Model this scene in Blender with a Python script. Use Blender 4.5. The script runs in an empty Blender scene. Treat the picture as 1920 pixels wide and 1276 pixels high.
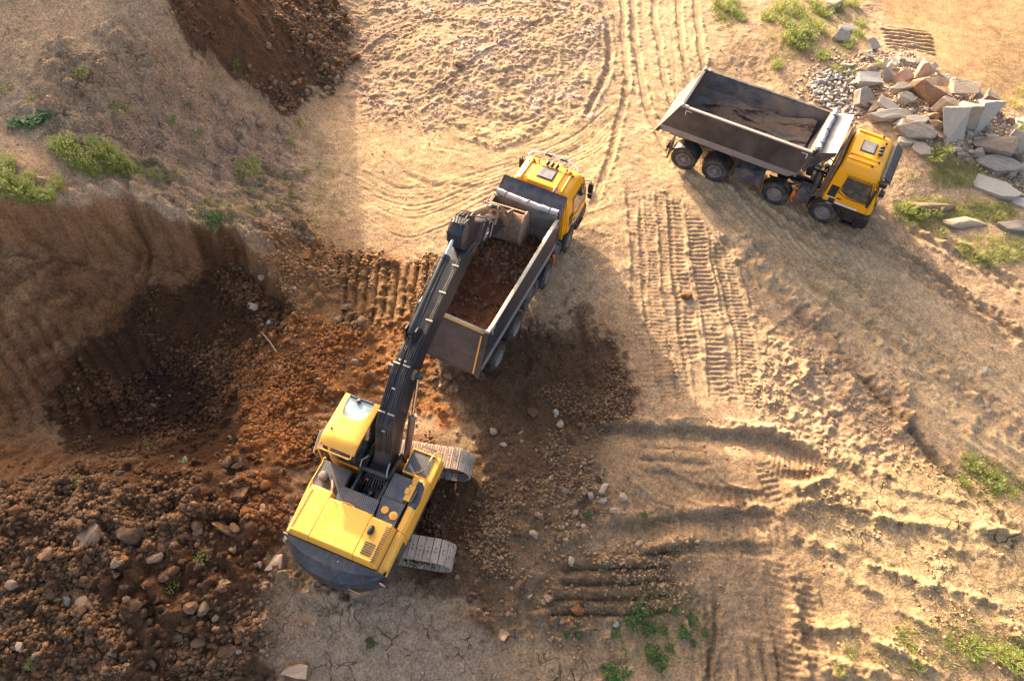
import bpy, bmesh, math, random, time
import numpy as np
from mathutils import Vector, Matrix
T0 = time.time()
random.seed(7)
rng = np.random.default_rng(11)
R = math.radians
scene = bpy.context.scene

# ------------------------------------------------------------------ camera
F_PX, CAM_H, PITCH, ROLL = 1296.33, 20.98, R(58.796), R(0.2612)
_fw = np.array([0, math.cos(PITCH), -math.sin(PITCH)])
_r = np.array([1.0, 0, 0]); _u = np.cross(_r, _fw)
_r2 = math.cos(ROLL) * _r + math.sin(ROLL) * _u
_u2 = -math.sin(ROLL) * _r + math.cos(ROLL) * _u
cam_d = bpy.data.cameras.new("camera")
cam = bpy.data.objects.new("camera", cam_d)
scene.collection.objects.link(cam)
cam_d.sensor_width = 36.0
cam_d.lens = F_PX / 1920 * 36.0
cam_d.clip_end = 2000
cam.matrix_world = Matrix(((_r2[0], _u2[0], -_fw[0], 0), (_r2[1], _u2[1], -_fw[1], 0),
                           (_r2[2], _u2[2], -_fw[2], CAM_H), (0, 0, 0, 1)))
scene.camera = cam

# ------------------------------------------------------------------ light
SUN_EL, SUN_AZ = R(12.8), R(113.0)          # azimuth counter-clockwise from +X
world = bpy.data.worlds.new("World"); scene.world = world
world.use_nodes = True
wn = world.node_tree.nodes; wl = world.node_tree.links
bg = wn["Background"]
sky = wn.new("ShaderNodeTexSky"); sky.sky_type = 'NISHITA'; sky.sun_disc = False
sky.sun_elevation = SUN_EL
sky.sun_rotation = R(90) - SUN_AZ            # Blender: clockwise from +Y
sky.air_density = 0.6; sky.dust_density = 6.0; sky.ozone_density = 0.0
wl.new(sky.outputs[0], bg.inputs[0]); bg.inputs[1].default_value = 0.15
sd = bpy.data.lights.new("sun", 'SUN'); sd.energy = 2.9; sd.angle = R(0.9)
sd.color = (1.0, 0.83, 0.62)
sun = bpy.data.objects.new("sun", sd); scene.collection.objects.link(sun)
sv = Vector((math.cos(SUN_EL) * math.cos(SUN_AZ), math.cos(SUN_EL) * math.sin(SUN_AZ), math.sin(SUN_EL)))
sun.rotation_euler = sv.to_track_quat('Z', 'Y').to_euler()
sun.location = (0, 0, 40)
scene.view_settings.view_transform = 'Standard'
scene.view_settings.look = 'None'
scene.view_settings.exposure = 2.25
scene.view_settings.gamma = 1.0

# ------------------------------------------------------------------ materials
def srgb(r, g, b):
    return tuple(((c / 255) / 12.92 if c / 255 <= .04045 else ((c / 255 + .055) / 1.055) ** 2.4) for c in (r, g, b))
def new_mat(name):
    m = bpy.data.materials.new(name); m.use_nodes = True
    nt = m.node_tree
    return m, nt.nodes, nt.links, nt.nodes["Principled BSDF"]
def N(nodes, kind, **kw):
    n = nodes.new(kind)
    for k, v in kw.items():
        setattr(n, k, v)
    return n
def mix_col(nodes, links, fac, a, b, mode='MIX'):
    n = nodes.new("ShaderNodeMix"); n.data_type = 'RGBA'; n.blend_type = mode
    for sock, val in ((n.inputs[0], fac), (n.inputs[6], a), (n.inputs[7], b)):
        if hasattr(val, 'links'): links.new(val, sock)
        elif isinstance(val, (int, float)): sock.default_value = val
        else: sock.default_value = (*val[:3], 1)
    return n.outputs[2]
def noise(nodes, links, coord, scale, detail=4, rough=.55, dist=0.0):
    n = nodes.new("ShaderNodeTexNoise"); n.inputs["Scale"].default_value = scale
    n.inputs["Detail"].default_value = detail; n.inputs["Roughness"].default_value = rough
    n.inputs["Distortion"].default_value = dist
    if coord is not None: links.new(coord, n.inputs["Vector"])
    return n.outputs["Fac"]
def ramp(nodes, links, src, p0, p1, c0=(0, 0, 0), c1=(1, 1, 1)):
    n = nodes.new("ShaderNodeValToRGB"); e = n.color_ramp.elements
    e[0].position = p0; e[1].position = p1; e[0].color = (*c0, 1); e[1].color = (*c1, 1)
    links.new(src, n.inputs[0]); return n.outputs[0]
def bump(nodes, links, src, strength, dist, normal=None):
    n = nodes.new("ShaderNodeBump"); n.inputs["Strength"].default_value = strength
    n.inputs["Distance"].default_value = dist; links.new(src, n.inputs["Height"])
    if normal is not None: links.new(normal, n.inputs["Normal"])
    return n.outputs[0]
DUST = (0.46, 0.33, 0.20)
def paint(name, col, rough=.4, metal=0.0, dust=.35, dscale=3.0, scratch=None, dustcol=DUST, spec=.5, grime=0.0):
    """painted or bare metal with dust lying mostly on faces that look up, and grime blotches"""
    m, n, l, b = new_mat(name)
    tc = N(n, "ShaderNodeTexCoord").outputs["Object"]
    f1 = noise(n, l, tc, dscale, 6, .65, .4); f2 = noise(n, l, tc, dscale * 9, 3, .6)
    geo = N(n, "ShaderNodeNewGeometry"); sep = N(n, "ShaderNodeSeparateXYZ"); l.new(geo.outputs["Normal"], sep.inputs[0])
    up = N(n, "ShaderNodeMath", operation='MULTIPLY_ADD', use_clamp=True); l.new(sep.outputs[2], up.inputs[0]); up.inputs[1].default_value = .5; up.inputs[2].default_value = .5
    mk = ramp(n, l, f1, .38, .72)
    mu = N(n, "ShaderNodeMath", operation='MULTIPLY'); l.new(mk, mu.inputs[0]); l.new(up.outputs[0], mu.inputs[1])
    m2 = N(n, "ShaderNodeMath", operation='MULTIPLY', use_clamp=True); l.new(mu.outputs[0], m2.inputs[0]); m2.inputs[1].default_value = dust * 1.6
    base = mix_col(n, l, ramp(n, l, f2, .3, .8), tuple(c * .86 for c in col), tuple(min(1, c * 1.08) for c in col))
    if scratch is not None:
        f3 = noise(n, l, tc, dscale * 4, 5, .75, 1.2)
        base = mix_col(n, l, ramp(n, l, f3, .52, .62), base, scratch)
    if grime:
        f4 = noise(n, l, tc, 5.5, 7, .78, .8); gk = N(n, "ShaderNodeMath", operation='MULTIPLY'); l.new(ramp(n, l, f4, .57, .70), gk.inputs[0]); gk.inputs[1].default_value = grime
        base = mix_col(n, l, gk.outputs[0], base, (.22, .13, .06))
    c = mix_col(n, l, m2.outputs[0], base, dustcol)
    l.new(c, b.inputs["Base Color"])
    b.inputs["Metallic"].default_value = metal
    b.inputs["Specular IOR Level"].default_value = spec
    rr = N(n, "ShaderNodeMath", operation='MULTIPLY_ADD', use_clamp=True); l.new(m2.outputs[0], rr.inputs[0]); rr.inputs[1].default_value = .6; rr.inputs[2].default_value = rough
    l.new(rr.outputs[0], b.inputs["Roughness"])
    l.new(bump(n, l, f2, .08, .01), b.inputs["Normal"])
    return m

M = {}
M['yellow'] = paint('truck_yellow_paint', (1.0, 0.40, 0.002), .36, dust=.05, grime=.35)
M['yellow_ex'] = paint('excavator_yellow_paint', (0.90, 0.42, 0.045), .42, dust=.12, grime=.55)
M['black'] = paint('black_plastic', (0.014, 0.014, 0.016), .5, dust=.12)
M['dark'] = paint('dark_steel', (0.03, 0.033, 0.04), .45, dust=.3)
M['tub'] = paint('dark_grey_tub_paint', (0.026, 0.028, 0.036), .42, dust=.2, dscale=1.3, dustcol=(.30, .22, .15))
M['tub_dusty'] = paint('dusty_tub_paint', (0.032, 0.028, 0.03), .5, dust=.4, dscale=.8, dustcol=(.34, .25, .17))
M['tub_in'] = paint('worn_tub_inside', (0.13, 0.135, 0.15), .42, metal=.2, dust=1.0, dscale=.9, dustcol=(.36, .25, .16), scratch=(.08, .055, .045))
M['strip'] = paint('pale_grey_paint', (0.22, 0.20, 0.19), .5, dust=.5, dustcol=(.42, .33, .25))
M['steel'] = paint('bare_worn_steel', (0.42, 0.39, 0.35), .4, metal=.5, dust=.4)
M['rim'] = paint('wheel_rim_grey', (0.20, 0.205, 0.22), .45, metal=.3, dust=.7, dscale=5)
M['tyre'] = paint('tyre_rubber', (0.020, 0.019, 0.018), .8, dust=.55, dscale=4, dustcol=(.26, .2, .14))
M['boom'] = paint('boom_grey_paint', (0.014, 0.017, 0.025), .42, dust=.05, dscale=2)
M['boomcw'] = paint('counterweight_grey_paint', (0.020, 0.026, 0.040), .5, dust=.10, dscale=1.4, scratch=(.055, .06, .07))
M['hose'] = paint('hose_rubber', (0.018, 0.018, 0.02), .45, dust=.2)
M['chrome'] = paint('chrome_rod', (0.7, 0.72, 0.75), .12, metal=1.0, dust=.05)
M['copper'] = paint('dirty_cylinder', (0.20, 0.10, 0.07), .4, metal=.3, dust=.4)
M['rust'] = paint('rusty_steel', (0.30, 0.15, 0.075), .7, metal=.2, dust=.5, dscale=2.5, scratch=(.42, .36, .30))
M['bucket'] = paint('worn_bucket_steel', (0.17, 0.095, 0.055), .6, metal=.2, dust=.9, dscale=2.2, scratch=(.27, .21, .17), dustcol=(.27, .15, .075))
M['track'] = paint('track_steel', (0.38, 0.30, 0.24), .65, metal=.1, dust=1.1, dscale=2.5, scratch=(.12, .11, .12), dustcol=(.56, .43, .31))
M['orange'] = paint('orange_lens', (0.75, 0.16, 0.02), .3, dust=.1)
M['red'] = paint('red_lens', (0.5, 0.02, 0.015), .3, dust=.1)
M['white'] = paint('white_paint', (0.78, 0.77, 0.74), .5, dust=.3)
M['tarp'] = paint('rolled_tarpaulin', (0.44, 0.42, 0.42), .6, dust=.4, dscale=6)
M['brownpanel'] = paint('brown_dusty_steel', (0.13, 0.07, 0.04), .5, dust=.4)
M['bluebox'] = paint('blue_grey_plastic', (0.04, 0.05, 0.07), .5, dust=.4)
M['lensglass'] = paint('lamp_glass', (0.6, 0.6, 0.6), .15, dust=.1)
def glass(name, col, rough=.06):
    m, n, l, b = new_mat(name)
    tc = N(n, "ShaderNodeTexCoord").outputs["Object"]
    c = mix_col(n, l, ramp(n, l, noise(n, l, tc, 4, 5), .45, .8), col, (.20, .17, .14))
    l.new(c, b.inputs["Base Color"]); b.inputs["Roughness"].default_value = rough
    b.inputs["Specular IOR Level"].default_value = .8; b.inputs["Coat Weight"].default_value = .5
    return m
M['glass'] = glass('dark_window_glass', (0.03, 0.035, 0.035))
M['skyglass'] = glass('pale_roof_glass', (0.30, 0.40, 0.40), .15)
M['hatch'] = paint('grey_roof_hatch', (0.18, 0.17, 0.18), .3, dust=.3)
def mesh_plate():
    m, n, l, b = new_mat('perforated_walkway_plate')
    tc = N(n, "ShaderNodeTexCoord"); mp = N(n, "ShaderNodeMapping"); l.new(tc.outputs["Object"], mp.inputs[0])
    mp.inputs["Rotation"].default_value = (0, 0, R(45)); mp.inputs["Scale"].default_value = (1, 1, 0.001)
    v = N(n, "ShaderNodeTexVoronoi", feature='F1'); v.inputs["Scale"].default_value = 19; v.inputs["Randomness"].default_value = 0
    l.new(mp.outputs[0], v.inputs["Vector"])
    k = ramp(n, l, v.outputs["Distance"], .26, .34)
    dn = ramp(n, l, noise(n, l, tc.outputs["Object"], 3, 5), .4, .75)
    base = mix_col(n, l, dn, (.075, .085, .105), (.20, .16, .12))
    l.new(mix_col(n, l, k, (.012, .012, .014), base), b.inputs["Base Color"])
    b.inputs["Roughness"].default_value = .5
    l.new(bump(n, l, k, .5, .01), b.inputs["Normal"])
    return m
M['plate'] = mesh_plate()
def hazard():
    m, n, l, b = new_mat('red_white_hazard_sticker')
    tc = N(n, "ShaderNodeTexCoord"); w = N(n, "ShaderNodeTexWave"); w.bands_direction = 'DIAGONAL'; w.inputs["Scale"].default_value = 3.2
    l.new(tc.outputs["Object"], w.inputs["Vector"])
    l.new(mix_col(n, l, ramp(n, l, w.outputs["Fac"], .48, .52), (.75, .02, .02), (.85, .85, .85)), b.inputs["Base Color"])
    return m
M['hazard'] = hazard()

# ------------------------------------------------------------------ object helpers
def tag(o, label=None, cat=None, group=None, kind=None):
    if label: o['label'] = label
    if cat: o['category'] = cat
    if group: o['group'] = group
    if kind: o['kind'] = kind
    return o
def empty(name, loc=(0, 0, 0), rz=0.0):
    o = bpy.data.objects.new(name, None); o.empty_display_size = .3
    o.location = loc; o.rotation_euler = (0, 0, rz); scene.collection.objects.link(o); return o
class MB:
    def __init__(s): s.v = []; s.f = []; s.m = []
    def add(s, vs, fs, mi=0):
        o = len(s.v); s.v += [tuple(p) for p in vs]
        for f in fs: s.f.append(tuple(i + o for i in f)); s.m.append(mi)
        return s
    def hexa(s, p, mi=0):   # p: 4 bottom ccw, 4 top ccw
        return s.add(p, [(3, 2, 1, 0), (4, 5, 6, 7), (0, 1, 5, 4), (1, 2, 6, 5), (2, 3, 7, 6), (3, 0, 4, 7)], mi)
    def box(s, x0, x1, y0, y1, z0, z1, mi=0):
        return s.hexa([(x0, y0, z0), (x1, y0, z0), (x1, y1, z0), (x0, y1, z0), (x0, y0, z1), (x1, y0, z1), (x1, y1, z1), (x0, y1, z1)], mi)
    def prism(s, poly, a0, a1, axis='y', mi=0):
        """poly in the two other axes (x,z for y; x,y for z; y,z for x)"""
        n = len(poly)
        def P(p, a):
            return (p[0], a, p[1]) if axis == 'y' else ((p[0], p[1], a) if axis == 'z' else (a, p[0], p[1]))
        vs = [P(p, a0) for p in poly] + [P(p, a1) for p in poly]
        fs = [tuple(range(n)), tuple(range(2 * n - 1, n - 1, -1))]
        for i in range(n):
            j = (i + 1) % n; fs.append((i, i + n, j + n, j))
        return s.add(vs, fs, mi)
    def tube(s, pts, r, n=8, mi=0, cap=True):
        pts = [Vector(p) for p in pts]; rs = r if hasattr(r, '__len__') else [r] * len(pts)
        vs = []; fs = []; ref = None
        for i, p in enumerate(pts):
            t = (pts[min(i + 1, len(pts) - 1)] - pts[max(i - 1, 0)]).normalized()
            if ref is None: ref = t.orthogonal().normalized()
            ref = (ref - t * ref.dot(t)).normalized(); b = t.cross(ref)
            for k in range(n):
                a = 2 * math.pi * k / n
                vs.append(p + (ref * math.cos(a) + b * math.sin(a)) * rs[i])
        for i in range(len(pts) - 1):
            for k in range(n):
                k2 = (k + 1) % n; fs.append((i * n + k, i * n + k2, (i + 1) * n + k2, (i + 1) * n + k))
        if cap: fs.append(tuple(range(n - 1, -1, -1))); fs.append(tuple(range((len(pts) - 1) * n, len(pts) * n)))
        return s.add(vs, fs, mi)
    def lathe(s, prof, c, axis='y', n=28, mi=0, cap=(1, 1)):
        """prof: (radius, offset along axis)"""
        vs = []; fs = []
        for r, h in prof:
            for k in range(n):
                a = 2 * math.pi * k / n; u, w = r * math.cos(a), r * math.sin(a)
                vs.append((c[0] + u, c[1] + h, c[2] + w) if axis == 'y' else ((c[0] + u, c[1] + w, c[2] + h) if axis == 'z' else (c[0] + h, c[1] + u, c[2] + w)))
        for i in range(len(prof) - 1):
            for k in range(n):
                k2 = (k + 1) % n; fs.append((i * n + k, i * n + k2, (i + 1) * n + k2, (i + 1) * n + k))
        if cap[0]: fs.append(tuple(range(n - 1, -1, -1)))
        if cap[1]: fs.append(tuple(range((len(prof) - 1) * n, len(prof) * n)))
        return s.add(vs, fs, mi)
    def grid(s, fn, us, vs_, mi=0, thick=None):
        nu, nv = len(us), len(vs_)
        vs = [fn(u, v) for u in us for v in vs_]
        fs = [(i * nv + j, (i + 1) * nv + j, (i + 1) * nv + j + 1, i * nv + j + 1) for i in range(nu - 1) for j in range(nv - 1)]
        return s.add(vs, fs, mi)
def part(name, mb, mats, parent=None, bevel=0.0, smooth=False, seg=2, fixn=True):
    me = bpy.data.meshes.new(name); me.from_pydata(mb.v, [], mb.f)
    if not isinstance(mats, (list, tuple)): mats = [mats]
    for m in mats: me.materials.append(M[m] if isinstance(m, str) else m)
    me.polygons.foreach_set('material_index', mb.m)
    if fixn:
        bm = bmesh.new(); bm.from_mesh(me); bmesh.ops.recalc_face_normals(bm, faces=bm.faces[:]); bm.to_mesh(me); bm.free()
    o = bpy.data.objects.new(name, me); scene.collection.objects.link(o)
    if parent: o.parent = parent
    if smooth:
        me.polygons.foreach_set('use_smooth', [True] * len(me.polygons))
        if smooth != 'all':
            me.set_sharp_from_angle(angle=R(smooth if not isinstance(smooth, bool) else 40))
    if bevel:
        b = o.modifiers.new('bevel', 'BEVEL'); b.width = bevel; b.segments = seg; b.limit_method = 'ANGLE'; b.angle_limit = R(35)
        b.harden_normals = False
    return o
def copy_tree(o, parent=None):
    c = o.copy(); scene.collection.objects.link(c)
    if parent: c.parent = parent
    for ch in list(o.children): copy_tree(ch, c)
    return c

# ------------------------------------------------------------------ terrain
# survey: the photograph's points are turned once into ground positions (x, y) at a known height
def ray_xy(px, py, z=0.0):
    d = _fw + (px - 960) / F_PX * _r2 - (py - 638) / F_PX * _u2
    t = (z - CAM_H) / d[2]
    return np.array([t * d[0], t * d[1]])

def spaced(a, b, step, far, grow=1.22):
    core = np.arange(a, b, step)
    lo = []; p = a; s = step
    while p > -far: s *= grow; p -= s; lo.append(p)
    hi = []; p = core[-1]; s = step
    while p < far: s *= grow; p += s; hi.append(p)
    return np.array(lo[::-1] + list(core) + hi)
GS = 0.045
gx = spaced(-24.0, 24.5, GS, 400)
gy = spaced(0.9, 33.5, GS, 400)
NX, NY = len(gx), len(gy)
X, Y = np.meshgrid(gx, gy)       # arrays [NY, NX]

def bspline_matrix(coord, freq, n, off):
    t = coord * freq + off; i = np.floor(t).astype(int); f = t - i
    w = np.stack([(1 - f) ** 3 / 6, (3 * f ** 3 - 6 * f ** 2 + 4) / 6, (-3 * f ** 3 + 3 * f ** 2 + 3 * f + 1) / 6, f ** 3 / 6], 1)
    Bm = np.zeros((len(coord), n), np.float32)
    for k in range(4): np.add.at(Bm, (np.arange(len(coord)), (i + k) % n), w[:, k])
    return Bm
def noise2(freq, seed, xs=None, ys=None):
    """smooth noise, roughly in -1..1, on the tensor grid"""
    xs = gx if xs is None else xs; ys = gy if ys is None else ys
    n = int(min(1400, 60 * max(freq, .2) + 8)); r = np.random.default_rng(seed)
    G = r.uniform(-1, 1, (n, n)).astype(np.float32) * 1.9
    return bspline_matrix(ys, freq, n, r.uniform(0, 50)) @ G @ bspline_matrix(xs, freq, n, r.uniform(0, 50)).T
def fbm(freq, seed, octs=4, gain=.5):
    z = 0; a = 1
    for o in range(octs): z = z + a * noise2(freq * 2 ** o, seed + o * 17); a *= gain
    return z
def sstep(a, b, x):
    t = np.clip((x - a) / (b - a), 0, 1); return t * t * (3 - 2 * t)

class TPS:
    def __init__(s, pts):
        P = np.array([(p[0], p[1]) for p in pts]); z = np.array([p[2] for p in pts]); n = len(P)
        d = np.linalg.norm(P[:, None] - P[None], axis=2); K = np.where(d > 0, d ** 2 * np.log(d + 1e-9), 0) + np.eye(n) * .6
        A = np.zeros((n + 3, n + 3)); A[:n, :n] = K; A[:n, n] = 1; A[:n, n + 1:] = P; A[n, :n] = 1; A[n + 1:, :n] = P.T
        s.w = np.linalg.solve(A, np.concatenate([z, [0, 0, 0]])); s.P = P
    def __call__(s, x, y):
        out = s.w[len(s.P)] + s.w[-2] * x + s.w[-1] * y
        for (a, b), w in zip(s.P, s.w):
            r2 = (x - a) ** 2 + (y - b) ** 2; out = out + w * .5 * r2 * np.log(r2 + 1e-9)
        return out
def cp(lst): return [(*ray_xy(p[0], p[1], p[2]), p[2]) for p in lst]
flat = [(640, 240, 0), (620, 330, 0), (800, 100, .1), (800, 300, 0), (1000, 200, 0), (1000, 40, .05), (1220, 60, 0), (1250, 350, 0), (1050, 520, 0), (1200, 700, 0),
        (1400, 500, 0), (1400, 250, 0), (1600, 500, 0), (1800, 600, 0), (1900, 900, 0), (1600, 800, 0), (1500, 1000, .1), (1800, 1150, .25), (1300, 1000, -.2), (1200, 1100, -.45), (1350, 1120, -.5), (1300, 1270, -1.0), (1430, 1270, -.95), (1080, 1130, -.35), (1480, 1150, -.35), (1570, 1270, -.1), (1300, 880, .0),
        (1480, 60, .7), (1420, 120, .3), (1600, 60, .5), (1700, 30, 0), (1850, 60, 0), (1620, 200, .6), (1680, 140, .8), (1720, 200, 1.1), (1800, 260, .9), (1880, 320, .35), (1880, 180, 0),
        (1740, 380, .2), (1850, 450, .2), (900, 620, 0), (880, 720, .1), (1000, 700, .05), (1180, 1200, -.8), (1000, 1000, .25)]
upper = TPS(cp([(-60, -60, 6.8), (0, 0, 6.2), (150, 0, 5.9), (300, 0, 5.8), (420, 0, 4.6), (540, 0, 2.0), (650, -20, .2), (650, 80, .1), (0, 150, 5.3), (150, 150, 5.0), (300, 150, 4.2),
    (450, 150, 2.4), (560, 150, .8), (640, 180, 0), (0, 240, 4.6), (100, 265, 4.4), (200, 290, 3.8), (320, 280, 2.7), (450, 280, 1.3), (550, 300, .35), (0, 340, 4.5), (120, 360, 4.0),
    (230, 350, 3.4), (340, 390, 2.5), (450, 420, 1.7), (520, 470, 1.0), (560, 560, .2), (600, 420, .2), (560, 680, 0), (500, 740, 0), (700, 650, 0), (760, 560, 0), (720, 800, .38), (820, 860, .36),
    (640, 960, .4), (600, 1080, .4), (440, 860, .6), (300, 920, 1.0), (150, 950, 1.3), (0, 980, 1.9), (250, 1050, .9), (450, 1050, .7), (100, 1150, 1.0), (300, 1200, .4), (480, 1120, .5), (600, 1160, .3),
    (620, 1270, -.5), (800, 1180, .2), (820, 1270, -.35), (1000, 1260, -.3), (0, 1276, .8)] + flat)
    + [(-32, 20, 7.5), (-34, 8, 6.0), (-26, 10, 4.5), (-27, 40, 6.5), (-19, 38, 7.0), (-15.5, 38, 2.6), (-10.5, 40, .3), (-3, 40, .2), (8, 42, .2), (25, 42, .2), (40, 30, .2), (40, 10, .3), (30, 0, 0), (10, -6, -1.5), (-10, -6, -1), (-26, -2, 2)])
lower = TPS(cp([(0, 560, 1.8), (100, 580, 1.2), (0, 680, .6), (120, 700, -.1), (240, 560, .35), (230, 640, -.4), (330, 570, .1), (430, 520, .25), (350, 740, -1.3), (300, 790, -1.35), (440, 640, -.6), (450, 740, -.8), (400, 820, -.7),
    (180, 820, -.9), (60, 800, -.3), (0, 820, .1), (500, 600, -.1), (545, 560, 0), (545, 650, -.1), (530, 740, -.2), (560, 680, 0), (600, 600, 0), (600, 500, -.05), (600, 720, .05), (760, 560, 0), (720, 800, .38), (820, 860, .36),
    (640, 960, .4), (600, 1080, .4), (440, 860, .45), (300, 900, .7), (150, 920, .9), (0, 940, 1.3), (250, 1050, .9), (450, 1050, .7), (100, 1150, 1.0), (300, 1200, .4), (480, 1120, .5), (600, 1160, .3),
    (620, 1270, -.5), (800, 1180, .2), (820, 1270, -.35), (1000, 1260, -.3), (0, 1276, .8)] + flat)
    + [(-24, 12, 2.5), (-26, 8, 3.0), (-34, 8, 6.0), (8, 42, .2), (25, 42, .2), (40, 30, .2), (40, 10, .3), (30, 0, 0), (10, -6, -1.5), (-10, -6, -1), (-26, -2, 2)])
cx = np.concatenate([gx[gx < -24][::2], np.arange(-24, 25, .35), gx[gx > 25][::2]]); cy = np.concatenate([gy[gy < .9][::2], np.arange(.9, 34, .35), gy[gy > 34][::2]])
cx = np.unique(np.clip(cx, -60, 60)); cy = np.unique(np.clip(cy, -30, 70))
CX, CY = np.meshgrid(cx, cy)
def upsample(C):
    ix = np.clip(np.searchsorted(cx, np.clip(gx, -60, 60)) - 1, 0, len(cx) - 2); fx = np.clip((gx - cx[ix]) / (cx[ix + 1] - cx[ix]), 0, 1)
    iy = np.clip(np.searchsorted(cy, np.clip(gy, -30, 70)) - 1, 0, len(cy) - 2); fy = np.clip((gy - cy[iy]) / (cy[iy + 1] - cy[iy]), 0, 1)
    A = C[:, ix] * (1 - fx) + C[:, ix + 1] * fx
    return A[iy] * (1 - fy)[:, None] + A[iy + 1] * fy[:, None]
ZU = upsample(np.clip(upper(CX, CY), -2, 11)); ZL = upsample(np.clip(lower(CX, CY), -2, 11))

warp1 = fbm(.8, 3, 4) * .22
warp2 = fbm(.9, 91, 4) * .22
def window(x0, x1, y0, y1):
    i0, i1 = np.searchsorted(gx, [x0, x1]); j0, j1 = np.searchsorted(gy, [y0, y1]); return slice(j0, max(j1, j0 + 1)), slice(i0, max(i1, i0 + 1))
def polydist(poly, w, sl, wx=None, wy=None):
    """distance, arc length and signed side of each point of the window to a polyline"""
    XX = X[sl] + (0 if wx is None else wx[sl]); YY = Y[sl] + (0 if wy is None else wy[sl])
    best = np.full(XX.shape, 1e9); S = np.zeros_like(best); D = np.zeros_like(best); acc = 0
    for (ax, ay), (bx, by) in zip(poly[:-1], poly[1:]):
        L = math.hypot(bx - ax, by - ay) + 1e-9; tx, ty = (bx - ax) / L, (by - ay) / L
        u = np.clip((XX - ax) * tx + (YY - ay) * ty, 0, L)
        dx, dy = XX - ax - u * tx, YY - ay - u * ty; d = dx * dx + dy * dy
        k = d < best; best[k] = d[k]; S[k] = (acc + u)[k]; D[k] = (tx * (YY - ay) - ty * (XX - ax))[k]
        acc += L
    dist = np.sqrt(best)
    return dist, S, np.sign(D), acc
def smooth_line(p, step=.5):
    p = [np.array(q, float) for q in p]; p = [2 * p[0] - p[1]] + p + [2 * p[-1] - p[-2]]; out = []
    for i in range(1, len(p) - 2):
        n = max(2, int(np.linalg.norm(p[i + 1] - p[i]) / step))
        for k in range(n):
            t = k / n; out.append(.5 * (2 * p[i] + (p[i + 1] - p[i - 1]) * t + (2 * p[i - 1] - 5 * p[i] + 4 * p[i + 1] - p[i + 2]) * t * t + (3 * p[i] - p[i - 1] - 3 * p[i + 1] + p[i + 2]) * t ** 3))
    out.append(p[-2]); return out

def along(xv, yv, fx, fy, seed, dx=math.cos(R(-20)), dy=math.sin(R(-20))):
    """noise stretched along a direction, sampled through a coarse lattice"""
    u = xv * dx + yv * dy; v = -xv * dy + yv * dx
    r = np.random.default_rng(seed); n = 256; G = r.uniform(-1, 1, (n, n))
    a = u * fx + 500; b = v * fy + 500; ia = np.floor(a).astype(int); ib = np.floor(b).astype(int); fa = a - ia; fb = b - ib
    fa = fa * fa * (3 - 2 * fa); fb = fb * fb * (3 - 2 * fb)
    g = lambda i, j: G[i % n, j % n]
    return (g(ia, ib) * (1 - fa) + g(ia + 1, ib) * fa) * (1 - fb) + (g(ia, ib + 1) * (1 - fa) + g(ia + 1, ib + 1) * fa) * fb
rim_px = [(-80, 372, 4.4), (0, 372, 4.3), (60, 376, 4.1), (115, 386, 3.8), (170, 384, 3.5), (240, 388, 2.9), (310, 398, 2.5), (350, 404, 2.3), (400, 418, 2.1), (450, 434, 1.8), (480, 448, 1.6), (505, 480, 1.2), (525, 520, .8), (542, 570, .4), (548, 630, .1), (540, 700, 0)]
rim = [ray_xy(*p) for p in rim_px]
rim = [np.array([q, rim[0][1]]) for q in np.arange(-60, rim[0][0] - 1, 2.0)] + rim + [np.array([rim[-1][0] - 1.0, rim[-1][1] - 3])]
slw = window(-60, 2, -5, 30)
d, s, sg, L = polydist(smooth_line(rim, .5), 0, slw, warp1, warp2)
inside = np.where(sg < 0, d, -d)
ux = (fbm(1.6, 41, 4)[slw] * .16 + fbm(5, 43, 2)[slw] * .05)
wall = sstep(-.02, .52, inside + ux)       # 0 on the upper ground, 1 on the pit side
Z = ZU.copy()
Z[slw] = ZU[slw] * (1 - wall) + ZL[slw] * wall
pitmask = np.zeros_like(Z); pitmask[slw] = sstep(.0, .10, inside + ux)

inside_f = np.full_like(Z, -9.0); inside_f[slw] = inside
def zone(pts, soft=.5, z=0.0, warp=1.0):
    """soft mask of a polygon given by photo points"""
    P = [ray_xy(p[0], p[1], p[2] if len(p) > 2 else z) for p in pts]; P.append(P[0])
    xs = [p[0] for p in P]; ys = [p[1] for p in P]; sl = window(min(xs) - 2, max(xs) + 2, min(ys) - 2, max(ys) + 2)
    d, _, _, _ = polydist(P, 0, sl, warp1 * warp * 1.6, warp2 * warp * 1.6)
    XX = X[sl] + warp1[sl] * warp * 1.6; YY = Y[sl] + warp2[sl] * warp * 1.6; ins = np.zeros(XX.shape, bool)
    for (ax, ay), (bx, by) in zip(P[:-1], P[1:]):
        c = ((ay > YY) != (by > YY)) & (XX < (bx - ax) * (YY - ay) / (by - ay + 1e-12) + ax); ins ^= c
    m = np.zeros_like(Z); m[sl] = sstep(-soft, soft, np.where(ins, d, -d)); return m
z_heap = zone([(-60, 900, 1), (60, 890, 1), (200, 880, .8), (330, 860, .6), (450, 850, .5), (520, 870, .4), (540, 960, .4), (500, 1060, .5), (470, 1150, .4), (560, 1300, 0), (-100, 1300, .8)], .5)
z_pitfloor = zone([(150, 640, -.2), (260, 560, .2), (440, 500, .2), (530, 560, 0), (545, 680, 0), (560, 760, .1), (600, 830, .4), (540, 900, .4), (440, 850, .5), (330, 860, .4), (180, 860, -.5), (60, 800, 0)], .4)
z_talus = zone([(300, -60, 6), (330, 60, 5), (400, 100, 4), (470, 150, 2.2), (500, 190, 1.5), (620, 170, .2), (650, 100, 0), (650, -60, 0)], .35)
z_orange = zone([(470, 640), (560, 600), (660, 610), (780, 600), (830, 660), (850, 740), (870, 800), (760, 800), (690, 760), (600, 800), (520, 900), (470, 840), (430, 760)], .6)
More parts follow.
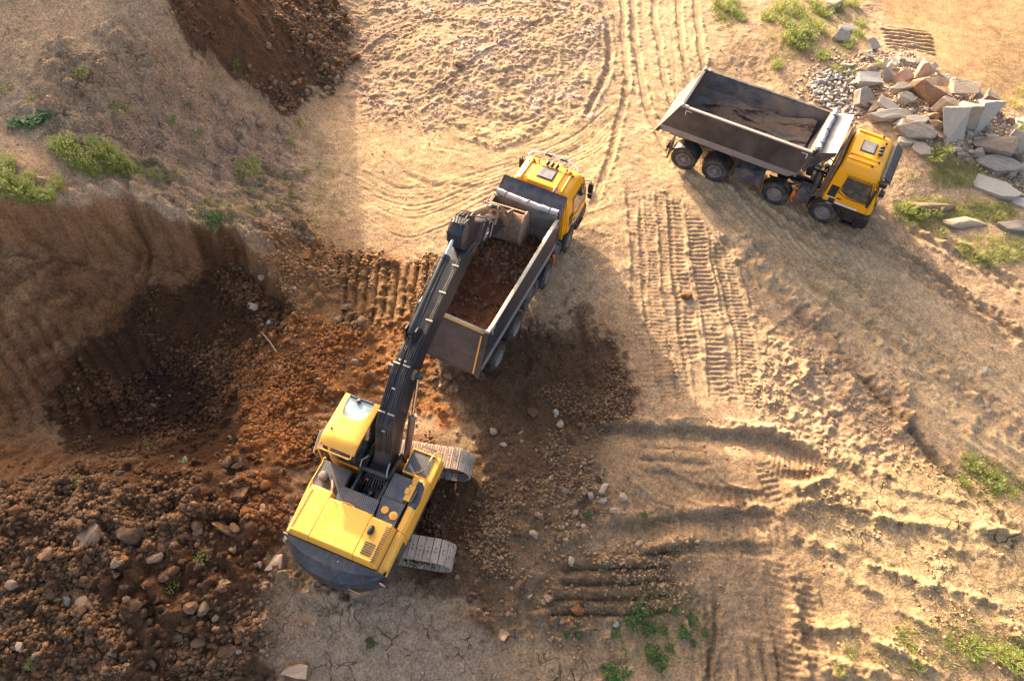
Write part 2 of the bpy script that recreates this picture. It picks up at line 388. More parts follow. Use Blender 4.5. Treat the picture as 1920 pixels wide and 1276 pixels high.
z_dig = zone([(520, 470), (640, 480), (820, 480), (830, 600), (780, 640), (560, 640), (530, 560)], .35)
z_dark = zone([(800, 690), (900, 690), (960, 600), (1060, 620), (1150, 640), (1180, 760), (1120, 850), (1100, 960), (1060, 1020), (1270, 1040), (1270, 1160), (1100, 1180), (900, 1190), (860, 1120), (760, 1110), (760, 900), (860, 860), (900, 800)], .5)
z_dark2 = zone([(940, 620), (1080, 560), (1170, 700), (1160, 780), (1060, 830), (900, 740)], .5)
z_low_shade = zone([(1100, 830), (1440, 830), (1540, 960), (1540, 1100), (1600, 1300), (900, 1300), (1000, 1000)], .9)
z_clay = zone([(500, 1130, .3), (620, 1110, .3), (760, 1130), (900, 1180), (1060, 1180), (1180, 1160), (1260, 1300), (480, 1300)], .4)
z_road = zone([(1140, -40), (1310, -40), (1330, 120), (1400, 330), (1500, 430), (1650, 470), (1930, 700), (1990, 1000), (1700, 760), (1500, 560), (1380, 470), (1230, 330), (1180, 200), (1150, 80)], .6)
z_road2 = zone([(1640, -40), (1990, -40), (1990, 240), (1880, 200), (1760, 130), (1680, 60)], .5)
z_flatsand = zone([(590, 190), (760, 250), (1100, 210), (1180, 260), (1150, 420), (1080, 440), (1000, 350), (940, 320), (900, 400), (700, 440), (620, 340)], .5)
z_scuff = zone([(640, -20), (1100, -20), (1140, 90), (1100, 220), (960, 270), (700, 230), (610, 120)], .6)
z_lumpy = zone([(1420, 600), (1700, 700), (1720, 850), (1560, 860), (1440, 800)], .5)
z_hillrough = zone([(100, 60, 6), (330, 130, 4), (520, 230, 1), (560, 330, .3), (600, 480, 0), (480, 430, 1.5), (250, 350, 3), (60, 240, 5), (60, 100, 6)], .5)
z_wallc = pitmask * sstep(-1.0, .3, Z) * (1 - z_heap) * (1 - z_orange)
z_rightlow = zone([(1480, 860), (1700, 840), (1990, 900), (1990, 1300), (1560, 1300), (1500, 1100)], .6)
z_rubble = zone([(1480, 170, .3), (1560, 120, .3), (1700, 100, .4), (1850, 190, .4), (1990, 250, .3), (1990, 420, .2), (1830, 330, .2), (1700, 250, .3), (1560, 220, .3)], .4)
z_mud = zone([(1550, 900), (1700, 870), (1920, 960), (1960, 1060), (1700, 1010)], .3)
z_mud2 = zone([(1480, 960), (1700, 1030), (1900, 1100), (1890, 1160), (1700, 1110), (1500, 1040)], .3)

# relief amplitude differs by zone
n_big = fbm(.35, 5, 4); n_mid = fbm(1.3, 23, 4); n_fine = fbm(4.5, 57, 3, .6); n_grit = fbm(9.5, 77, 2, .6)
ridged = 1 - np.abs(fbm(1.7, 301, 4, .55)) * 1.3
smoothness = np.clip(z_road * .8 + z_road2 * .8 + z_flatsand * .55, 0, 1)
loose = np.clip(z_heap + z_pitfloor * .8 + z_talus * .7 + z_dark * .75 + z_orange * .7 + z_dig * .5, 0, 1)
amp = 1 - smoothness * .93
far_fade = np.clip(1 - (np.maximum(np.abs(X) - 30, 0) + np.maximum(Y - 45, 0) + np.maximum(-4 - Y, 0)) / 20, 0, 1)
crust = np.abs(n_fine) - .35
n_crumb = noise2(14, 901) * .6 + noise2(10, 905) * .5
Z += (n_big * .06 + n_mid * .022 * amp + (n_fine * .006 + crust * .010) * amp * (1 + loose) + (n_grit * .006 + n_crumb * .006) * (.12 + amp + loose)) * far_fade
Z += (ridged * .035 * z_scuff + crust * .03 * z_scuff + ridged * .03 * z_lumpy + crust * .05 * z_lumpy + n_crumb * .012 * z_lumpy + ridged * .10 * z_hillrough * (1 - pitmask) + np.abs(fbm(2.4, 501, 3)) * .12 * z_heap + np.abs(fbm(1.2, 511, 3)) * .25 * z_heap) * far_fade
Z += z_hillrough * n_fine * .03
# grooved and slumped face of the pit wall
Z += z_wallc * (noise2(1.1, 601) * .10 + ridged * .06 + crust * .05 + n_crumb * .012 + n_grit * .015)
gl = np.zeros_like(Z); _u = s * 1.0; _g = np.random.default_rng(77).uniform(-1, 1, 900)
def line_noise(v, f, o): q = v * f + o; k = np.floor(q).astype(int); w = q - k; w = w * w * (3 - 2 * w); return _g[k % 900] * (1 - w) + _g[(k + 1) % 900] * w
sk = s + warp2[slw] * .8 + inside * .25
gl[slw] = (line_noise(sk, 1.5, 3) * .5 + line_noise(sk, 4, 40) * .3 + line_noise(sk, 9, 90) * .2) * sstep(.0, .3, inside) * (1 - sstep(2.0, 4.2, inside))
sc_ = np.zeros_like(Z); sc_[slw] = (along(s, inside, .45, 3.2, 71, math.cos(R(-40)), math.sin(R(-40))) * .5 + along(s, inside, 1.2, 8, 72, math.cos(R(-40)), math.sin(R(-40))) * .5) * sstep(.05, .4, inside)
Z += gl * .03 + sc_ * z_wallc * .07
# ploughed ridges of the lower right ground run away from the crawler marks
dirx, diry = math.cos(R(-20)), math.sin(R(-20))
core = window(-24, 24.5, .9, 33.5)
st = np.zeros_like(Z); Xc, Yc = X[core] + warp1[core] * 1.2, Y[core] + warp2[core] * 1.2
st[core] = along(Xc, Yc, .22, 1.5, 8) * .6 + along(Xc, Yc, .5, 3.4, 9) * .4
rl = sstep(.02, .30, st + n_mid * .12)
Z += z_rightlow * (st * .05 + rl * (.09 + crust * .07 + n_crumb * .022 + n_grit * .02) * (1 - z_mud * .7) * (1 - z_mud2 * .7))
st2 = np.zeros_like(Z); d2x, d2y = math.cos(R(-38)), math.sin(R(-38)); st2[core] = along(Xc, Yc, .12, 3.0, 18, d2x, d2y) * .6 + along(Xc, Yc, .3, 8, 19, d2x, d2y) * .4
Z += z_road * st2 * .022
st3 = np.zeros_like(Z); a3 = np.arctan2(Yc - 26.5, Xc + 1.0); r3 = np.hypot(Yc - 26.5, Xc + 1.0); st3[core] = along(a3 * 6, r3, .25, 2.6, 28, 1, 0) * .6 + along(a3 * 6, r3, .5, 7, 29, 1, 0) * .4
Z += (z_flatsand * .028 + z_scuff * .04) * st3

Z += sstep(33, 37, Y) * (1 - sstep(60, 90, Y)) * (fbm(.22, 801, 3) * .9) * sstep(-3, -12, X)
DARKEN = np.zeros_like(Z); LIGHT = np.zeros_like(Z); CLEAT = np.zeros_like(Z)
def stroke(pts, width, fn, z=0.0, jit=.35):
    line = smooth_line([ray_xy(p[0], p[1], p[2] if len(p) > 2 else z) for p in pts]); xs = [p[0] for p in line]; ys = [p[1] for p in line]
    sl = window(min(xs) - width, max(xs) + width, min(ys) - width, max(ys) + width)
    d, s, sg, L = polydist(line, 0, sl, warp1 * jit, warp2 * jit)
    fade_ = np.clip(.9 + n_mid[sl] * .9, .25, 2.2); ends = sstep(0, fade_, s) * sstep(0, fade_, L - s)
    fn(sl, d * sg, s, L, ends)
def crawler(pts, width=.62, pitch=.19, depth=.05, skew=0.0, keep=1.0, z=0.0, sharp=1.0):
    def fn(sl, d, s, L, ends):
        m = sstep(width / 2 + .05, width / 2 - .04, np.abs(d)) * ends
        worn = np.clip(.95 + noise2(1.3, int(abs(pts[0][0])) + 7)[sl] * .6, 0, 1) * keep
        ph = (s + skew * d + n_mid[sl] * .02) / pitch
        tri = np.abs((ph % 1) * 2 - 1)
        saw = np.where(ph % 1 < .3, (ph % 1) / .3, 1 - ((ph % 1) - .3) / .7)
        prof = saw * .6 + tri ** 3 * .4
        Zb = Z[sl]; Z[sl] = Zb + m * (-.03 + depth * 2.3 * (prof - .35) * worn)
        berm = np.exp(-((np.abs(d) - width / 2 - .05) / .06) ** 2) * ends
        Z[sl] += berm * (.012 + depth * .3 + n_fine[sl] * .02)
        CLEAT[sl] = np.maximum(CLEAT[sl], m); DARKEN[sl] += m * (1 - prof) * .30 * worn  # shade between the cleats is darkened into the colour
    stroke(pts, width + .4, fn, z)
def rut(pts, width=.3, depth=.07, berm=.03, dark=.12, z=0.0, rough=.5):
    def fn(sl, d, s, L, ends):
        k = np.clip(1 + noise2(.7, int(abs(pts[0][1])) + 3)[sl] * .8, .1, 2)
        Z[sl] -= depth * np.exp(-(d / (width / 2)) ** 2) * ends * k
        Z[sl] += berm * np.exp(-((np.abs(d) - width * .75) / (width * .3)) ** 2) * ends * (1 + n_fine[sl] * rough * 1.6)
        DARKEN[sl] += dark * np.exp(-(d / (width / 2)) ** 2) * ends * k
    stroke(pts, width * 2.5, fn, z)
def berm(pts, width=.4, h=.12, z=0.0, lump=1.0, light=0.0, jit=.8):
    def fn(sl, d, s, L, ends):
        g = np.exp(-(d / width) ** 2) * ends
        Z[sl] += g * h * np.clip(1 + (n_fine[sl] * .9 + n_mid[sl] * .6) * lump, 0, 3)
        LIGHT[sl] += light * g
    stroke(pts, width * 3, fn, z, jit)
def trench(pts, drop=.45, run=1.4, lip=.1, side=-1, z=0.0):
    """bank: ground falls sharply on one side of the line, then climbs back gently"""
    def fn(sl, d, s, L, ends):
        q = d * side; e = sstep(0, 1.2, s) * sstep(0, 1.2, L - s)
        fall = sstep(-.02, .13, q) * (1 - sstep(.3, run, q))
        Z[sl] -= drop * fall * e
        Z[sl] += lip * np.exp(-((q + .12) / .16) ** 2) * e * np.clip(1 + n_fine[sl] * 1.2 + n_crumb[sl] * .5, .1, 2.4)
        DARKEN[sl] += .22 * e * np.clip(1 + n_fine[sl], .2, 1.4) * sstep(0, .05, q) * (1 - sstep(.2, .45, q)); LIGHT[sl] += .10 * e * np.exp(-((q + .1) / .14) ** 2)  # paints shade at the bank foot and a sunlit crest on the lip
    stroke(pts, run + .6, fn, z, .45)
def grooves(poly, ang, spacing, depth, z=0.0, dark=.2, wob=.1, soft=.15):
    m = zone(poly, soft, z, .5); v = -X * math.sin(ang) + Y * math.cos(ang) + warp1 * wob
    w = np.sin(2 * math.pi * v / spacing)
    global Z, DARKEN
    Z += m * depth * (np.abs(np.sin(math.pi * v / spacing)) ** .7 - .6) * np.clip(1 + n_fine * .35, .3, 1.7)
    DARKEN += m * dark * np.clip(-w, 0, 1) * 0 + m * dark * (1 - np.abs(np.sin(math.pi * v / spacing)) ** .6) * 1.2  # shade down in the grooves is put into the colour

# crawler prints between the two trucks
crawler([(1215, 365), (1212, 450), (1222, 560), (1242, 680), (1262, 780)], .70, .15, .035)
crawler([(1262, 370), (1270, 470), (1280, 560), (1290, 640), (1300, 700)], .62, .21, .045)
crawler([(1300, 400), (1318, 520), (1338, 640), (1352, 770)], .66, .20, .06)
crawler([(1352, 440), (1370, 540), (1400, 660), (1420, 790)], .70, .16, .045)
crawler([(1395, 470), (1412, 540), (1430, 600)], .5, .13, .03)
crawler([(1150, 900), (1210, 950), (1300, 980)], .5, .2, .04, skew=.5)
crawler([(1290, 850), (1350, 930), (1450, 950)], .7, .22, .05, skew=.4)
crawler([(1420, 850), (1450, 920), (1470, 960)], .6, .2, .05)
crawler([(1255, 1040), (1290, 1110), (1340, 1190), (1360, 1290)], .62, .2, .045, skew=.3)
crawler([(1340, 1050), (1345, 1150), (1370, 1290)], .55, .16, .03)
crawler([(1445, 1030), (1470, 1130), (1510, 1290)], .65, .2, .06, skew=-.45)
crawler([(1490, 1050), (1525, 1150), (1560, 1290)], .55, .19, .05, skew=-.45)
crawler([(640, 150), (700, 90), (800, 40), (960, 60)], .55, .2, .04, skew=.3, keep=.7)
crawler([(780, 200), (900, 120), (1040, 30)], .55, .2, .035, keep=.6)
crawler([(1560, 560), (1500, 600), (1440, 640)], .7, .22, .05, skew=.5, keep=.8)
crawler([(1690, 660), (1780, 700), (1930, 800)], .34, .085, .03)
crawler([(1700, 480), (1810, 550), (1940, 650)], .34, .085, .02, keep=.7)
crawler([(1790, 470), (1870, 520), (1960, 590)], .34, .085, .02, keep=.7)
crawler([(1340, 60), (1390, 110), (1440, 170)], .4, .12, .02, keep=.7)
crawler([(1185, 330), (1192, 460), (1200, 600), (1215, 700), (1225, 800)], .6, .20, .03, keep=.7)
crawler([(1240, 350), (1248, 460), (1262, 600), (1280, 740), (1290, 790)], .6, .17, .035, keep=.8)
crawler([(1330, 420), (1350, 520), (1372, 660), (1386, 790)], .5, .19, .04, keep=.8)
crawler([(1300, 1020), (1315, 1120), (1335, 1290)], .6, .18, .03, keep=.7)
crawler([(1400, 1010), (1425, 1100), (1470, 1200), (1500, 1290)], .6, .19, .03, skew=-.2, keep=.7)
crawler([(1170, 840), (1230, 890), (1330, 930), (1440, 940)], .6, .2, .03, skew=.4, keep=.7)
crawler([(1460, 700), (1540, 690), (1620, 720)], .5, .2, .03, skew=.3, keep=.6)
# shallow scrapes with vertical teeth marks behind the banks
trench([(1090, 800), (1180, 800), (1310, 804), (1400, 806), (1470, 826), (1530, 860), (1552, 880)], .17, .9, .10, -1)
trench([(1440, 900), (1500, 905), (1545, 900), (1556, 880)], .12, .4, .12, 1)
trench([(1090, 985), (1180, 975), (1250, 966), (1350, 958), (1440, 956), (1480, 972)], .12, 1.0, .07, -1)
trench([(1160, 1040), (1260, 1022), (1350, 1010), (1470, 1012)], .07, .5, .05, -1)
grooves([(1450, 850), (1540, 855), (1530, 895), (1440, 890)], R(70), .16, .04, dark=.25)
grooves([(1180, 985), (1500, 975), (1510, 1015), (1180, 1030)], R(88), .22, .03, dark=.12)
grooves([(1055, 1035), (1255, 1035), (1262, 1160), (1050, 1165)], R(2), .40, .15, dark=.5, wob=.25)
grooves([(1395, 1200), (1480, 1200), (1490, 1300), (1395, 1300)], R(93), .37, .10, dark=.4, wob=.05)
berm([(1375, 1186), (1430, 1192), (1475, 1190)], .10, .08, lump=.3)
grooves([(1645, 58), (1735, 60), (1748, 112), (1650, 106)], R(-4), .36, .16, dark=.3, wob=.2)
grooves([(1190, 830), (1320, 820), (1330, 880), (1200, 890)], R(-5), .45, .08, dark=.2, wob=.3)
grooves([(630, 486), (820, 486), (820, 596), (640, 600)], R(90), .36, .13, dark=.45, wob=.3)
grooves([(20, 620, .6), (230, 600, 0), (330, 700, -.8), (120, 830, -.5), (-40, 800, 0)], R(118), .46, .09, z=0, dark=.35, wob=.6)
grooves([(330, 420, 1.2), (480, 470, .8), (500, 500, .4), (350, 470, .6)], R(80), .6, .10, dark=.15, wob=.5)
# ruts and berms
rut([(1500, 570), (1650, 700), (1800, 830), (1960, 950)], .34, .08, .05, .16)
rut([(1440, 500), (1560, 590), (1700, 700), (1820, 800), (1960, 900)], .3, .05, .05, .10)
rut([(1380, 440), (1480, 500), (1600, 590), (1720, 680), (1960, 860)], .4, .06, .06, .14)
rut([(1620, 470), (1750, 540), (1900, 650)], .3, .04, .02, .10)
rut([(1700, 430), (1820, 500), (1960, 600)], .3, .05, .03, .12)
berm([(1380, 430), (1440, 500), (1500, 560), (1560, 620), (1600, 670)], .26, .10)
berm([(1690, 700), (1700, 740), (1690, 790), (1660, 830)], .2, .18)
berm([(1500, 640), (1510, 700), (1490, 750)], .22, .14)
berm([(1560, 690), (1600, 720), (1570, 750), (1540, 730)], .18, .10)
berm([(1710, 720), (1780, 770), (1850, 820)], .15, .07)
berm([(1480, 1000), (1560, 1050), (1700, 1090), (1900, 1150)], .16, .10, light=.05)
berm([(1490, 940), (1600, 960), (1720, 990), (1950, 1010)], .16, .10)
berm([(1480, 1040), (1500, 1140), (1540, 1280)], .2, .12)
for pth, dk in (([(1185, -30), (1195, 120), (1240, 260), (1370, 410), (1540, 540), (1740, 690), (1960, 880)], .16), ([(1225, -30), (1238, 120), (1290, 250), (1420, 385), (1590, 500), (1780, 640), (1970, 790)], .12),
                ([(1270, -30), (1282, 120), (1350, 270), (1470, 400), (1650, 470), (1830, 580), (1970, 680)], .10), ([(1300, -30), (1312, 100), (1340, 200)], .10), ([(1165, -30), (1172, 150), (1150, 270), (1100, 420)], .08),
                ([(1330, 430), (1470, 560), (1600, 690), (1740, 850), (1900, 1010)], .14), ([(1500, 470), (1640, 560), (1790, 690), (1960, 850)], .16), ([(1600, 700), (1700, 800), (1800, 920)], .12),
                ([(1690, 400), (1800, 470), (1960, 580)], .12), ([(1640, 440), (1760, 520), (1960, 670)], .14)):
    dp = .030 if pth[0][0] > 1320 else .011
    rut(pth, .36, dp, dp * .8, dk * (1.3 if dp > .02 else .8), rough=1.2)
    crawler(pth, .30, .10, .004, keep=.6)
for k in range(26):
    o = k * 17; rut([(1330 + o, 330 + o * .25), (1450 + o, 460 + o * .42), (1600 + o, 600 + o * .5), (1760 + o, 760 + o * .55)], rng.uniform(.06, .16), .02, .015, rng.uniform(.03, .12), rough=.8)
for k in range(0, 16, 3):                                   # tyre arcs on the road and the sand
    o = k * 9 + rng.uniform(-4, 4)
    rut([(1148 + o, -20), (1160 + o * .95, 90), (1180 + o * .9, 200), (1250 + o * .8, 320)], .12, rng.uniform(.004, .012), .004, .03, rough=.2)
for k in range(14):
    o = k * 15 + rng.uniform(-6, 6)
    rut([(640, 300 + o * .4), (760, 345 + o * .5), (900, 320 + o * .35), (1060, 260 + o * .3), (1170, 170 + o * .4)], .12, rng.uniform(.004, .016), .006, .03, rough=.3)
rut([(1120, -10), (1142, 70), (1138, 130), (1105, 200), (1090, 240)], .3, .07, .04, .18)
rut([(1080, 560), (1090, 650), (1110, 760)], .3, .06, .04, .12)
rut([(1140, 560), (1160, 660), (1190, 760)], .3, .04, .03, .10)
berm([(830, 1130), (900, 1175), (1000, 1165), (1080, 1160)], .3, .12)
berm([(470, 1050, .5), (540, 1085, .4), (600, 1115, .3), (700, 1122, .3)], .34, .38, light=.1)
berm([(540, 690), (640, 740), (720, 690), (800, 680)], .4, .12)
rut([(1330, 1060), (1350, 1130), (1348, 1280)], .2, .05, .03, .15)
# fans of soil around the excavator tracks and under the machine
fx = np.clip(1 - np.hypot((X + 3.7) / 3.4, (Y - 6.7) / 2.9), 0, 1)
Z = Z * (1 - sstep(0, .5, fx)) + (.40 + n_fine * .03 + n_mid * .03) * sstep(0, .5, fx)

# lumps pushed into the ground mesh itself
def lumps(mask, count, r0, r1, hk, seed, zone_box=(-24, 24, 1, 33)):
    r = np.random.default_rng(seed); done = 0; tries = 0
    while done < count and tries < count * 40:
        tries += 1
        x = r.uniform(zone_box[0], zone_box[1]); y = r.uniform(zone_box[2], zone_box[3])
        i = np.searchsorted(gx, x); j = np.searchsorted(gy, y)
        if i >= NX or j >= NY or r.random() > mask[j, i]: continue
        rad = r0 + (r1 - r0) * r.random() ** 2.5; el = r.uniform(.65, 1.5); a = r.uniform(0, 3.14)
        sl = window(x - rad * 1.5, x + rad * 1.5, y - rad * 1.5, y + rad * 1.5)
        dx = X[sl] - x; dy = Y[sl] - y; u = (dx * math.cos(a) + dy * math.sin(a)) / el; v = (-dx * math.sin(a) + dy * math.cos(a)) * el
        q = np.maximum(np.abs(u) * .9 + np.abs(v) * .35, np.hypot(u, v) * .95) / rad
        Z[sl] += rad * hk * np.clip(1 - q ** 2.2, 0, 1) ** .6 * np.clip(1 + n_grit[sl] * .3, .5, 1.5); done += 1
lumps(np.clip(z_heap + z_talus * .5, 0, 1), 1500, .06, .30, .6, 1, (-17, -4, .9, 34))
lumps(np.clip(z_pitfloor * .8 + z_orange + z_dig * .5, 0, 1), 900, .05, .22, .5, 2, (-14, 2, 4, 18))
lumps(np.clip(z_dark + z_dark2, 0, 1), 700, .04, .2, .45, 3, (-4, 7, 1, 15))
lumps(np.exp(-((inside_f + .3) / .4) ** 2) * sstep(.9, 1.8, ZU), 200, .05, .25, .7, 9, (-17.8, -7, 10, 18))
lumps(z_hillrough * (1 - pitmask), 500, .08, .35, .4, 4, (-22, -4, 12, 32))
lumps(z_rightlow * rl * (1 - z_mud) + z_lumpy, 900, .03, .10, .5, 5, (6, 20, .9, 14))
lumps(z_scuff * .6, 250, .03, .12, .4, 6, (-8, 6, 18, 33))
lumps(z_clay, 200, .06, .25, .25, 8, (-8, 6, .9, 5))

print('terrain shape', Z.shape, time.time() - T0)
def zat(x, y):
    i = np.clip(np.searchsorted(gx, x) - 1, 0, NX - 2); j = np.clip(np.searchsorted(gy, y) - 1, 0, NY - 2)
    fx_ = (x - gx[i]) / (gx[i + 1] - gx[i]); fy_ = (y - gy[j]) / (gy[j + 1] - gy[j])
    return (Z[j, i] * (1 - fx_) + Z[j, i + 1] * fx_) * (1 - fy_) + (Z[j + 1, i] * (1 - fx_) + Z[j + 1, i + 1] * fx_) * fy_
def at(px, py):
    """ground point seen at a photo point"""
    z = 9.5
    while z > -3:
        q = ray_xy(px, py, z)
        if zat(q[0], q[1]) >= z: return (float(q[0]), float(q[1]), float(zat(q[0], q[1])))
        z -= .04
    q = ray_xy(px, py, 0); return (float(q[0]), float(q[1]), 0.0)

# soil colour
U = np.maximum.reduce([z_heap, z_pitfloor, z_talus, z_dark, z_orange, z_dig, z_dark2])[core][::8, ::8]
for _ in range(3):
    for ax in (0, 1):
        pd = np.pad(U, [(3, 3) if a == ax else (0, 0) for a in (0, 1)], mode='edge'); cs = np.cumsum(pd, axis=ax); cs = np.concatenate([np.zeros_like(np.take(cs, [0], ax)), cs], ax)
        U = (np.take(cs, range(7, cs.shape[ax]), ax) - np.take(cs, range(0, cs.shape[ax] - 7), ax)) / 7
halo = np.zeros_like(Z); Uf = np.repeat(np.repeat(U, 8, 0), 8, 1); hv = halo[core]; hv[:] = Uf[:hv.shape[0], :hv.shape[1]]
halo = sstep(.05, .75, halo + (n_mid * .18 + n_fine * .12 + n_big * .1) * (halo > .01))
edge_n = n_mid * .22 + n_fine * .28 + n_grit * .16
def rag(m, k=1.0): return sstep(.36, .64, m + edge_n * k * (m > .01) * (m < .995))
def blend(C, m, col, k=1.0): m = np.clip(m * k, 0, 1)[..., None]; return C * (1 - m) + np.array(col, np.float32) * m
COL = np.ones(Z.shape + (3,), np.float32) * np.array((.44, .315, .20), np.float32)
COL = blend(COL, sstep(-.5, 1.2, n_big + n_mid * .4), (.37, .26, .165), .85)
COL = blend(COL, z_road, (.50, .37, .225), .8); COL = blend(COL, z_flatsand, (.51, .36, .205), .8); COL = blend(COL, z_road2, (.42, .275, .135), .8)
COL = blend(COL, rag(z_scuff) * sstep(0, 1, n_mid), (.40, .30, .24), .8)
COL = blend(COL, z_hillrough * (1 - pitmask), (.46, .32, .22), .75)
hill = sstep(1.5, 5, Z) * (1 - pitmask); COL = blend(COL, hill, (.46, .31, .19), .75)
COL = blend(COL, rag(z_clay), (.42, .30, .205), .9)
COL = blend(COL, z_rightlow, (.42, .295, .155), .6); COL = blend(COL, np.clip(z_mud + z_mud2, 0, 1), (.46, .35, .20), .6)
COL = blend(COL, halo, (.27, .165, .092), .80)
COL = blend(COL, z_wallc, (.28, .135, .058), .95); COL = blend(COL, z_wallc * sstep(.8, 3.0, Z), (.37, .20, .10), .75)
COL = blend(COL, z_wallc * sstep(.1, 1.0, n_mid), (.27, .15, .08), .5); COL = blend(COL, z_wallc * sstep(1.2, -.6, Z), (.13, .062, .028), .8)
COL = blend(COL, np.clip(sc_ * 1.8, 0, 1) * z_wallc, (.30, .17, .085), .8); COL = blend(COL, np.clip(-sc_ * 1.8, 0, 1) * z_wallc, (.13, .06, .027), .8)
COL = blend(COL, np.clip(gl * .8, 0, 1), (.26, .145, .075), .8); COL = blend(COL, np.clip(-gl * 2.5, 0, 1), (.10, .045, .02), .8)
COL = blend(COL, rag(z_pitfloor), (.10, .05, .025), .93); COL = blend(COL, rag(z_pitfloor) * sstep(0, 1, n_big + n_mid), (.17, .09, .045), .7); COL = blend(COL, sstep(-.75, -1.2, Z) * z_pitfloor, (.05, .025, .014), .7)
COL = blend(COL, rag(z_heap), (.155, .078, .040), .92); COL = blend(COL, rag(z_heap) * sstep(-.1, .9, n_big * .8 + n_mid * .5), (.18, .105, .058), .8)
COL = blend(COL, rag(z_talus, 1.6), (.15, .082, .045), .9)
COL = blend(COL, rag(z_dig), (.30, .165, .075), .8)
COL = blend(COL, rag(z_orange), (.33, .15, .055), .85); COL = blend(COL, rag(z_orange) * sstep(-.1, .8, n_mid), (.22, .085, .03), .6)
COL = blend(COL, rag(z_dark), (.18, .108, .062), .85); COL = blend(COL, rag(z_dark) * sstep(0, .9, n_big + n_mid * .5), (.26, .165, .10), .7)
COL = blend(COL, rag(z_dark2, 1.8), (.12, .07, .042), .65)
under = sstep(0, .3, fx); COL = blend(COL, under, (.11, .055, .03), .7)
COL = blend(COL, z_low_shade, (.33, .225, .135), .8)  # darker brown paints the shade that covers this lower ground
COL = blend(COL, rag(z_rubble), (.36, .27, .2), .5)
v_ = (1 + n_fine * .10 + n_grit * .06 + n_mid * .07)[..., None]
COL *= v_
cav = Z - (np.roll(Z, 3, 0) + np.roll(Z, -3, 0) + np.roll(Z, 3, 1) + np.roll(Z, -3, 1)) / 4
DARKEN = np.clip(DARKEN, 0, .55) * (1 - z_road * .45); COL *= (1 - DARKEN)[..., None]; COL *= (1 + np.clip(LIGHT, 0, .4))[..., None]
COL = blend(COL, np.exp(-((inside_f + .18) / .2) ** 2) * sstep(1.0, 2.2, ZU), (.56, .41, .26), .7)  # pale band paints sunlight on the crest of the pit rim
COL *= np.array((1.02, .96, .885), np.float32)
COL = np.clip(COL, .02, .9)
CRACK = np.clip(z_clay * .9 + z_mud + z_mud2 + z_hillrough * .5 * (1 - pitmask) + .15 * (1 - smoothness) * (1 - loose), 0, 1)
ROUGHM = np.clip(.62 + loose * .9 + z_hillrough * .4 + z_rightlow * .2 - smoothness * .25 - CLEAT * .2, .1, 1.3)

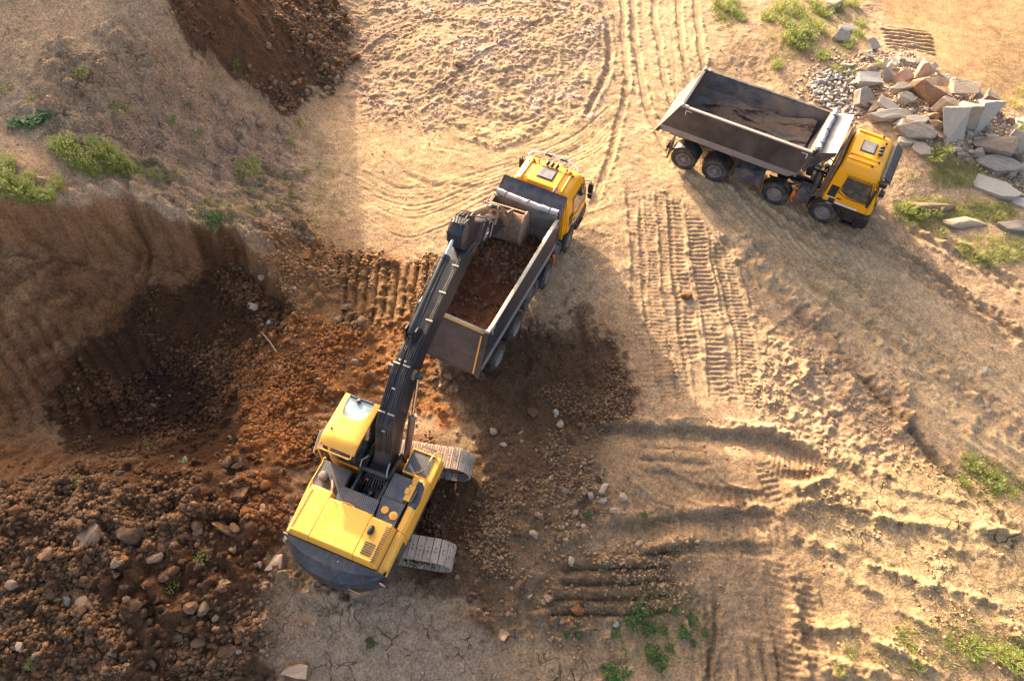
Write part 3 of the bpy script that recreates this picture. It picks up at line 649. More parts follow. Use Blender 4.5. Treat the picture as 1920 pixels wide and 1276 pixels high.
def ground_material():
    m, n, l, b = new_mat('soil_ground')
    tc = N(n, "ShaderNodeTexCoord").outputs["Object"]
    ac = N(n, "ShaderNodeAttribute"); ac.attribute_name = 'soil'
    ak = N(n, "ShaderNodeAttribute"); ak.attribute_name = 'mask'
    sp = N(n, "ShaderNodeSeparateColor"); l.new(ak.outputs["Color"], sp.inputs[0])
    n1 = noise(n, l, tc, 14, 6, .7); n2 = noise(n, l, tc, 3.0, 5, .65, .5); n3 = noise(n, l, tc, 45, 3, .6)
    c = mix_col(n, l, .75, ac.outputs["Color"], ramp(n, l, n1, .34, .64, (.28, .26, .24), (1.16, 1.16, 1.16)), 'MULTIPLY')
    c = mix_col(n, l, 1.0, c, ramp(n, l, n2, .3, .7, (.85, .82, .80), (1.22, 1.22, 1.22)), 'MULTIPLY')
    peb = N(n, "ShaderNodeTexVoronoi", feature='F1'); peb.inputs["Scale"].default_value = 16; l.new(tc, peb.inputs["Vector"])
    pm = ramp(n, l, peb.outputs["Distance"], .10, .30, (1, 1, 1), (0, 0, 0))
    pr = N(n, "ShaderNodeSeparateColor"); l.new(peb.outputs["Color"], pr.inputs[0])
    pk = N(n, "ShaderNodeMath", operation='MULTIPLY'); l.new(ramp(n, l, pr.outputs[0], .55, .75), pk.inputs[0]); l.new(pm, pk.inputs[1])
    pk2 = N(n, "ShaderNodeMath", operation='MULTIPLY', use_clamp=True); l.new(pk.outputs[0], pk2.inputs[0]); l.new(sp.outputs[1], pk2.inputs[1])
    c = mix_col(n, l, pk2.outputs[0], c, mix_col(n, l, 1.0, c, (1.35, 1.3, 1.25), 'MULTIPLY'))
    # shrinkage cracks
    wv = N(n, "ShaderNodeVectorMath", operation='ADD'); l.new(tc, wv.inputs[0])
    nn = N(n, "ShaderNodeTexNoise"); nn.inputs["Scale"].default_value = 2.2; l.new(tc, nn.inputs["Vector"])
    sc = N(n, "ShaderNodeVectorMath", operation='SCALE'); l.new(nn.outputs["Color"], sc.inputs[0]); sc.inputs[3].default_value = .55; l.new(sc.outputs[0], wv.inputs[1])
    flat_ = N(n, "ShaderNodeVectorMath", operation='MULTIPLY'); l.new(wv.outputs[0], flat_.inputs[0]); flat_.inputs[1].default_value = (1, 1, .2)
    vo = N(n, "ShaderNodeTexVoronoi", feature='DISTANCE_TO_EDGE'); vo.inputs["Scale"].default_value = 2.0; l.new(flat_.outputs[0], vo.inputs["Vector"])
    ck = ramp(n, l, vo.outputs["Distance"], .008, .03, (1, 1, 1), (0, 0, 0))
    gate = ramp(n, l, noise(n, l, tc, 1.3, 3), .46, .6)
    k1 = N(n, "ShaderNodeMath", operation='MULTIPLY'); l.new(ck, k1.inputs[0]); l.new(gate, k1.inputs[1])
    k2 = N(n, "ShaderNodeMath", operation='MULTIPLY', use_clamp=True); l.new(k1.outputs[0], k2.inputs[0]); l.new(sp.outputs[0], k2.inputs[1])
    c = mix_col(n, l, k2.outputs[0], c, mix_col(n, l, 1.0, c, (.32, .28, .26), 'MULTIPLY'))
    l.new(c, b.inputs["Base Color"]); b.inputs["Roughness"].default_value = .95; b.inputs["Specular IOR Level"].default_value = .12
    hs = N(n, "ShaderNodeMath", operation='MULTIPLY_ADD'); l.new(n1, hs.inputs[0]); hs.inputs[1].default_value = 1.0; l.new(k2.outputs[0], hs.inputs[2])
    a1 = N(n, "ShaderNodeMath", operation='SUBTRACT'); l.new(n1, a1.inputs[0]); l.new(k2.outputs[0], a1.inputs[1])
    a2 = N(n, "ShaderNodeMath", operation='MULTIPLY_ADD'); l.new(n3, a2.inputs[0]); a2.inputs[1].default_value = .35; l.new(a1.outputs[0], a2.inputs[2])
    a3 = N(n, "ShaderNodeMath", operation='MULTIPLY_ADD'); l.new(pk2.outputs[0], a3.inputs[0]); a3.inputs[1].default_value = .35; l.new(a2.outputs[0], a3.inputs[2])
    bn = N(n, "ShaderNodeBump"); l.new(a3.outputs[0], bn.inputs["Height"]); bn.inputs["Distance"].default_value = .085; l.new(sp.outputs[1], bn.inputs["Strength"])
    l.new(bn.outputs[0], b.inputs["Normal"])
    return m
M['ground'] = ground_material()
def build_ground():
    me = bpy.data.meshes.new('ground'); nv = NX * NY; nf = (NX - 1) * (NY - 1)
    me.vertices.add(nv); me.vertices.foreach_set('co', np.stack([X, Y, Z], -1).astype(np.float32).ravel())
    a = (np.arange(NY - 1)[:, None] * NX + np.arange(NX - 1)[None]).ravel()
    q = np.stack([a, a + 1, a + NX + 1, a + NX], 1).astype(np.int32)
    me.loops.add(nf * 4); me.loops.foreach_set('vertex_index', q.ravel())
    me.polygons.add(nf); me.polygons.foreach_set('loop_start', np.arange(0, nf * 4, 4, dtype=np.int32))
    me.polygons.foreach_set('use_smooth', np.ones(nf, bool))
    me.update(calc_edges=True)
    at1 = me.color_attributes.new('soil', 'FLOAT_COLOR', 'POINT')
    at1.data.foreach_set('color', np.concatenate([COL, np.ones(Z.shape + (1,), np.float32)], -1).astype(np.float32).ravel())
    at2 = me.color_attributes.new('mask', 'FLOAT_COLOR', 'POINT')
    at2.data.foreach_set('color', np.stack([CRACK, ROUGHM, CRACK * 0, CRACK * 0 + 1], -1).astype(np.float32).ravel())
    me.materials.append(M['ground'])
    o = bpy.data.objects.new('ground', me); scene.collection.objects.link(o); o['kind'] = 'structure'
    return o
build_ground()
print('ground built', time.time() - T0)

# ------------------------------------------------------------------ tipper truck
def lerp_tab(tab, z):
    for (a, va), (b, vb) in zip(tab[:-1], tab[1:]):
        if z <= b: t = max(0, (z - a) / (b - a)); return va + (vb - va) * t
    return tab[-1][1]
def bar(mb, p, q, w, h=None, mi=0):
    """rectangular bar between two points"""
    h = h or w; p, q = Vector(p), Vector(q); t = (q - p).normalized(); s = t.cross(Vector((0, 0, 1)))
    s = Vector((0, 1, 0)) if s.length < 1e-3 else s.normalized(); u = s.cross(t)
    c = [p - s * w / 2 - u * h / 2, p + s * w / 2 - u * h / 2, p + s * w / 2 + u * h / 2, p - s * w / 2 + u * h / 2]
    return mb.hexa([tuple(v) for v in c] + [tuple(v + (q - p)) for v in c], mi)

def wheel_part(root, x, side, rear, steer=0.0):
    """hub with tyre and rim as sub-parts; y=0 is the outer face"""
    hub = MB(); s = side
    if rear: hub.lathe([(.0, -.02 * s), (.10, -.02 * s), (.13, -.10 * s), (.13, -.2 * s)], (0, 0, 0), 'y', 16)
    else: hub.lathe([(.0, .035 * s), (.075, .03 * s), (.10, .0), (.10, -.12 * s)], (0, 0, 0), 'y', 16)
    for k in range(10):
        a = k * math.pi / 5; r = .155
        hub.lathe([(.014, -.12 * s if rear else .0), (.014, -.08 * s if rear else .035 * s)], (r * math.cos(a), 0, r * math.sin(a)), 'y', 6)
    h = part('wheel', hub, 'rim', root, smooth=35); h.location = (x, 1.23 * s, .52); h.rotation_euler = (0, 0, steer)
    t = MB(); W = .58 if rear else .32
    def tyre(y0, y1):
        t.lathe([(.30, y0 - .01 * s), (.33, y0 + .012 * s), (.42, y0 + .02 * s), (.49, y0), (.52, y0 - .05 * s), (.522, (y0 + y1) / 2), (.52, y1 + .05 * s), (.49, y1), (.32, y1 - .0 * s)], (0, 0, 0), 'y', 44, cap=(0, 0))
        for k in range(44):
            a = 2 * math.pi * k / 44
            for yy, o in ((y0 - .045 * s, 0), (y1 + .045 * s, .5), (y0 - .12 * s, .5)):
                aa = a + o * 2 * math.pi / 44; ca, sa = math.cos(aa), math.sin(aa); r0, r1 = .515, .538; w = .024
                u = (-sa * w, ca * w); y_a, y_b = sorted((yy - .035, yy + .035))
                t.hexa([(r0 * ca - u[0], y_a, r0 * sa - u[1]), (r0 * ca + u[0], y_a, r0 * sa + u[1]), (r0 * ca + u[0], y_b, r0 * sa + u[1]), (r0 * ca - u[0], y_b, r0 * sa - u[1]),
                        (r1 * ca - u[0], y_a, r1 * sa - u[1]), (r1 * ca + u[0], y_a, r1 * sa + u[1]), (r1 * ca + u[0], y_b, r1 * sa + u[1]), (r1 * ca - u[0], y_b, r1 * sa - u[1])])
    if rear: tyre(0, -.27 * s); tyre(-.31 * s, -.58 * s)
    else: tyre(0, -.32 * s)
    part('tyre', t, 'tyre', h, smooth=35)
    r = MB()
    if rear: r.lathe([(.31, .015 * s), (.285, .02 * s), (.27, -.02 * s), (.25, -.12 * s), (.20, -.13 * s), (.12, -.12 * s)], (0, 0, 0), 'y', 32, cap=(0, 1))
    else: r.lathe([(.31, .015 * s), (.285, .02 * s), (.27, -.03 * s), (.235, -.04 * s), (.20, .0), (.11, .01 * s)], (0, 0, 0), 'y', 32, cap=(0, 1))
    for k in range(8):
        a = (k + .5) * math.pi / 4; rr = .235; yy = -.118 * s if rear else -.034 * s
        r.lathe([(.024, yy - .004), (.024, yy + .004)], (rr * math.cos(a), 0, rr * math.sin(a)), 'y', 8, mi=1)
    part('rim', r, ['rim', 'black'], h, smooth=35)
    return h

XF = [(.55, 7.34), (1.15, 7.38), (1.7, 7.33), (2.55, 7.10), (2.78, 6.99), (2.90, 6.86), (2.97, 6.70)]
XR = [(.55, 5.58), (1.0, 5.53), (2.6, 5.53), (2.85, 5.58), (2.97, 5.68)]
HW = [(.55, 1.17), (1.1, 1.22), (1.7, 1.22), (2.5, 1.15), (2.72, 1.12), (2.90, 1.03), (2.97, .94)]
def ring(z, n=6, o=0.0):
    xf, xr, hw = lerp_tab(XF, z) + o, lerp_tab(XR, z) - o, lerp_tab(HW, z) + o
    rf, rb = .20, .08; out = []
    for cx_, cy_, r, a0 in ((xf - rf, hw - rf, rf, 0), (xr + rb, hw - rb, rb, 90), (xr + rb, -hw + rb, rb, 180), (xf - rf, -hw + rf, rf, 270)):
        for k in range(n):
            a = R(a0 + 90 * k / (n - 1)); out.append((cx_ + r * math.cos(a), cy_ + r * math.sin(a), z))
    return out
def panel_on(mb, side, poly_fn, us, vs, off=.008, mi=0): mb.grid(poly_fn, us, vs, mi)

def make_truck(label, loc, heading, first):
    root = tag(empty('tipper_truck', loc, heading), label, 'truck', 'yellow tipper trucks')
    # ---- running gear
    for x, rear in ((0, True), (1.35, True), (3.88, False), (5.81, False)):
        for s in (-1, 1): wheel_part(root, x, s, rear, steer=R(0 if x < 3 else (4 if first else -9)) if not rear else 0)
    c = MB()
    for s in (-1, 1): c.box(-1.0, 7.1, .36 * s - .05, .36 * s + .05, .80, 1.08)
    for x in (-.95, 0, 1.35, 2.5, 3.3, 3.88, 4.9, 5.81): c.box(x - .06, x + .06, -.31, .31, .84, 1.04)
    for x in (0, 1.35, 3.88, 5.81): c.tube([(x, -.98, .52), (x, .98, .52)], .085, 10); c.lathe([(.1, -.22), (.24, -.1), (.24, .1), (.1, .22)], (x, 0, .52), 'y', 16)
    for s in (-1, 1):
        for x in (.0, 1.35, 3.88, 5.81):
            for k in range(4): c.box(x - .5 + .04 * k, x + .5 - .04 * k, .50 * s - .04, .50 * s + .04, .66 - .028 * k, .685 - .028 * k)
    part('chassis', c, 'black', root, bevel=.008)
    for s in (-1, 1):
        for x0, x1, hh in ((-.62, .62, 1.10), (.73, 1.97, 1.10), (3.28, 4.48, 1.14)):
            xc = (x0 + x1) / 2; n = 8; pts = []
            for k in range(n + 1):
                a = R(20 + 140 * k / n); pts.append((xc + .62 * math.cos(a), .52 + .60 * math.sin(a)))
            inn = [(xc + (px_ - xc) * .955, .52 + (pz - .52) * .955) for px_, pz in pts]
            y0, y1 = sorted((.66 * s if x0 < 3 else .9 * s, 1.22 * s)); g = MB(); g.prism(pts + inn[::-1], y0, y1, 'y')
            part('mudguard', g, 'black', root, smooth=40)
    # ---- boxes along the sides between the axles
    t = MB(); t.box(2.1, 3.2, -1.18, -.55, .55, 1.05); t.tube([(2.35, -1.19, .5), (2.35, -1.19, 1.08)], .012, 6); t.tube([(2.95, -1.19, .5), (2.95, -1.19, 1.08)], .012, 6)
    part('fuel_tank', t, 'bluebox', root, bevel=.05, seg=3)
    t = MB(); t.box(2.1, 3.2, .55, 1.18, .5, 1.05); part('air_tank_box', t, 'dark', root, bevel=.05, seg=3)
    t = MB(); t.box(4.62, 5.12, -1.2, -.62, .62, 1.12); t.box(4.66, 5.08, -1.16, -.66, 1.123, 1.15)
    part('battery_box', t, 'bluebox', root, bevel=.02)
    t = MB(); t.lathe([(.02, -.32), (.24, -.30), (.26, -.2), (.26, .2), (.24, .3), (.02, .32)], (4.86, .9, .85), 'y', 20); part('silencer', t, 'steel', root, smooth=40)
    for x, y in ((2.05, -1.24), (3.15, -1.24), (4.58, -1.3), (5.05, -1.28)):
        t = MB(); t.tube([(x, y + .3, .95), (x, y, .62)], .013, 6); t.lathe([(.0, -.025), (.035, -.02), (.035, .02), (0, .025)], (x, y, .6), 'x', 10, mi=1)
        part('marker_light', t, ['black', 'orange'], root, smooth=40)
    t = MB(); t.box(4.45, 4.56, -1.2, -1.14, .55, 1.0); t.box(4.56, 4.60, -1.2, -1.10, .62, .92); part('reflector', t, 'orange', root)
    t = MB()
    for s in (-1, 1): t.box(-.86, -.82, .85 * s - .2, .85 * s + .2, .60, .78)
    t.box(-.86, -.78, -1.1, 1.1, .52, .598); part('tail_light_bar', t, 'dark', root, bevel=.01)
    for s in (-1, 1):
        t = MB(); t.box(-.885, -.863, .85 * s - .17, .85 * s + .17, .65, .75); part('tail_light', t, 'red', root)
        t = MB(); t.box(-.70, -.67, min(.66 * s, 1.2 * s), max(.66 * s, 1.2 * s), .3, .95); part('mud_flap', t, 'black', root)
    # ---- tub
    zs = [1.56, 1.62, 1.85, 2.2, 2.98]
    rx = lambda z: -1.35 + (z - 1.56) / (2.98 - 1.56) * .75
    fxx = lambda z: 4.22 + (z - 1.56) / (2.98 - 1.56) * .25
    outer = [(1.25, 2.98), (1.26, 1.86), (1.12, 1.66), (.95, 1.56)]
    inner = [(1.17, 2.98), (1.17, 2.25), (1.07, 1.90), (.86, 1.72), (.6, 1.66)]
    prof = [(-y, z) for y, z in outer] + [(y, z) for y, z in outer[::-1]] + [(y, z) for y, z in inner] + [(-y, z) for y, z in inner[::-1]]
    b = MB(); n = len(prof); xs = 14; vs = []; fs = []
    for i in range(xs + 1):
        for y, z in prof: vs.append((rx(z) + (fxx(z) - rx(z)) * i / xs, y, z))
    for i in range(xs):
        for k in range(n): k2 = (k + 1) % n; fs.append((i * n + k, i * n + k2, (i + 1) * n + k2, (i + 1) * n + k))
    no = len(outer) * 2
    mi = [0 if (k < no - 1) else 1 for k in range(n)] * xs
    mi = [(1 if (k % n) >= no and (k % n) < n - 1 else 0) for k in range(n * xs)]
    b.add(vs, fs); b.m = mi
    b.add(vs[:n], [tuple(range(n))]); b.add(vs[-n:], [tuple(range(n))])
    body = part('tub', b, ['tub_dusty' if not first else 'tub', 'tub_in'], root)
    b = MB(); fi = lambda z: fxx(z)
    b.hexa([(fi(1.66) - .02, -1.17, 1.62), (fi(1.66) + .08, -1.17, 1.62), (fi(1.66) + .08, 1.17, 1.62), (fi(1.66) - .02, 1.17, 1.62),
            (fi(3.0) - .02, -1.17, 3.08), (fi(3.0) + .07, -1.17, 3.08), (fi(3.0) + .07, 1.17, 3.08), (fi(3.0) - .02, 1.17, 3.08)])
    b.hexa([(4.10, -1.17, 1.70), (4.225, -1.17, 1.70), (4.225, 1.17, 1.70), (4.10, 1.17, 1.70), (4.44, -1.16, 2.6), (4.40, -1.16, 2.6), (4.40, 1.16, 2.6), (4.44, 1.16, 2.6)])
    for y in (-.8, -.4, 0, .4, .8): b.box(4.42, 4.55, y - .04, y + .04, 1.7, 2.9)
    part('front_board', b, 'tub_in', root, bevel=.006)
    # top rails, bare where the paint is gone
    for s in (-1, 1):
        t = MB(); y0, y1 = sorted((1.155 * s, 1.275 * s))
        t.box(-.62, 4.47, y0, y1, 2.982, 3.035)
        part('top_rail', t, 'steel' if s < 0 else 'dark', root, bevel=.012)
        t = MB()                                       # pale skirt along the foot of the side
        yo, yi = 1.285 * s, 1.20 * s
        t.hexa([(rx(1.6), yi - .03 * s, 1.60), (4.02, yi - .03 * s, 1.60), (4.02, yo - .03 * s, 1.60), (rx(1.6), yo - .03 * s, 1.60),
                (rx(1.85) - .03, yi, 1.87), (4.30, yi, 1.87), (4.30, yo, 1.87), (rx(1.85) - .03, yo, 1.87)])
        t.box(rx(1.87) - .02, 4.32, min(yi, yo) - .0, max(yi, yo) + .006, 1.873, 1.895, 1)
        part('side_skirt', t, ['strip', 'steel'], root)
        t = MB()
        for k in range(7):
            x = -.2 + k * .62; y0, y1 = sorted((.60 * s, 1.13 * s)); t.hexa([(x, y0, 1.46), (x + .08, y0, 1.46), (x + .08, y1, 1.62), (x, y1, 1.62), (x, y0, 1.55), (x + .08, y0, 1.55), (x + .08, y1, 1.68), (x, y1, 1.68)])
        part('tub_rib', t, 'dark', root)
        for xa, d in ((-.42, 1), (4.36, -1)):         # white corner marks
            t = MB(); y = 1.258 * s; y0, y1 = sorted((y, y + .008 * s))
            t.box(min(xa, xa + .24 * d), max(xa, xa + .24 * d), y0, y1, 2.87, 2.90); t.box(min(xa, xa + .03 * d), max(xa, xa + .03 * d), y0, y1, 2.68, 2.87)
            part('corner_mark', t, 'white', root)
    t = MB(); t.box(-.9, 4.2, -.5, .5, 1.36, 1.555)
    for y in (-.42, .42): t.box(-.95, 4.2, y - .07, y + .07, 1.10, 1.36)
    part('subframe', t, 'dark', root)
    t = MB(); t.tube([(4.72, 0, 1.0), (4.64, 0, 2.9)], [.13, .10], 16); t.tube([(4.64, 0, 2.5), (4.6, 0, 2.95)], .07, 12); part('hoist_cylinder', t, 'dark', root, smooth=40)
    # tailgate: flat sloping plate with folded bands
    def tg(z, o): return rx(z) - o
    t = MB()
    bands = [(1.50, .03), (1.66, .07), (1.70, .045), (2.05, .045), (2.08, .06), (2.50, .06), (2.53, .045), (2.92, .045), (2.96, .08), (3.03, .08)]
    pl = [(tg(z, o), z) for z, o in bands] + [(tg(z, -.02), z) for z, o in bands[::-1]]
    t.prism(pl, -1.13, 1.13, 'y')
    tgo = part('tailgate', t, 'tub' if first else 'tub_dusty', root, bevel=.006)
    for s in (-1, 1):
        t = MB(); y0, y1 = sorted((1.132 * s, 1.27 * s))
        t.prism([(tg(1.48, .05), 1.48), (tg(1.48, -.1), 1.48), (tg(3.04, -.1), 3.04), (tg(3.04, .09), 3.04)], y0, y1, 'y')
        part('corner_post', t, 'tub' if first else 'tub_dusty', root, bevel=.012)
        t = MB(); t.lathe([(.045, -.07), (.045, .07)], (tg(2.98, .0), 1.20 * s, 3.07), 'y', 12); t.box(tg(2.98, 0) - .05, tg(2.98, 0) + .22, 1.2 * s - .05, 1.2 * s + .05, 3.04, 3.065); part('tailgate_hinge', t, 'steel', root, smooth=35)
        t = MB(); t.prism([(tg(1.60, .069), 1.60), (tg(1.60, .077), 1.60), (tg(2.88, .077), 2.88), (tg(2.88, .069), 2.88)], min(1.02 * s, 1.07 * s), max(1.02 * s, 1.07 * s), 'y')
        if first: part('reflective_stripe', t, 'yellow_ex', tgo)
    if first:
        t = MB(); t.prism([(tg(2.985, .082), 2.985), (tg(2.985, .09), 2.985), (tg(3.02, .09), 3.02), (tg(3.02, .082), 3.02)], -1.1, 1.1, 'y'); part('reflective_stripe', t, 'yellow_ex', tgo)
    # canopy over the cab gap and rolled tarpaulin
    t = MB()
    cv = [(4.52, 2.72), (4.60, 2.98), (4.78, 3.12), (5.02, 3.20), (5.22, 3.30), (5.25, 3.34)] if first else [(4.52, 2.78), (4.62, 3.02), (4.86, 3.15), (5.22, 3.27), (5.25, 3.30)]
    t.prism(cv + [(x - .02, z - .035) for x, z in cv[::-1]], -1.19, 1.19, 'y')
    part('cab_shield', t, 'boomcw' if first else 'strip', root, smooth=30)
    for s in (-1, 1):
        t = MB(); y0, y1 = sorted((1.192 * s, 1.215 * s)); t.prism([(4.48, 2.2), (4.58, 2.98), (4.80, 3.12), (5.24, 3.33), (5.24, 3.18), (4.74, 2.5)], y0, y1, 'y'); part('shield_side', t, 'dark', root)
    t = MB(); pts = []; rs = []
    for k in range(40):
        y = -1.16 + 2.32 * k / 39; pts.append((4.60 + .006 * math.sin(k * .9) - .03 * (1 - (y / 1.16) ** 2), y, 3.17 + .006 * math.cos(k * .7) - .02 * (1 - (y / 1.16) ** 2))); rs.append(.105 + .004 * math.sin(k * 2.3) + .003 * math.sin(k * 5.1))
    t.tube(pts, rs, 14)
    tr = part('tarpaulin_roll', t, 'tarp', root, smooth=60)
    for y in (-.86, -.05, .8):
        t = MB(); t.lathe([(.118, -.012), (.118, .012)], (4.585, y, 3.165), 'y', 16); part('strap', t, 'dark', tr)
    for s in (-1, 1):
        t = MB(); t.lathe([(.0, -.03), (.055, -.03), (.055, .03), (0, .03)], (4.6, 1.2 * s, 3.17), 'y', 12); t.tube([(4.6, 1.17 * s, 3.17), (4.66, 1.17 * s, 2.94)], .02, 6); part('roll_bracket', t, 'dark', root, smooth=35)
    t = MB(); t.tube([(4.62, -1.0, 3.07), (4.55, -.5, 2.98), (4.54, .0, 2.95), (4.6, .4, 3.02)], .012, 6); part('tarpaulin_rope', t, 'bluebox', root)
    # ---- cab
    zsr = [.55, .75, 1.15, 1.45, 1.7, 2.0, 2.3, 2.5, 2.6, 2.72, 2.80, 2.86, 2.90, 2.94, 2.97]
    t = MB(); rr = [ring(z) for z in zsr]; n = len(rr[0]); vs = [p for r_ in rr for p in r_]; fs = []
    mis = []
    for i in range(len(zsr) - 1):
        for k in range(n): k2 = (k + 1) % n; fs.append((i * n + k, i * n + k2, (i + 1) * n + k2, (i + 1) * n + k)); mis.append(1 if zsr[i] < 1.15 else 0)
    ct = len(vs); xm = (lerp_tab(XF, 2.97) + lerp_tab(XR, 2.97)) / 2
    inn = [(xm + (p[0] - xm) * .6, p[1] * .6, 3.0) for p in rr[-1]]; vs += inn; vs.append((xm, 0, 3.01))
    for k in range(n):
        k2 = (k + 1) % n; fs.append(((len(zsr) - 1) * n + k, (len(zsr) - 1) * n + k2, ct + k2, ct + k)); fs.append((ct + k, ct + k2, ct + n)); mis += [0, 0]
    fs.append(tuple(range(n))); mis.append(1)
    t.add(vs, fs); t.m = mis
    cab = part('cab', t, ['yellow', 'black'], root, smooth=38)
    t = MB()
    for s in (-1, 1): t.tube([(5.66, .80 * s, 2.985), (5.8, .80 * s, 3.005), (6.5, .78 * s, 3.0), (6.72, .74 * s, 2.965)], [.02, .035, .035, .015], 8)
    t.prism([(5.64, 2.98), (5.70, 3.035), (6.45, 3.045), (6.62, 2.995)], -.55, .55, 'y')
    part('roof_panel', t, 'yellow', cab, bevel=.02, smooth=40)
    t = MB(); t.box(5.98, 6.42, -.27, .27, 3.045, 3.075); part('roof_hatch', t, 'hatch', cab, bevel=.03, seg=3)
    t = MB(); t.box(5.93, 6.47, -.32, .32, 3.035, 3.050); part('hatch_seal', t, 'black', cab, bevel=.02)
    gz = [1.62, 1.7, 1.9, 2.1, 2.3, 2.45]
    for s in (-1, 1):
        t = MB()
        def side(u, z, o=.008, s=s): return (u, (lerp_tab(HW, z) + o) * s, z)
        us = [0, .12, .25, .5, .75, 1]
        def win(u, z):
            x0 = 5.98 + .06 * max(0, (1.8 - z)) / .2 * 1; x1 = lerp_tab(XF, z) - .24; x = x0 + (x1 - x0) * u
            zz = z if u > .3 else z + (0 if z > 2.2 else (.3 - u) * .55)
            return side(x, min(zz, 2.47))
        t.grid(win, us, gz); part('side_window', t, 'glass', cab)
        t = MB()
        for a, b_ in (((5.96, 1.66), (5.99, 2.50)), ((5.99, 2.50), (6.86, 2.50)), ((6.86, 2.50), (7.10, 1.58)), ((7.10, 1.58), (6.3, 1.58)), ((6.3, 1.58), (5.96, 1.72))):
            bar(t, side(*a, .008), side(*b_, .008), .022)
        part('window_seal', t, 'black', cab)
        t = MB(); dz = [(5.90, .78), (5.90, 2.56), (6.92, 2.56), (7.16, 1.6), (7.16, 1.1)]
        for a, b_ in zip(dz[:-1], dz[1:]): bar(t, side(*a, .0015), side(*b_, .0015), .010)
        part('door_seam', t, 'black', cab)
        t = MB(); t.box(6.0, 6.16, min(1.225 * s, 1.25 * s), max(1.225 * s, 1.25 * s), 1.42, 1.46); part('door_handle', t, 'black', cab, bevel=.006)
        for us_, zs_ in (([5.62, 5.75, 5.92], [1.42, 1.7, 1.95]), ([5.74, 5.85, 5.98], [1.10, 1.22, 1.36])):
            t = MB(); t.grid(lambda u, z: side(u, z, .007), us_, zs_); part('side_vent', t, 'black', cab)
        for us_, zs_ in (([6.02, 6.4, 6.85], [1.16, 1.25]), ([5.60, 5.75, 5.96], [1.37, 1.41]), ([5.72, 5.9, 6.02], [1.06, 1.10])):
            t = MB(); t.grid(lambda u, z: side(u, z, .012), us_, zs_); part('white_stripe', t, 'white', cab)
        # wheel arch and steps
        t = MB(); pts = [(5.81 + .66 * math.cos(R(a)), .52 + .66 * math.sin(R(a))) for a in range(5, 176, 17)]; inn = [(5.81 + (x - 5.81) * .93, .52 + (z - .52) * .93) for x, z in pts]
        t.prism(pts + inn[::-1], min(.9 * s, 1.27 * s), max(.9 * s, 1.27 * s), 'y'); part('wheel_arch', t, 'black', root, smooth=40)
        t = MB(); t.box(6.52, 7.2, min(1.0 * s, 1.24 * s), max(1.0 * s, 1.24 * s), .32, .38); t.box(6.56, 7.1, min(1.0 * s, 1.22 * s), max(1.0 * s, 1.22 * s), .56, .60)
        t.box(6.52, 6.56, min(1.0 * s, 1.22 * s), max(1.0 * s, 1.22 * s), .38, .8); part('cab_step', t, 'black', root, bevel=.01)
        # mirrors
        t = MB(); t.tube([(7.0, 1.14 * s, 2.52), (7.06, 1.38 * s, 2.56), (7.04, 1.42 * s, 2.35)], .018, 8); t.tube([(7.16, 1.18 * s, 1.72), (7.06, 1.40 * s, 1.74)], .018, 8)
        t.box(7.0, 7.10, min(1.32 * s, 1.50 * s), max(1.32 * s, 1.50 * s), 1.98, 2.44); t.box(7.01, 7.10, min(1.33 * s, 1.49 * s), max(1.33 * s, 1.49 * s), 1.70, 1.93); part('mirror', t, 'black', root, bevel=.025, seg=3)
        t = MB(); t.box(7.36, 7.40, min(.78 * s, 1.1 * s), max(.78 * s, 1.1 * s), .74, .92); part('headlight', t, 'lensglass', root, bevel=.02)
    t = MB()
    def ws(u, z): y = u * (lerp_tab(HW, z) - .05); return (lerp_tab(XF, z) + .010 - .20 * max(0, abs(u) - .82) ** 1 * .55, y, z)
    t.grid(ws, [-1, -.93, -.86, -.7, -.4, 0, .4, .7, .86, .93, 1], [1.55, 1.7, 1.95, 2.2, 2.45, 2.58]); part('windshield', t, 'glass', cab)
    for y in (-.5, .15):
        t = MB(); t.tube([(7.40, y, 1.50), (7.34, y + .5, 1.80)], .01, 6); part('wiper', t, 'black', cab)
    t = MB()
    for k in range(5): t.box(7.37, 7.41, -.85, .85, 1.05 + k * .085, 1.10 + k * .085)
    part('grille', t, 'black', root, bevel=.01)
    t = MB(); t.prism([(6.96, .40), (7.30, .36), (7.46, .46), (7.46, .86), (7.40, 1.0), (7.2, 1.0), (6.96, .9)], -1.22, 1.22, 'y'); part('bumper', t, 'black', root, bevel=.06, seg=3)
    for s in (-1, 1):
        t = MB(); t.lathe([(.0, -.02), (.04, -.015), (.04, .02), (0, .025)], (7.3, 1.2 * s, .72), 'y', 10); part('side_lamp', t, 'lensglass', root)
    if first:
        t = MB(); A = [(6.70, -.98, 3.12), (6.86, -.90, 3.16), (6.98, -.5, 3.17), (7.02, 0, 3.18), (6.98, .5, 3.17), (6.86, .90, 3.16), (6.70, .98, 3.12)]
        t.tube(A, .028, 10); t.tube([(x - .10, y * .9, z - .05) for x, y, z in A[1:-1]], .016, 8)
        for y in (-.8, -.3, .3, .8): t.tube([(6.90 - abs(y) * .05, y, 3.15), (6.82, y, 2.90)], .016, 8)
        part('roof_bar', t, 'chrome', root, smooth=50)
        for y in (-.3, .3):
            t = MB(); t.box(6.93, 7.06, y - .14, y + .14, 3.12, 3.20); part('roof_bar_plate', t, 'black', root, bevel=.02)
        t = MB(); t.tube([(6.55, -.7, 3.01), (6.50, -.3, 3.03), (6.50, .3, 3.03), (6.6, .7, 3.0)], .012, 6); part('roof_cable', t, 'black', root)
    else:
        t = MB(); vz = [(6.98, 2.80), (7.10, 2.84), (7.34, 2.72), (7.40, 2.60), (7.38, 2.58), (7.30, 2.66), (7.08, 2.78)]
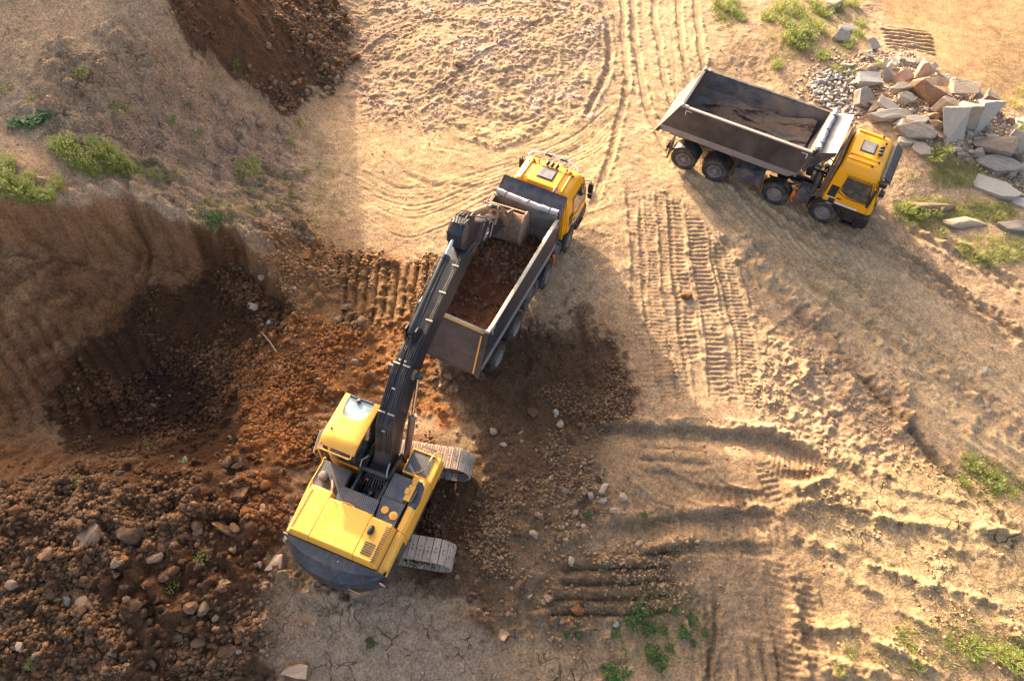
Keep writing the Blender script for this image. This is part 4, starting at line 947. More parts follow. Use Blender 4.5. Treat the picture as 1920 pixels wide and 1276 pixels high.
        t.prism(vz, -1.0, 1.0, 'y'); t.box(7.05, 7.30, -1.22, -1.0, 2.55, 2.72); t.box(7.05, 7.30, 1.0, 1.22, 2.55, 2.72)
        part('sun_visor', t, 'black', root, bevel=.03, seg=3)
        t = MB(); t.box(7.18, 7.36, -1.46, -1.24, 2.34, 2.50); t.tube([(7.2, -1.2, 2.62), (7.28, -1.36, 2.5)], .02, 6); part('kerb_mirror', t, 'black', root, bevel=.03)
    for y in (-.16, .0, .16):
        t = MB(); t.lathe([(.035, -.10), (.06, -.06), (.075, .04), (.07, .06), (.0, .065)], (6.66, y * 1.15, 3.075), 'x', 12); t.tube([(6.66, y * 1.15, 3.07), (6.66, y * 1.15, 2.97)], .015, 6); part('horn', t, 'black', root, smooth=40)
    for x, y in ((6.72, .55), (6.72, -.55), (6.55, .86), (6.55, -.86)):
        t = MB(); t.box(x - .03, x + .04, y - .025, y + .025, 2.97, 3.03); t.box(x - .05, x + .0, y - .04, y + .04, 3.01, 3.04); part('marker_lamp', t, 'black', root, bevel=.008)
    if first:
        for y in (-.72, .72):
            t = MB(); t.lathe([(.07, .0), (.07, .02), (.055, .025), (.05, .10), (.02, .125), (0, .127)], (6.62, y, 2.985), 'z', 14); part('beacon', t, 'orange', root, smooth=50)
        t = MB(); t.tube([(5.40, -.62, 2.3), (5.40, -.62, 3.08), (5.46, -.62, 3.18), (5.60, -.64, 3.24)], .055, 12); part('exhaust_stack', t, 'steel', root, smooth=50)
    t = MB(); t.box(5.40, 5.50, -1.16, 1.16, 1.15, 2.9); t.box(5.30, 5.40, -1.12, -.98, .95, 2.6); t.box(5.34, 5.40, .5, 1.1, 1.1, 2.3)
    part('cab_back_frame', t, 'brownpanel' if not first else 'yellow', root, bevel=.02)  # empty truck: dark brown paints the cab's rear wall in shade
    t = MB(); t.box(5.497, 5.515, -.5, .5, 2.2, 2.55); part('rear_window', t, 'glass', cab)
    for k in range(5):
        y = -.9 + .32 * k; t = MB(); t.tube([(5.3, y, 1.15), (5.1, y + .1, 1.0), (5.0, y + .04, 1.35), (5.2, y, 1.7), (5.36, y, 1.6)], .022, 6); part('air_hose', t, 'hose', root, smooth=60)
    t = MB(); t.tube([(5.12, -.95, 1.0), (5.12, -.95, 1.6), (5.12, -.75, 1.75)], .10, 14); t.lathe([(.05, -.2), (.17, -.17), (.17, .17), (.05, .2)], (5.1, -.6, 1.45), 'y', 18); part('air_filter', t, 'dark', root, smooth=40)
    return root

# ------------------------------------------------------------------ excavator
def make_excavator(label, loc, heading, track_heading):
    root = tag(empty('excavator', loc, heading), label, 'excavator')
    dt = track_heading - heading; ct, st_ = math.cos(dt), math.sin(dt)
    def rot(o): o.rotation_euler = (0, 0, dt); return o
    # tracks
    def loop_pt(s_, r=.50, half=1.93):
        P = 2 * (2 * half) + 2 * math.pi * r; s_ %= P
        if s_ < 2 * half: return (-half + s_, 1.02 - .0), 0.0
        s_ -= 2 * half
        if s_ < math.pi * r: a = math.pi / 2 - s_ / r; return (half + r * math.cos(a), .52 + r * math.sin(a)), a - math.pi / 2
        s_ -= math.pi * r
        if s_ < 2 * half: return (half - s_, .02), -math.pi
        s_ -= 2 * half; a = -math.pi / 2 - s_ / r; return (-half + r * math.cos(a), .52 + r * math.sin(a)), a - math.pi / 2
    per = 4 * 1.93 + 2 * math.pi * .5; npad = 50
    for s in (-1, 1):
        yc = 1.38 * s; t = MB()
        for k in range(npad):
            (x, z), a = loop_pt(per * k / npad); ca, sa = math.cos(a), math.sin(a); w = per / npad / 2 - .011
            def P(u, y, h): return (x + u * ca - h * sa, y, z + u * sa + h * ca)
            def bx(u0, u1, y0, y1, h0, h1, mi=0):
                t.hexa([P(u0, y0, h0), P(u1, y0, h0), P(u1, y1, h0), P(u0, y1, h0), P(u0, y0, h1), P(u1, y0, h1), P(u1, y1, h1), P(u0, y1, h1)], mi)
            bx(-w, w, yc - .34, yc + .34, -.012, .008)
            for g_ in (-w + .012, 0, w - .012): bx(g_ - .009, g_ + .009, yc - .34, yc + .34, .0085, .034)
            for q in (-.05, .05): bx(-.022, .03, yc + q * 1.1 - .014, yc + q * 1.1 + .014, .0345, .0355, 1)
            bx(-w, w, yc - .10, yc + .10, -.075, -.0125, 2)
        rot(part('track', t, ['track', 'black', 'dark'], root))
        t = MB(); t.prism([(-1.85, .22), (1.85, .22), (2.0, .5), (1.8, .82), (-1.8, .82), (-2.0, .5)], yc - .13, yc + .13, 'y')
        t.box(-1.6, 1.6, min(yc, yc + .2 * s), max(yc, yc + .2 * s), .32, .60)
        rot(part('track_frame', t, 'brownpanel', root, bevel=.02))
        for x, r_ in ((-1.93, .40), (1.93, .40)):
            t = MB(); t.lathe([(.08, -.17 * s), (.3, -.15 * s), (r_, -.06 * s), (r_, .06 * s), (.3, .15 * s), (.16, .18 * s), (.0, .2 * s)], (x, yc, .52), 'y', 26); rot(part('drive_wheel', t, 'brownpanel', root, smooth=35))
        for k in range(8):
            t = MB(); t.lathe([(.05, -.16), (.11, -.13), (.11, .13), (.05, .16)], (-1.45 + k * .41, yc, .16), 'y', 14); rot(part('track_roller', t, 'brownpanel', root, smooth=35))
    t = MB(); t.box(-1.0, 1.0, -.85, .85, .48, .86)
    for sx in (-1, 1):
        for sy in (-1, 1): t.hexa([(.5 * sx - .25, .6 * sy - .2, .45), (.5 * sx + .25, .6 * sy - .2, .45), (.9 * sx + .2, 1.2 * sy + .1, .40), (.9 * sx - .2, 1.2 * sy + .1, .40), (.5 * sx - .25, .6 * sy - .2, .8), (.5 * sx + .25, .6 * sy - .2, .8), (.9 * sx + .2, 1.2 * sy + .1, .66), (.9 * sx - .2, 1.2 * sy + .1, .66)])
    t.lathe([(.72, -.05), (.78, .0), (.78, .2), (.70, .22)], (0, 0, .9), 'z', 36)
    rot(part('carbody', t, 'dark', root))
    # revolving frame
    t = MB(); t.prism([(-2.25, -1.42), (1.34, -1.42), (1.34, -.55), (.9, -.45), (.9, .45), (1.3, .55), (1.74, .6), (1.74, 1.50), (-2.25, 1.50)], 1.10, 1.28, 'z')
    t.box(-.5, 1.0, -.42, -.34, 1.28, 2.05); t.box(-.5, 1.0, .40, .48, 1.28, 2.05)
    part('revolving_frame', t, 'black', root, bevel=.01)
    # side bodywork
    t = MB()
    t.prism([(-1.15, 1.30), (-1.47, 1.30), (-1.49, 1.9), (-1.46, 2.05), (-1.38, 2.12), (-1.22, 2.12), (-1.15, 2.06)], -2.20, -1.06, 'x')
    t.prism([(-1.15, 1.30), (-1.47, 1.30), (-1.49, 1.9), (-1.46, 2.03), (-1.38, 2.09), (-1.26, 2.09), (-1.2, 2.04)], -1.045, .52, 'x')
    part('side_panel', t, 'yellow_ex', root, bevel=.01, smooth=40)
    t = MB(); t.prism([(-2.20, 1.30), (.52, 1.30), (.52, 1.36), (-2.20, 1.36)], -1.50, -1.475, 'y'); t.box(-2.22, -1.2, -1.51, -1.492, 1.37, 1.9); part('side_door', t, 'dark', root)
    t = MB(); t.prism([(.54, -.58), (1.33, -.58), (1.33, -1.49), (.54, -1.49)], 1.29, 1.90, 'z'); part('tool_box', t, 'yellow_ex', root, bevel=.035, seg=3)
    t = MB(); t.box(.60, 1.28, -1.28, -.62, 1.902, 1.925); part('tool_box_plate', t, 'plate', root)
    t = MB(); t.box(.56, 1.31, -.615, -.585, 1.90, 1.95); t.box(.54, .60, -1.30, -.6, 1.90, 1.96); t.box(1.28, 1.32, -1.30, -.6, 1.90, 1.95); part('plate_rim', t, 'yellow_ex', root, bevel=.008)
    t = MB(); t.tube([(.62, -.9, 1.95), (.62, -1.15, 2.30), (.75, -1.30, 2.42), (1.15, -1.33, 2.42), (1.27, -1.33, 2.3), (1.27, -1.33, 1.92)], .017, 8); t.tube([(1.27, -1.33, 2.3), (1.42, -1.36, 2.05), (1.42, -1.36, 1.5)], .017, 8); part('handrail', t, 'yellow_ex', root, smooth=50)
    t = MB(); t.tube([(1.34, -1.25, 1.9), (1.46, -1.2, 1.92), (1.46, -.8, 1.92), (1.34, -.75, 1.9)], .016, 6); t.tube([(1.40, -1.22, 1.86), (1.50, -1.2, 1.87), (1.50, -.8, 1.87), (1.38, -.78, 1.86)], .014, 6); part('front_step_rail', t, 'dark', root)
    t = MB(); t.prism([(-.30, -1.20), (.40, -1.18), (.44, -1.30), (.30, -1.42), (-.1, -1.47), (-.34, -1.45)], 2.035, 2.10, 'z'); part('side_recess', t, 'boomcw', root, bevel=.01)
    t = MB(); t.tube([(.12, -1.28, 2.10), (.05, -1.28, 2.16), (-.12, -1.27, 2.16), (-.18, -1.25, 2.10)], .035, 8); part('mirror_bracket', t, 'dark', root, smooth=50)
    t = MB(); t.box(-.22, .24, -1.21, -1.02, 2.03, 2.15); t.box(-.05, .12, -1.10, -.98, 2.10, 2.19); t.box(.26, .5, -1.30, -1.0, 1.9, 2.06); part('hinge_block', t, 'yellow_ex', root, bevel=.015)
    # plates to walk on
    for nm, poly, z in (('walkway', [(-.31, -.46), (.40, -.46), (.40, -1.02), (-.31, -1.04)], 2.09), ('walkway', [(-1.0, -.56), (-.33, -.46), (-.33, -1.14), (-1.0, -1.14)], 2.13),
                        ('walkway', [(-.94, -.50), (-.94, .70), (-.50, .68), (-.50, -.46)], 2.20), ('walkway', [(-.80, .75), (.04, .75), (.08, 1.62), (-.60, 1.64), (-.80, 1.50)], 1.88)):
        t = MB(); t.prism(poly, z - .03, z, 'z'); part(nm, t, 'plate', root)
    t = MB(); t.box(-1.0, .40, -1.15, -.45, 1.28, 2.055); part('fuel_tank', t, 'black', root, bevel=.01)
    t = MB(); t.box(-1.0, -.51, -.44, .70, 1.28, 2.165); part('pump_cover', t, 'black', root, bevel=.01)
    t = MB(); t.prism([(-.82, .72), (.02, .72), (.06, 1.60), (-.82, 1.62)], 1.28, 1.845, 'z'); part('left_cover', t, 'dark', root)
    t = MB(); t.prism([(-2.2, 1.5), (-.75, 1.5), (.06, 1.64), (.06, 1.69), (-.75, 1.70), (-2.2, 1.58)], 1.26, 1.87, 'z'); part('side_panel', t, 'yellow_ex', root, bevel=.015)
    t = MB(); t.tube([(.05, 1.66, 1.88), (-.78, 1.66, 1.9)], .02, 6); part('edge_trim', t, 'yellow_ex', root)
    for x, y, r_ in ((-.66, -.70, .105), (-.72, -.99, .12)):
        t = MB(); t.lathe([(r_, .0), (r_, .02), (r_ * .9, .028), (.02, .03)], (x, y, 2.131), 'z', 28); t.lathe([(.02, .03), (.02, .05)], (x, y, 2.131), 'z', 8); part('filler_cap', t, 'yellow_ex', root, smooth=35)
    t = MB(); t.lathe([(.12, 0), (.12, .14), (.14, .15), (.14, .22), (.10, .24), (.01, .245)], (-.42, 1.36, 1.88), 'z', 24); part('air_intake', t, 'tub_dusty', root, smooth=35)
    t = MB(); t.tube([(-.42, 1.1, 1.95), (-.55, 1.0, 2.0), (-.72, .92, 2.05), (-.86, .80, 2.1)], .05, 10); part('intake_pipe', t, 'copper', root, smooth=50)
    t = MB(); t.tube([(-.93, .45, 2.21), (-.93, .45, 2.30), (-.90, .22, 2.31), (-.93, .05, 2.30), (-.93, .05, 2.21)], .013, 6); part('grab_handle', t, 'yellow_ex', root)
    # engine hood
    HX0, HX1 = -2.19, -1.02
    t = MB()
    t.prism([(HX0, 2.20), (HX0, 2.30), (HX0 + .10, 2.45), (-1.0, 2.47), (-.96, 2.42), (-.96, 2.18)], -.555, .735, 'y')
    t.prism([(HX0, 2.20), (HX0, 2.30), (HX0 + .10, 2.45), (-1.04, 2.47), (-1.0, 2.42), (-1.0, 2.18)], -1.17, -.562, 'y')
    t.prism([(HX0, 1.6), (HX0, 2.30), (HX0 + .10, 2.45), (-.85, 2.45), (-.80, 2.40), (-.80, 1.6)], .742, 1.32, 'y')
    t.prism([(.0, 1.6), (-1.39, 1.6)], 0, 0, 'z') if False else None
    t.hexa([(HX0, 1.321, 1.85), (-.80, 1.321, 1.85), (-.78, 1.50, 1.85), (HX0, 1.50, 1.85), (HX0 + .02, 1.321, 2.40), (-.82, 1.321, 2.42), (-.80, 1.40, 2.36), (HX0 + .02, 1.40, 2.34)])
    t.hexa([(HX0, -1.24, 2.10), (-1.02, -1.24, 2.10), (-1.02, -1.171, 2.10), (HX0, -1.171, 2.10), (HX0 + .02, -1.21, 2.36), (-1.04, -1.21, 2.38), (-1.04, -1.171, 2.42), (HX0 + .02, -1.171, 2.40)])
    hood = part('engine_hood', t, 'yellow_ex', root, bevel=.03, seg=3, smooth=40)
    for n_, x_, dx_, w_, y0, y1, z0, z1 in ((21, -2.02, .052, .022, 1.25, 1.325, 2.449, 2.456), (18, -2.08, .055, .024, -1.165, -1.05, 2.455, 2.474), (6, -1.97, .058, .028, -1.0, -.70, 2.455, 2.474)):
        t = MB(); t.box(x_, x_ + (n_ - 1) * dx_ + w_, (y0 + y1) / 2 - .004, (y0 + y1) / 2 + .004, z0 - .02, z0)
        for k in range(n_): t.box(x_ + k * dx_, x_ + k * dx_ + w_, y0, y1, z0, z1)
        part('vent_slots', t, 'black', hood)
    t = MB(); t.lathe([(.085, -.02), (.085, .04), (.075, .045), (.06, .02)], (-1.38, -.71, 2.46), 'z', 20); part('exhaust', t, 'black', hood, smooth=35)
    for s_ in (-1, 1):
        t = MB(); t.tube([(-1.46, -.71, 2.50), (-1.38, -.71, 2.545), (-1.26, -.71, 2.50)], .07, 10)
    part('exhaust_cowl', t, 'black', hood, smooth=50)
    t = MB(); t.box(HX0, -1.0, -1.265, -1.245, 1.9, 2.13); part('hood_seal', t, 'dark', root)
    # counterweight
    t = MB(); ny = 24; secs = []
    for k in range(ny + 1):
        y = -1.47 + 2.98 * k / ny; q = abs((y - .02) / 1.49); xr_ = -2.88 + .62 * q ** 2.6
        zt = 2.24; zr = 2.02 - .05 * (1 - q)
        secs.append([(-2.20, y, zt), (-2.20 - .04, y, zt + .02), ((-2.20 + xr_) / 2, y, zt - .03), (xr_ + .16, y, zr + .05), (xr_ + .05, y, zr - .04), (xr_ + .0, y, 1.75), (xr_ + .0, y, 1.30), (xr_ + .06, y, 1.16), (-2.20, y, 1.10)])
    m_ = len(secs[0]); vs = [p for s_ in secs for p in s_]; fs = [(i * m_ + k, i * m_ + (k + 1) % m_, (i + 1) * m_ + (k + 1) % m_, (i + 1) * m_ + k) for i in range(ny) for k in range(m_)]
    fs += [tuple(range(m_)), tuple(range(ny * m_, ny * m_ + m_))]
    t.add(vs, fs); cw = part('counterweight', t, 'boomcw', root, bevel=.02, smooth=32)
    for x, y in ((-2.32, .62), (-2.38, -.28)):
        t = MB(); t.box(x - .05, x + .05, y - .012, y + .012, 2.225, 2.238); part('lifting_slot', t, 'black', cw)
    for x, y in ((-2.28, .45), (-2.47, .28), (-2.50, .12), (-2.35, -.22), (-2.5, -.28)):
        t = MB(); t.lathe([(.017, 0), (.012, .016), (0, .018)], (x, y, 2.20 + (.03 if x > -2.4 else -.005)), 'z', 10); part('bolt', t, 'white', cw)
    t = MB(); t.box(-2.85, -2.835, -.98, -.58, 1.50, 1.60); o = part('yellow_sticker', t, 'yellow_ex', cw); o.location = (.043, 0, .1)
    t = MB(); t.prism([(-.86, 1.46), (-.70, 1.46), (-.78, 1.34)], -2.86, -2.845, 'x'); o = part('red_triangle_sticker', t, 'red', cw); o.location = (.052, 0, .08)
    t = MB(); t.box(-2.30, -2.285, -1.50, -1.36, 1.55, 1.85); o = part('hazard_sticker', t, 'hazard', cw); o.location = (-.09, -.0, 0)
    # cab
    cx0, cx1, cy0, cy1 = .18, 1.72, .55, 1.57
    t = MB(); t.prism([(cx0, 1.28), (cx1 + .0, 1.28), (cx1 + .05, 1.7), (cx1, 1.95), (cx0, 1.95)], cy0, cy1, 'y'); cb = part('cab_body', t, 'yellow_ex', root, bevel=.04, seg=3)
    t = MB()
    for a, b_ in (((cx0 + .03, cy0 + .03), (cx0 + .05, cy0 + .05)), ((cx0 + .03, cy1 - .03), (cx0 + .05, cy1 - .05)), ((cx1 - .02, cy0 + .03), (cx1 - .08, cy0 + .05)), ((cx1 - .02, cy1 - .03), (cx1 - .08, cy1 - .05)), ((.85, cy1 - .02), (.85, cy1 - .04))):
        bar(t, (a[0], a[1], 1.93), (b_[0], b_[1], 3.0), .08)
    t.box(cx0, cx1, cy0, cy1, 1.951, 1.985)
    part('cab_frame', t, 'black', root, bevel=.008)
    for nm, pts in (('rear_glass', [(cx0 + .015, cy0 + .08, 1.99), (cx0 + .015, cy1 - .08, 1.99), (cx0 + .03, cy1 - .08, 2.98), (cx0 + .03, cy0 + .08, 2.98)]),
                    ('front_glass', [(cx1 - .0, cy0 + .08, 1.99), (cx1 - .0, cy1 - .08, 1.99), (cx1 - .06, cy1 - .08, 2.98), (cx1 - .06, cy0 + .08, 2.98)]),
                    ('side_glass', [(cx0 + .08, cy1 - .02, 1.99), (cx1 - .08, cy1 - .02, 1.99), (cx1 - .12, cy1 - .035, 2.98), (cx0 + .08, cy1 - .035, 2.98)]),
                    ('side_glass', [(cx0 + .08, cy0 + .02, 1.99), (cx1 - .08, cy0 + .02, 1.99), (cx1 - .12, cy0 + .035, 2.98), (cx0 + .08, cy0 + .035, 2.98)])):
        t = MB(); c0 = Vector((1, .0, 0)) * .006 if 'side' not in nm else Vector((0, 1, 0)) * .006
        t.hexa([tuple(Vector(p) - c0) for p in pts] + [tuple(Vector(p) + c0) for p in pts]); part(nm, t, 'glass', root)
    # roof: rounded shell with an opening for the roof glass
    t = MB(); nx_ = 60; nyy = 48; zr_ = lambda u, v: 3.13 - .05 * abs(2 * v - 1) ** 3 - .13 * max(0, .22 - u) ** 1.0 / .22 * (max(0, .22 - u) / .22) - .02 * u
    def rf(u, v):
        x = .15 + (1.74 - .15) * u; y = .51 + (1.60 - .51) * v + .03 * (u - .5) * (0)
        return (x, y, zr_(u, v))
    us = [i / nx_ for i in range(nx_ + 1)]; vv = [i / nyy for i in range(nyy + 1)]
    top = [rf(u, v) for u in us for v in vv]; bot = [(p[0], p[1], min(p[2] - .03, 2.99)) for p in top]; nn_ = nyy + 1
    hole = lambda i, j: us[i] >= .56 and us[i + 1] <= .975 + .1 and .16 + .0 <= vv[j] - .0 and vv[j + 1] <= .86 and us[i] < 1.0
    fs = []; O = len(top)
    def cell(i, j):
        if not (0 <= i < nx_ and 0 <= j < nyy): return False
        u = (us[i] + us[i + 1]) / 2; v = (vv[j] + vv[j + 1]) / 2
        a = abs(v - .5) / (.345 - .07 * max(0, (.75 - u) / .17)); b2 = max(0, (.72 - u)) / .15
        return not (u > .57 and a ** 4 + b2 ** 4 < 1)
    for i in range(nx_):
        for j in range(nyy):
            if not cell(i, j): continue
            a = i * nn_ + j; q = (a, a + nn_, a + nn_ + 1, a + 1); fs.append(q); fs.append(tuple(O + k for k in q[::-1]))
            for (di, dj, e0, e1) in ((-1, 0, a, a + 1), (1, 0, a + nn_ + 1, a + nn_), (0, -1, a + nn_, a), (0, 1, a + 1, a + nn_ + 1)):
                if not cell(i + di, j + dj): fs.append((e0, e1, e1 + O, e0 + O))
    t.add(top + bot, fs); rf_o = part('cab_roof', t, 'yellow_ex', root, smooth=50)
    t = MB(); t.grid(lambda u, v: (.15 + 1.59 * u, .51 + 1.09 * v, 3.085 - .03 * (u - .6)), [.57, .7, .85, .97], [.13, .4, .6, .87]); part('roof_glass', t, 'skyglass', rf_o)
    t = MB(); t.tube([(1.70, .70, 3.09), (1.70, 1.42, 3.09)], .03, 8); t.lathe([(.06, -.02), (.07, .03), (.01, .05)], (1.62, 1.12, 3.09), 'z', 14); part('roof_glass_bar', t, 'black', rf_o, smooth=50)
    t = MB(); t.lathe([(.035, 0), (.03, .02), (.012, .03), (.008, .10), (0, .105)], (.62, 1.42, 3.11), 'z', 14); part('antenna', t, 'black', rf_o, smooth=40)
    for k in range(6):
        for y in (.545, 1.555):
            t = MB(); t.lathe([(.012, 0), (.008, .008), (0, .009)], (.4 + k * .22, y, 3.093), 'z', 8); part('roof_bolt', t, 'black', rf_o)
    t = MB(); t.tube([(.20, .58, 3.0), (.05, .57, 2.97), (.03, .62, 2.96), (.03, 1.5, 2.96), (.05, 1.56, 2.97), (.2, 1.55, 3.0)], .022, 8); part('rear_handrail', t, 'yellow_ex', root, smooth=50)
    t = MB(); t.tube([(.1, 1.60, 2.0), (.0, 1.62, 2.1), (.05, 1.6, 2.85)], .018, 8); part('cab_handrail', t, 'yellow_ex', root, smooth=50)
    # boom
    topc = [(.10, 1.85), (.35, 2.0), (.72, 2.55), (1.08, 3.42), (1.55, 3.86), (2.2, 4.33), (2.9, 4.55), (3.6, 4.62), (4.6, 4.78), (5.9, 4.95), (6.55, 4.92), (6.86, 4.74)]
    lowc = [(6.92, 4.5), (6.7, 4.36), (6.3, 4.30), (5.2, 4.10), (3.97, 4.0), (3.39, 3.86), (2.75, 3.58), (2.04, 3.0), (1.55, 2.52), (1.15, 1.95), (.75, 1.55), (.35, 1.42), (.12, 1.55)]
    t = MB(); t.prism(topc + lowc, -.25, .25, 'y'); boom = part('boom', t, 'boom', root, bevel=.02)
    for s in (-1, 1):
        t = MB(); t.lathe([(.19, -.03 * s), (.19, .03 * s), (.08, .05 * s), (.0, .06 * s)], (6.72, .27 * s, 4.62), 'y', 20); part('pivot_pin', t, 'dark', boom, smooth=35)
        t = MB(); t.lathe([(.15, -.02 * s), (.15, .03 * s), (.06, .05 * s), (.0, .05 * s)], (2.55, .27 * s, 4.02), 'y', 20); part('pivot_pin', t, 'rust', boom, smooth=35)
    t = MB()
    for s in (-1, 1): t.box(.02, .62, min(.34 * s, .27 * s), max(.34 * s, .27 * s), 1.28, 1.95)
    t.lathe([(.12, -.36), (.12, .36)], (.32, 0, 1.68), 'y', 18); t.lathe([(.10, -.55), (.10, .55)], (1.02, 0, 1.62), 'y', 18)
    part('boom_foot_bracket', t, 'boom', root, bevel=.01)
    # cross beam and hoses in the machine bay
    t = MB(); t.box(.12, .22, -.40, .54, 2.12, 2.22); part('cross_beam', t, 'boomcw', root, bevel=.01)
    for k, y in enumerate((-.34, .48)):
        t = MB(); t.tube([(.17, y, 2.22), (.30, y * .98, 2.40), (.52, y * .8, 2.3)], .022, 8); part('bay_hose', t, 'steel', root, smooth=50)
    hr = random.Random(4)
    for k in range(9):
        y = -.32 + k * .09; t = MB(); t.tube([(.3, y * .6, 2.0), (.15, y * .8, 2.05 - .02 * k), (-.12, y, 1.85), (-.35 + .04 * hr.random(), y + .15 * hr.uniform(-1, 1), 1.62), (-.2, y * .5 + .2 * hr.uniform(-1, 1), 1.42)], .020, 7); part('bay_hose', t, 'hose' if k != 4 else 'bluebox', root, smooth=60)
    t = MB(); t.box(-.42, -.1, -.25, .3, 1.29, 1.6); t.tube([(-.3, 0, 1.6), (-.3, 0, 1.8)], .06, 10); part('valve_block', t, 'bluebox', root, bevel=.02)
    t = MB(); t.box(-.06, .0, .16, .24, 1.9, 2.0); part('red_tag', t, 'red', root)
    # hoses along the boom top
    def along_boom(x0, x1, n=18):
        out = []
        for i in range(n + 1):
            x = x0 + (x1 - x0) * i / n; z = lerp_tab(topc, x); out.append((x, z))
        return out
    for y, x0, x1, r_ in ((-.18, .75, 6.2, .017), (-.13, .75, 6.2, .017), (-.08, .75, 3.3, .016), (.07, .75, 3.3, .016), (.12, .75, 3.3, .017), (.18, .75, 6.0, .017), (.22, .75, 2.6, .015)):
        t = MB(); pts = [(x, y + (.0 if x < 3.2 else (-.02 if y < 0 else .03)), z + .04) for x, z in along_boom(x0, x1)]
        pts[0] = (.55, y * 1.1, 2.15); t.tube(pts, r_, 7); part('hydraulic_hose', t, 'hose', boom, smooth=60)
    for x, yy in ((1.35, (-.13, 0)), (1.35, (.15, 0)), (2.5, (-.13, 0)), (2.5, (.16, 0)), (1.9, (0, 1)), (1.0, (0, 1)), (3.9, (-.16, 0)), (4.8, (-.16, 0)), (5.7, (-.16, 0))):
        t = MB(); z = lerp_tab(topc, x) + .05; w = .10 if not yy[1] else .05; t.box(x - .018, x + .018, yy[0] - w, yy[0] + w, z, z + .03); part('hose_clamp', t, 'steel', boom)
    for y0 in (-.06, .10):
        t = MB(); t.tube([(2.6, y0, 4.54), (2.9, y0 + .03, 4.68), (3.2, y0 * .5 + .04, 4.85), (3.45, .03, 5.0)], .02, 8); t.lathe([(.035, 0), (.035, .08)], (2.6, y0, 4.48), 'z', 8, mi=1); part('cylinder_hose', t, ['hose', 'steel'], boom, smooth=50)
    # arm cylinder
    def cyl(name, p, q, f, rb, rr_, mat='boom', rod='chrome'):
        p, q = Vector(p), Vector(q); m = p.lerp(q, f); d = (q - p).normalized()
        t = MB(); t.tube([p - d * .08, p, m - d * .12, m - d * .12, m], [rb * .8, rb, rb, rb * 1.12, rb * 1.12], 18); o = part(name, t, mat, root, smooth=40)
        t = MB(); t.tube([m, q - d * .05], rr_, 14); s2 = part('rod', t, rod, o, smooth=50)
        t = MB(); t.lathe([(rr_ * 1.7, -.09), (rr_ * 1.7, .09)], tuple(q), 'y', 16); part('rod_eye', t, 'dark', o, smooth=40)
        return o
    cyl('arm_cylinder', (3.30, .05, 4.93), (6.32, .05, 5.62), .76, .125, .055)
    t = MB(); t.prism([(3.1, 4.6), (3.6, 4.64), (3.42, 5.05), (3.25, 5.08)], -.12, -.08, 'y'); t.prism([(3.1, 4.6), (3.6, 4.64), (3.42, 5.05), (3.25, 5.08)], .17, .21, 'y'); t.lathe([(.05, -.15), (.05, .22)], (3.34, 0, 4.95), 'y', 12); part('cylinder_lug', t, 'boom', boom)
    for y0 in (.17, -.07):
        t = MB(); t.tube([(3.4, y0, 5.02), (4.2, y0 + .03, 5.25), (5.2, y0 + .03, 5.46), (5.55, y0, 5.50)], .014, 6); part('cylinder_pipe', t, 'hose', root, smooth=50)
    for s in (-1, 1): cyl('boom_cylinder', (1.02, .44 * s, 1.62), (2.55, .40 * s, 4.02), .55, .105, .05, 'copper')
    # stick
    sp = [(6.02, 5.40), (6.12, 5.80), (6.40, 5.98), (6.72, 5.86), (7.05, 5.42), (7.6, 4.82), (8.9, 3.68), (9.18, 3.28), (9.14, 3.05), (8.95, 2.98), (8.7, 3.1), (7.5, 3.95), (6.95, 4.40), (6.70, 4.42), (6.5, 4.65)]
    t = MB(); t.prism(sp, -.20, .20, 'y'); stick = part('stick', t, 'boom', root, bevel=.03)
    for s in (-1, 1):
        t = MB(); t.prism([(6.05, 5.5), (6.15, 5.82), (6.5, 5.96), (6.62, 5.7), (6.4, 5.45)], min(.205 * s, .235 * s), max(.205 * s, .235 * s), 'y'); part('stick_lug', t, 'dark', stick)
    t = MB(); t.box(7.72, 7.95, -.215, -.203, 3.98, 4.14); o = part('hazard_sticker', t, 'hazard', stick)
    t = MB(); t.tube([(6.3, -.1, 5.98), (6.7, -.15, 6.02), (7.2, -.26, 5.5), (7.7, -.26, 4.9), (7.9, -.28, 4.2)], .018, 7); part('stick_hose', t, 'hose', stick, smooth=50)
    t = MB(); t.tube([(6.1, -.28, 4.85), (6.5, -.34, 4.8), (6.9, -.36, 4.7), (7.3, -.3, 4.9), (7.6, -.26, 4.8)], .018, 7); part('stick_hose', t, 'hose', stick, smooth=50)
    t = MB(); t.tube([(6.1, -.24, 4.9), (6.5, -.30, 4.95), (6.85, -.33, 4.9), (7.3, -.28, 5.1)], .018, 7); part('stick_hose', t, 'hose', stick, smooth=50)
    t = MB(); t.tube([(7.5, -.23, 4.1), (8.0, -.24, 4.45), (8.25, -.24, 4.15), (7.95, -.24, 3.75)], .018, 7); part('stick_pipe', t, 'steel', stick, smooth=50)
    for y in (-.06, .02, .1):
        t = MB(); t.tube([(6.35, y, 6.0), (6.6, y + .02, 6.1), (6.95, y + .05, 5.85), (7.2, y, 5.6)], .02, 7); part('stick_hose', t, 'hose', stick, smooth=50)
    cyl('bucket_cylinder', (6.98, .02, 5.66), (8.72, .02, 4.30), .78, .10, .05, 'rust', 'steel')
    t = MB(); t.prism([(6.85, 5.55), (7.15, 5.35), (7.1, 5.75), (6.9, 5.8)], -.16, -.12, 'y'); t.prism([(6.85, 5.55), (7.15, 5.35), (7.1, 5.75), (6.9, 5.8)], .15, .19, 'y'); part('cylinder_lug', t, 'dark', stick)
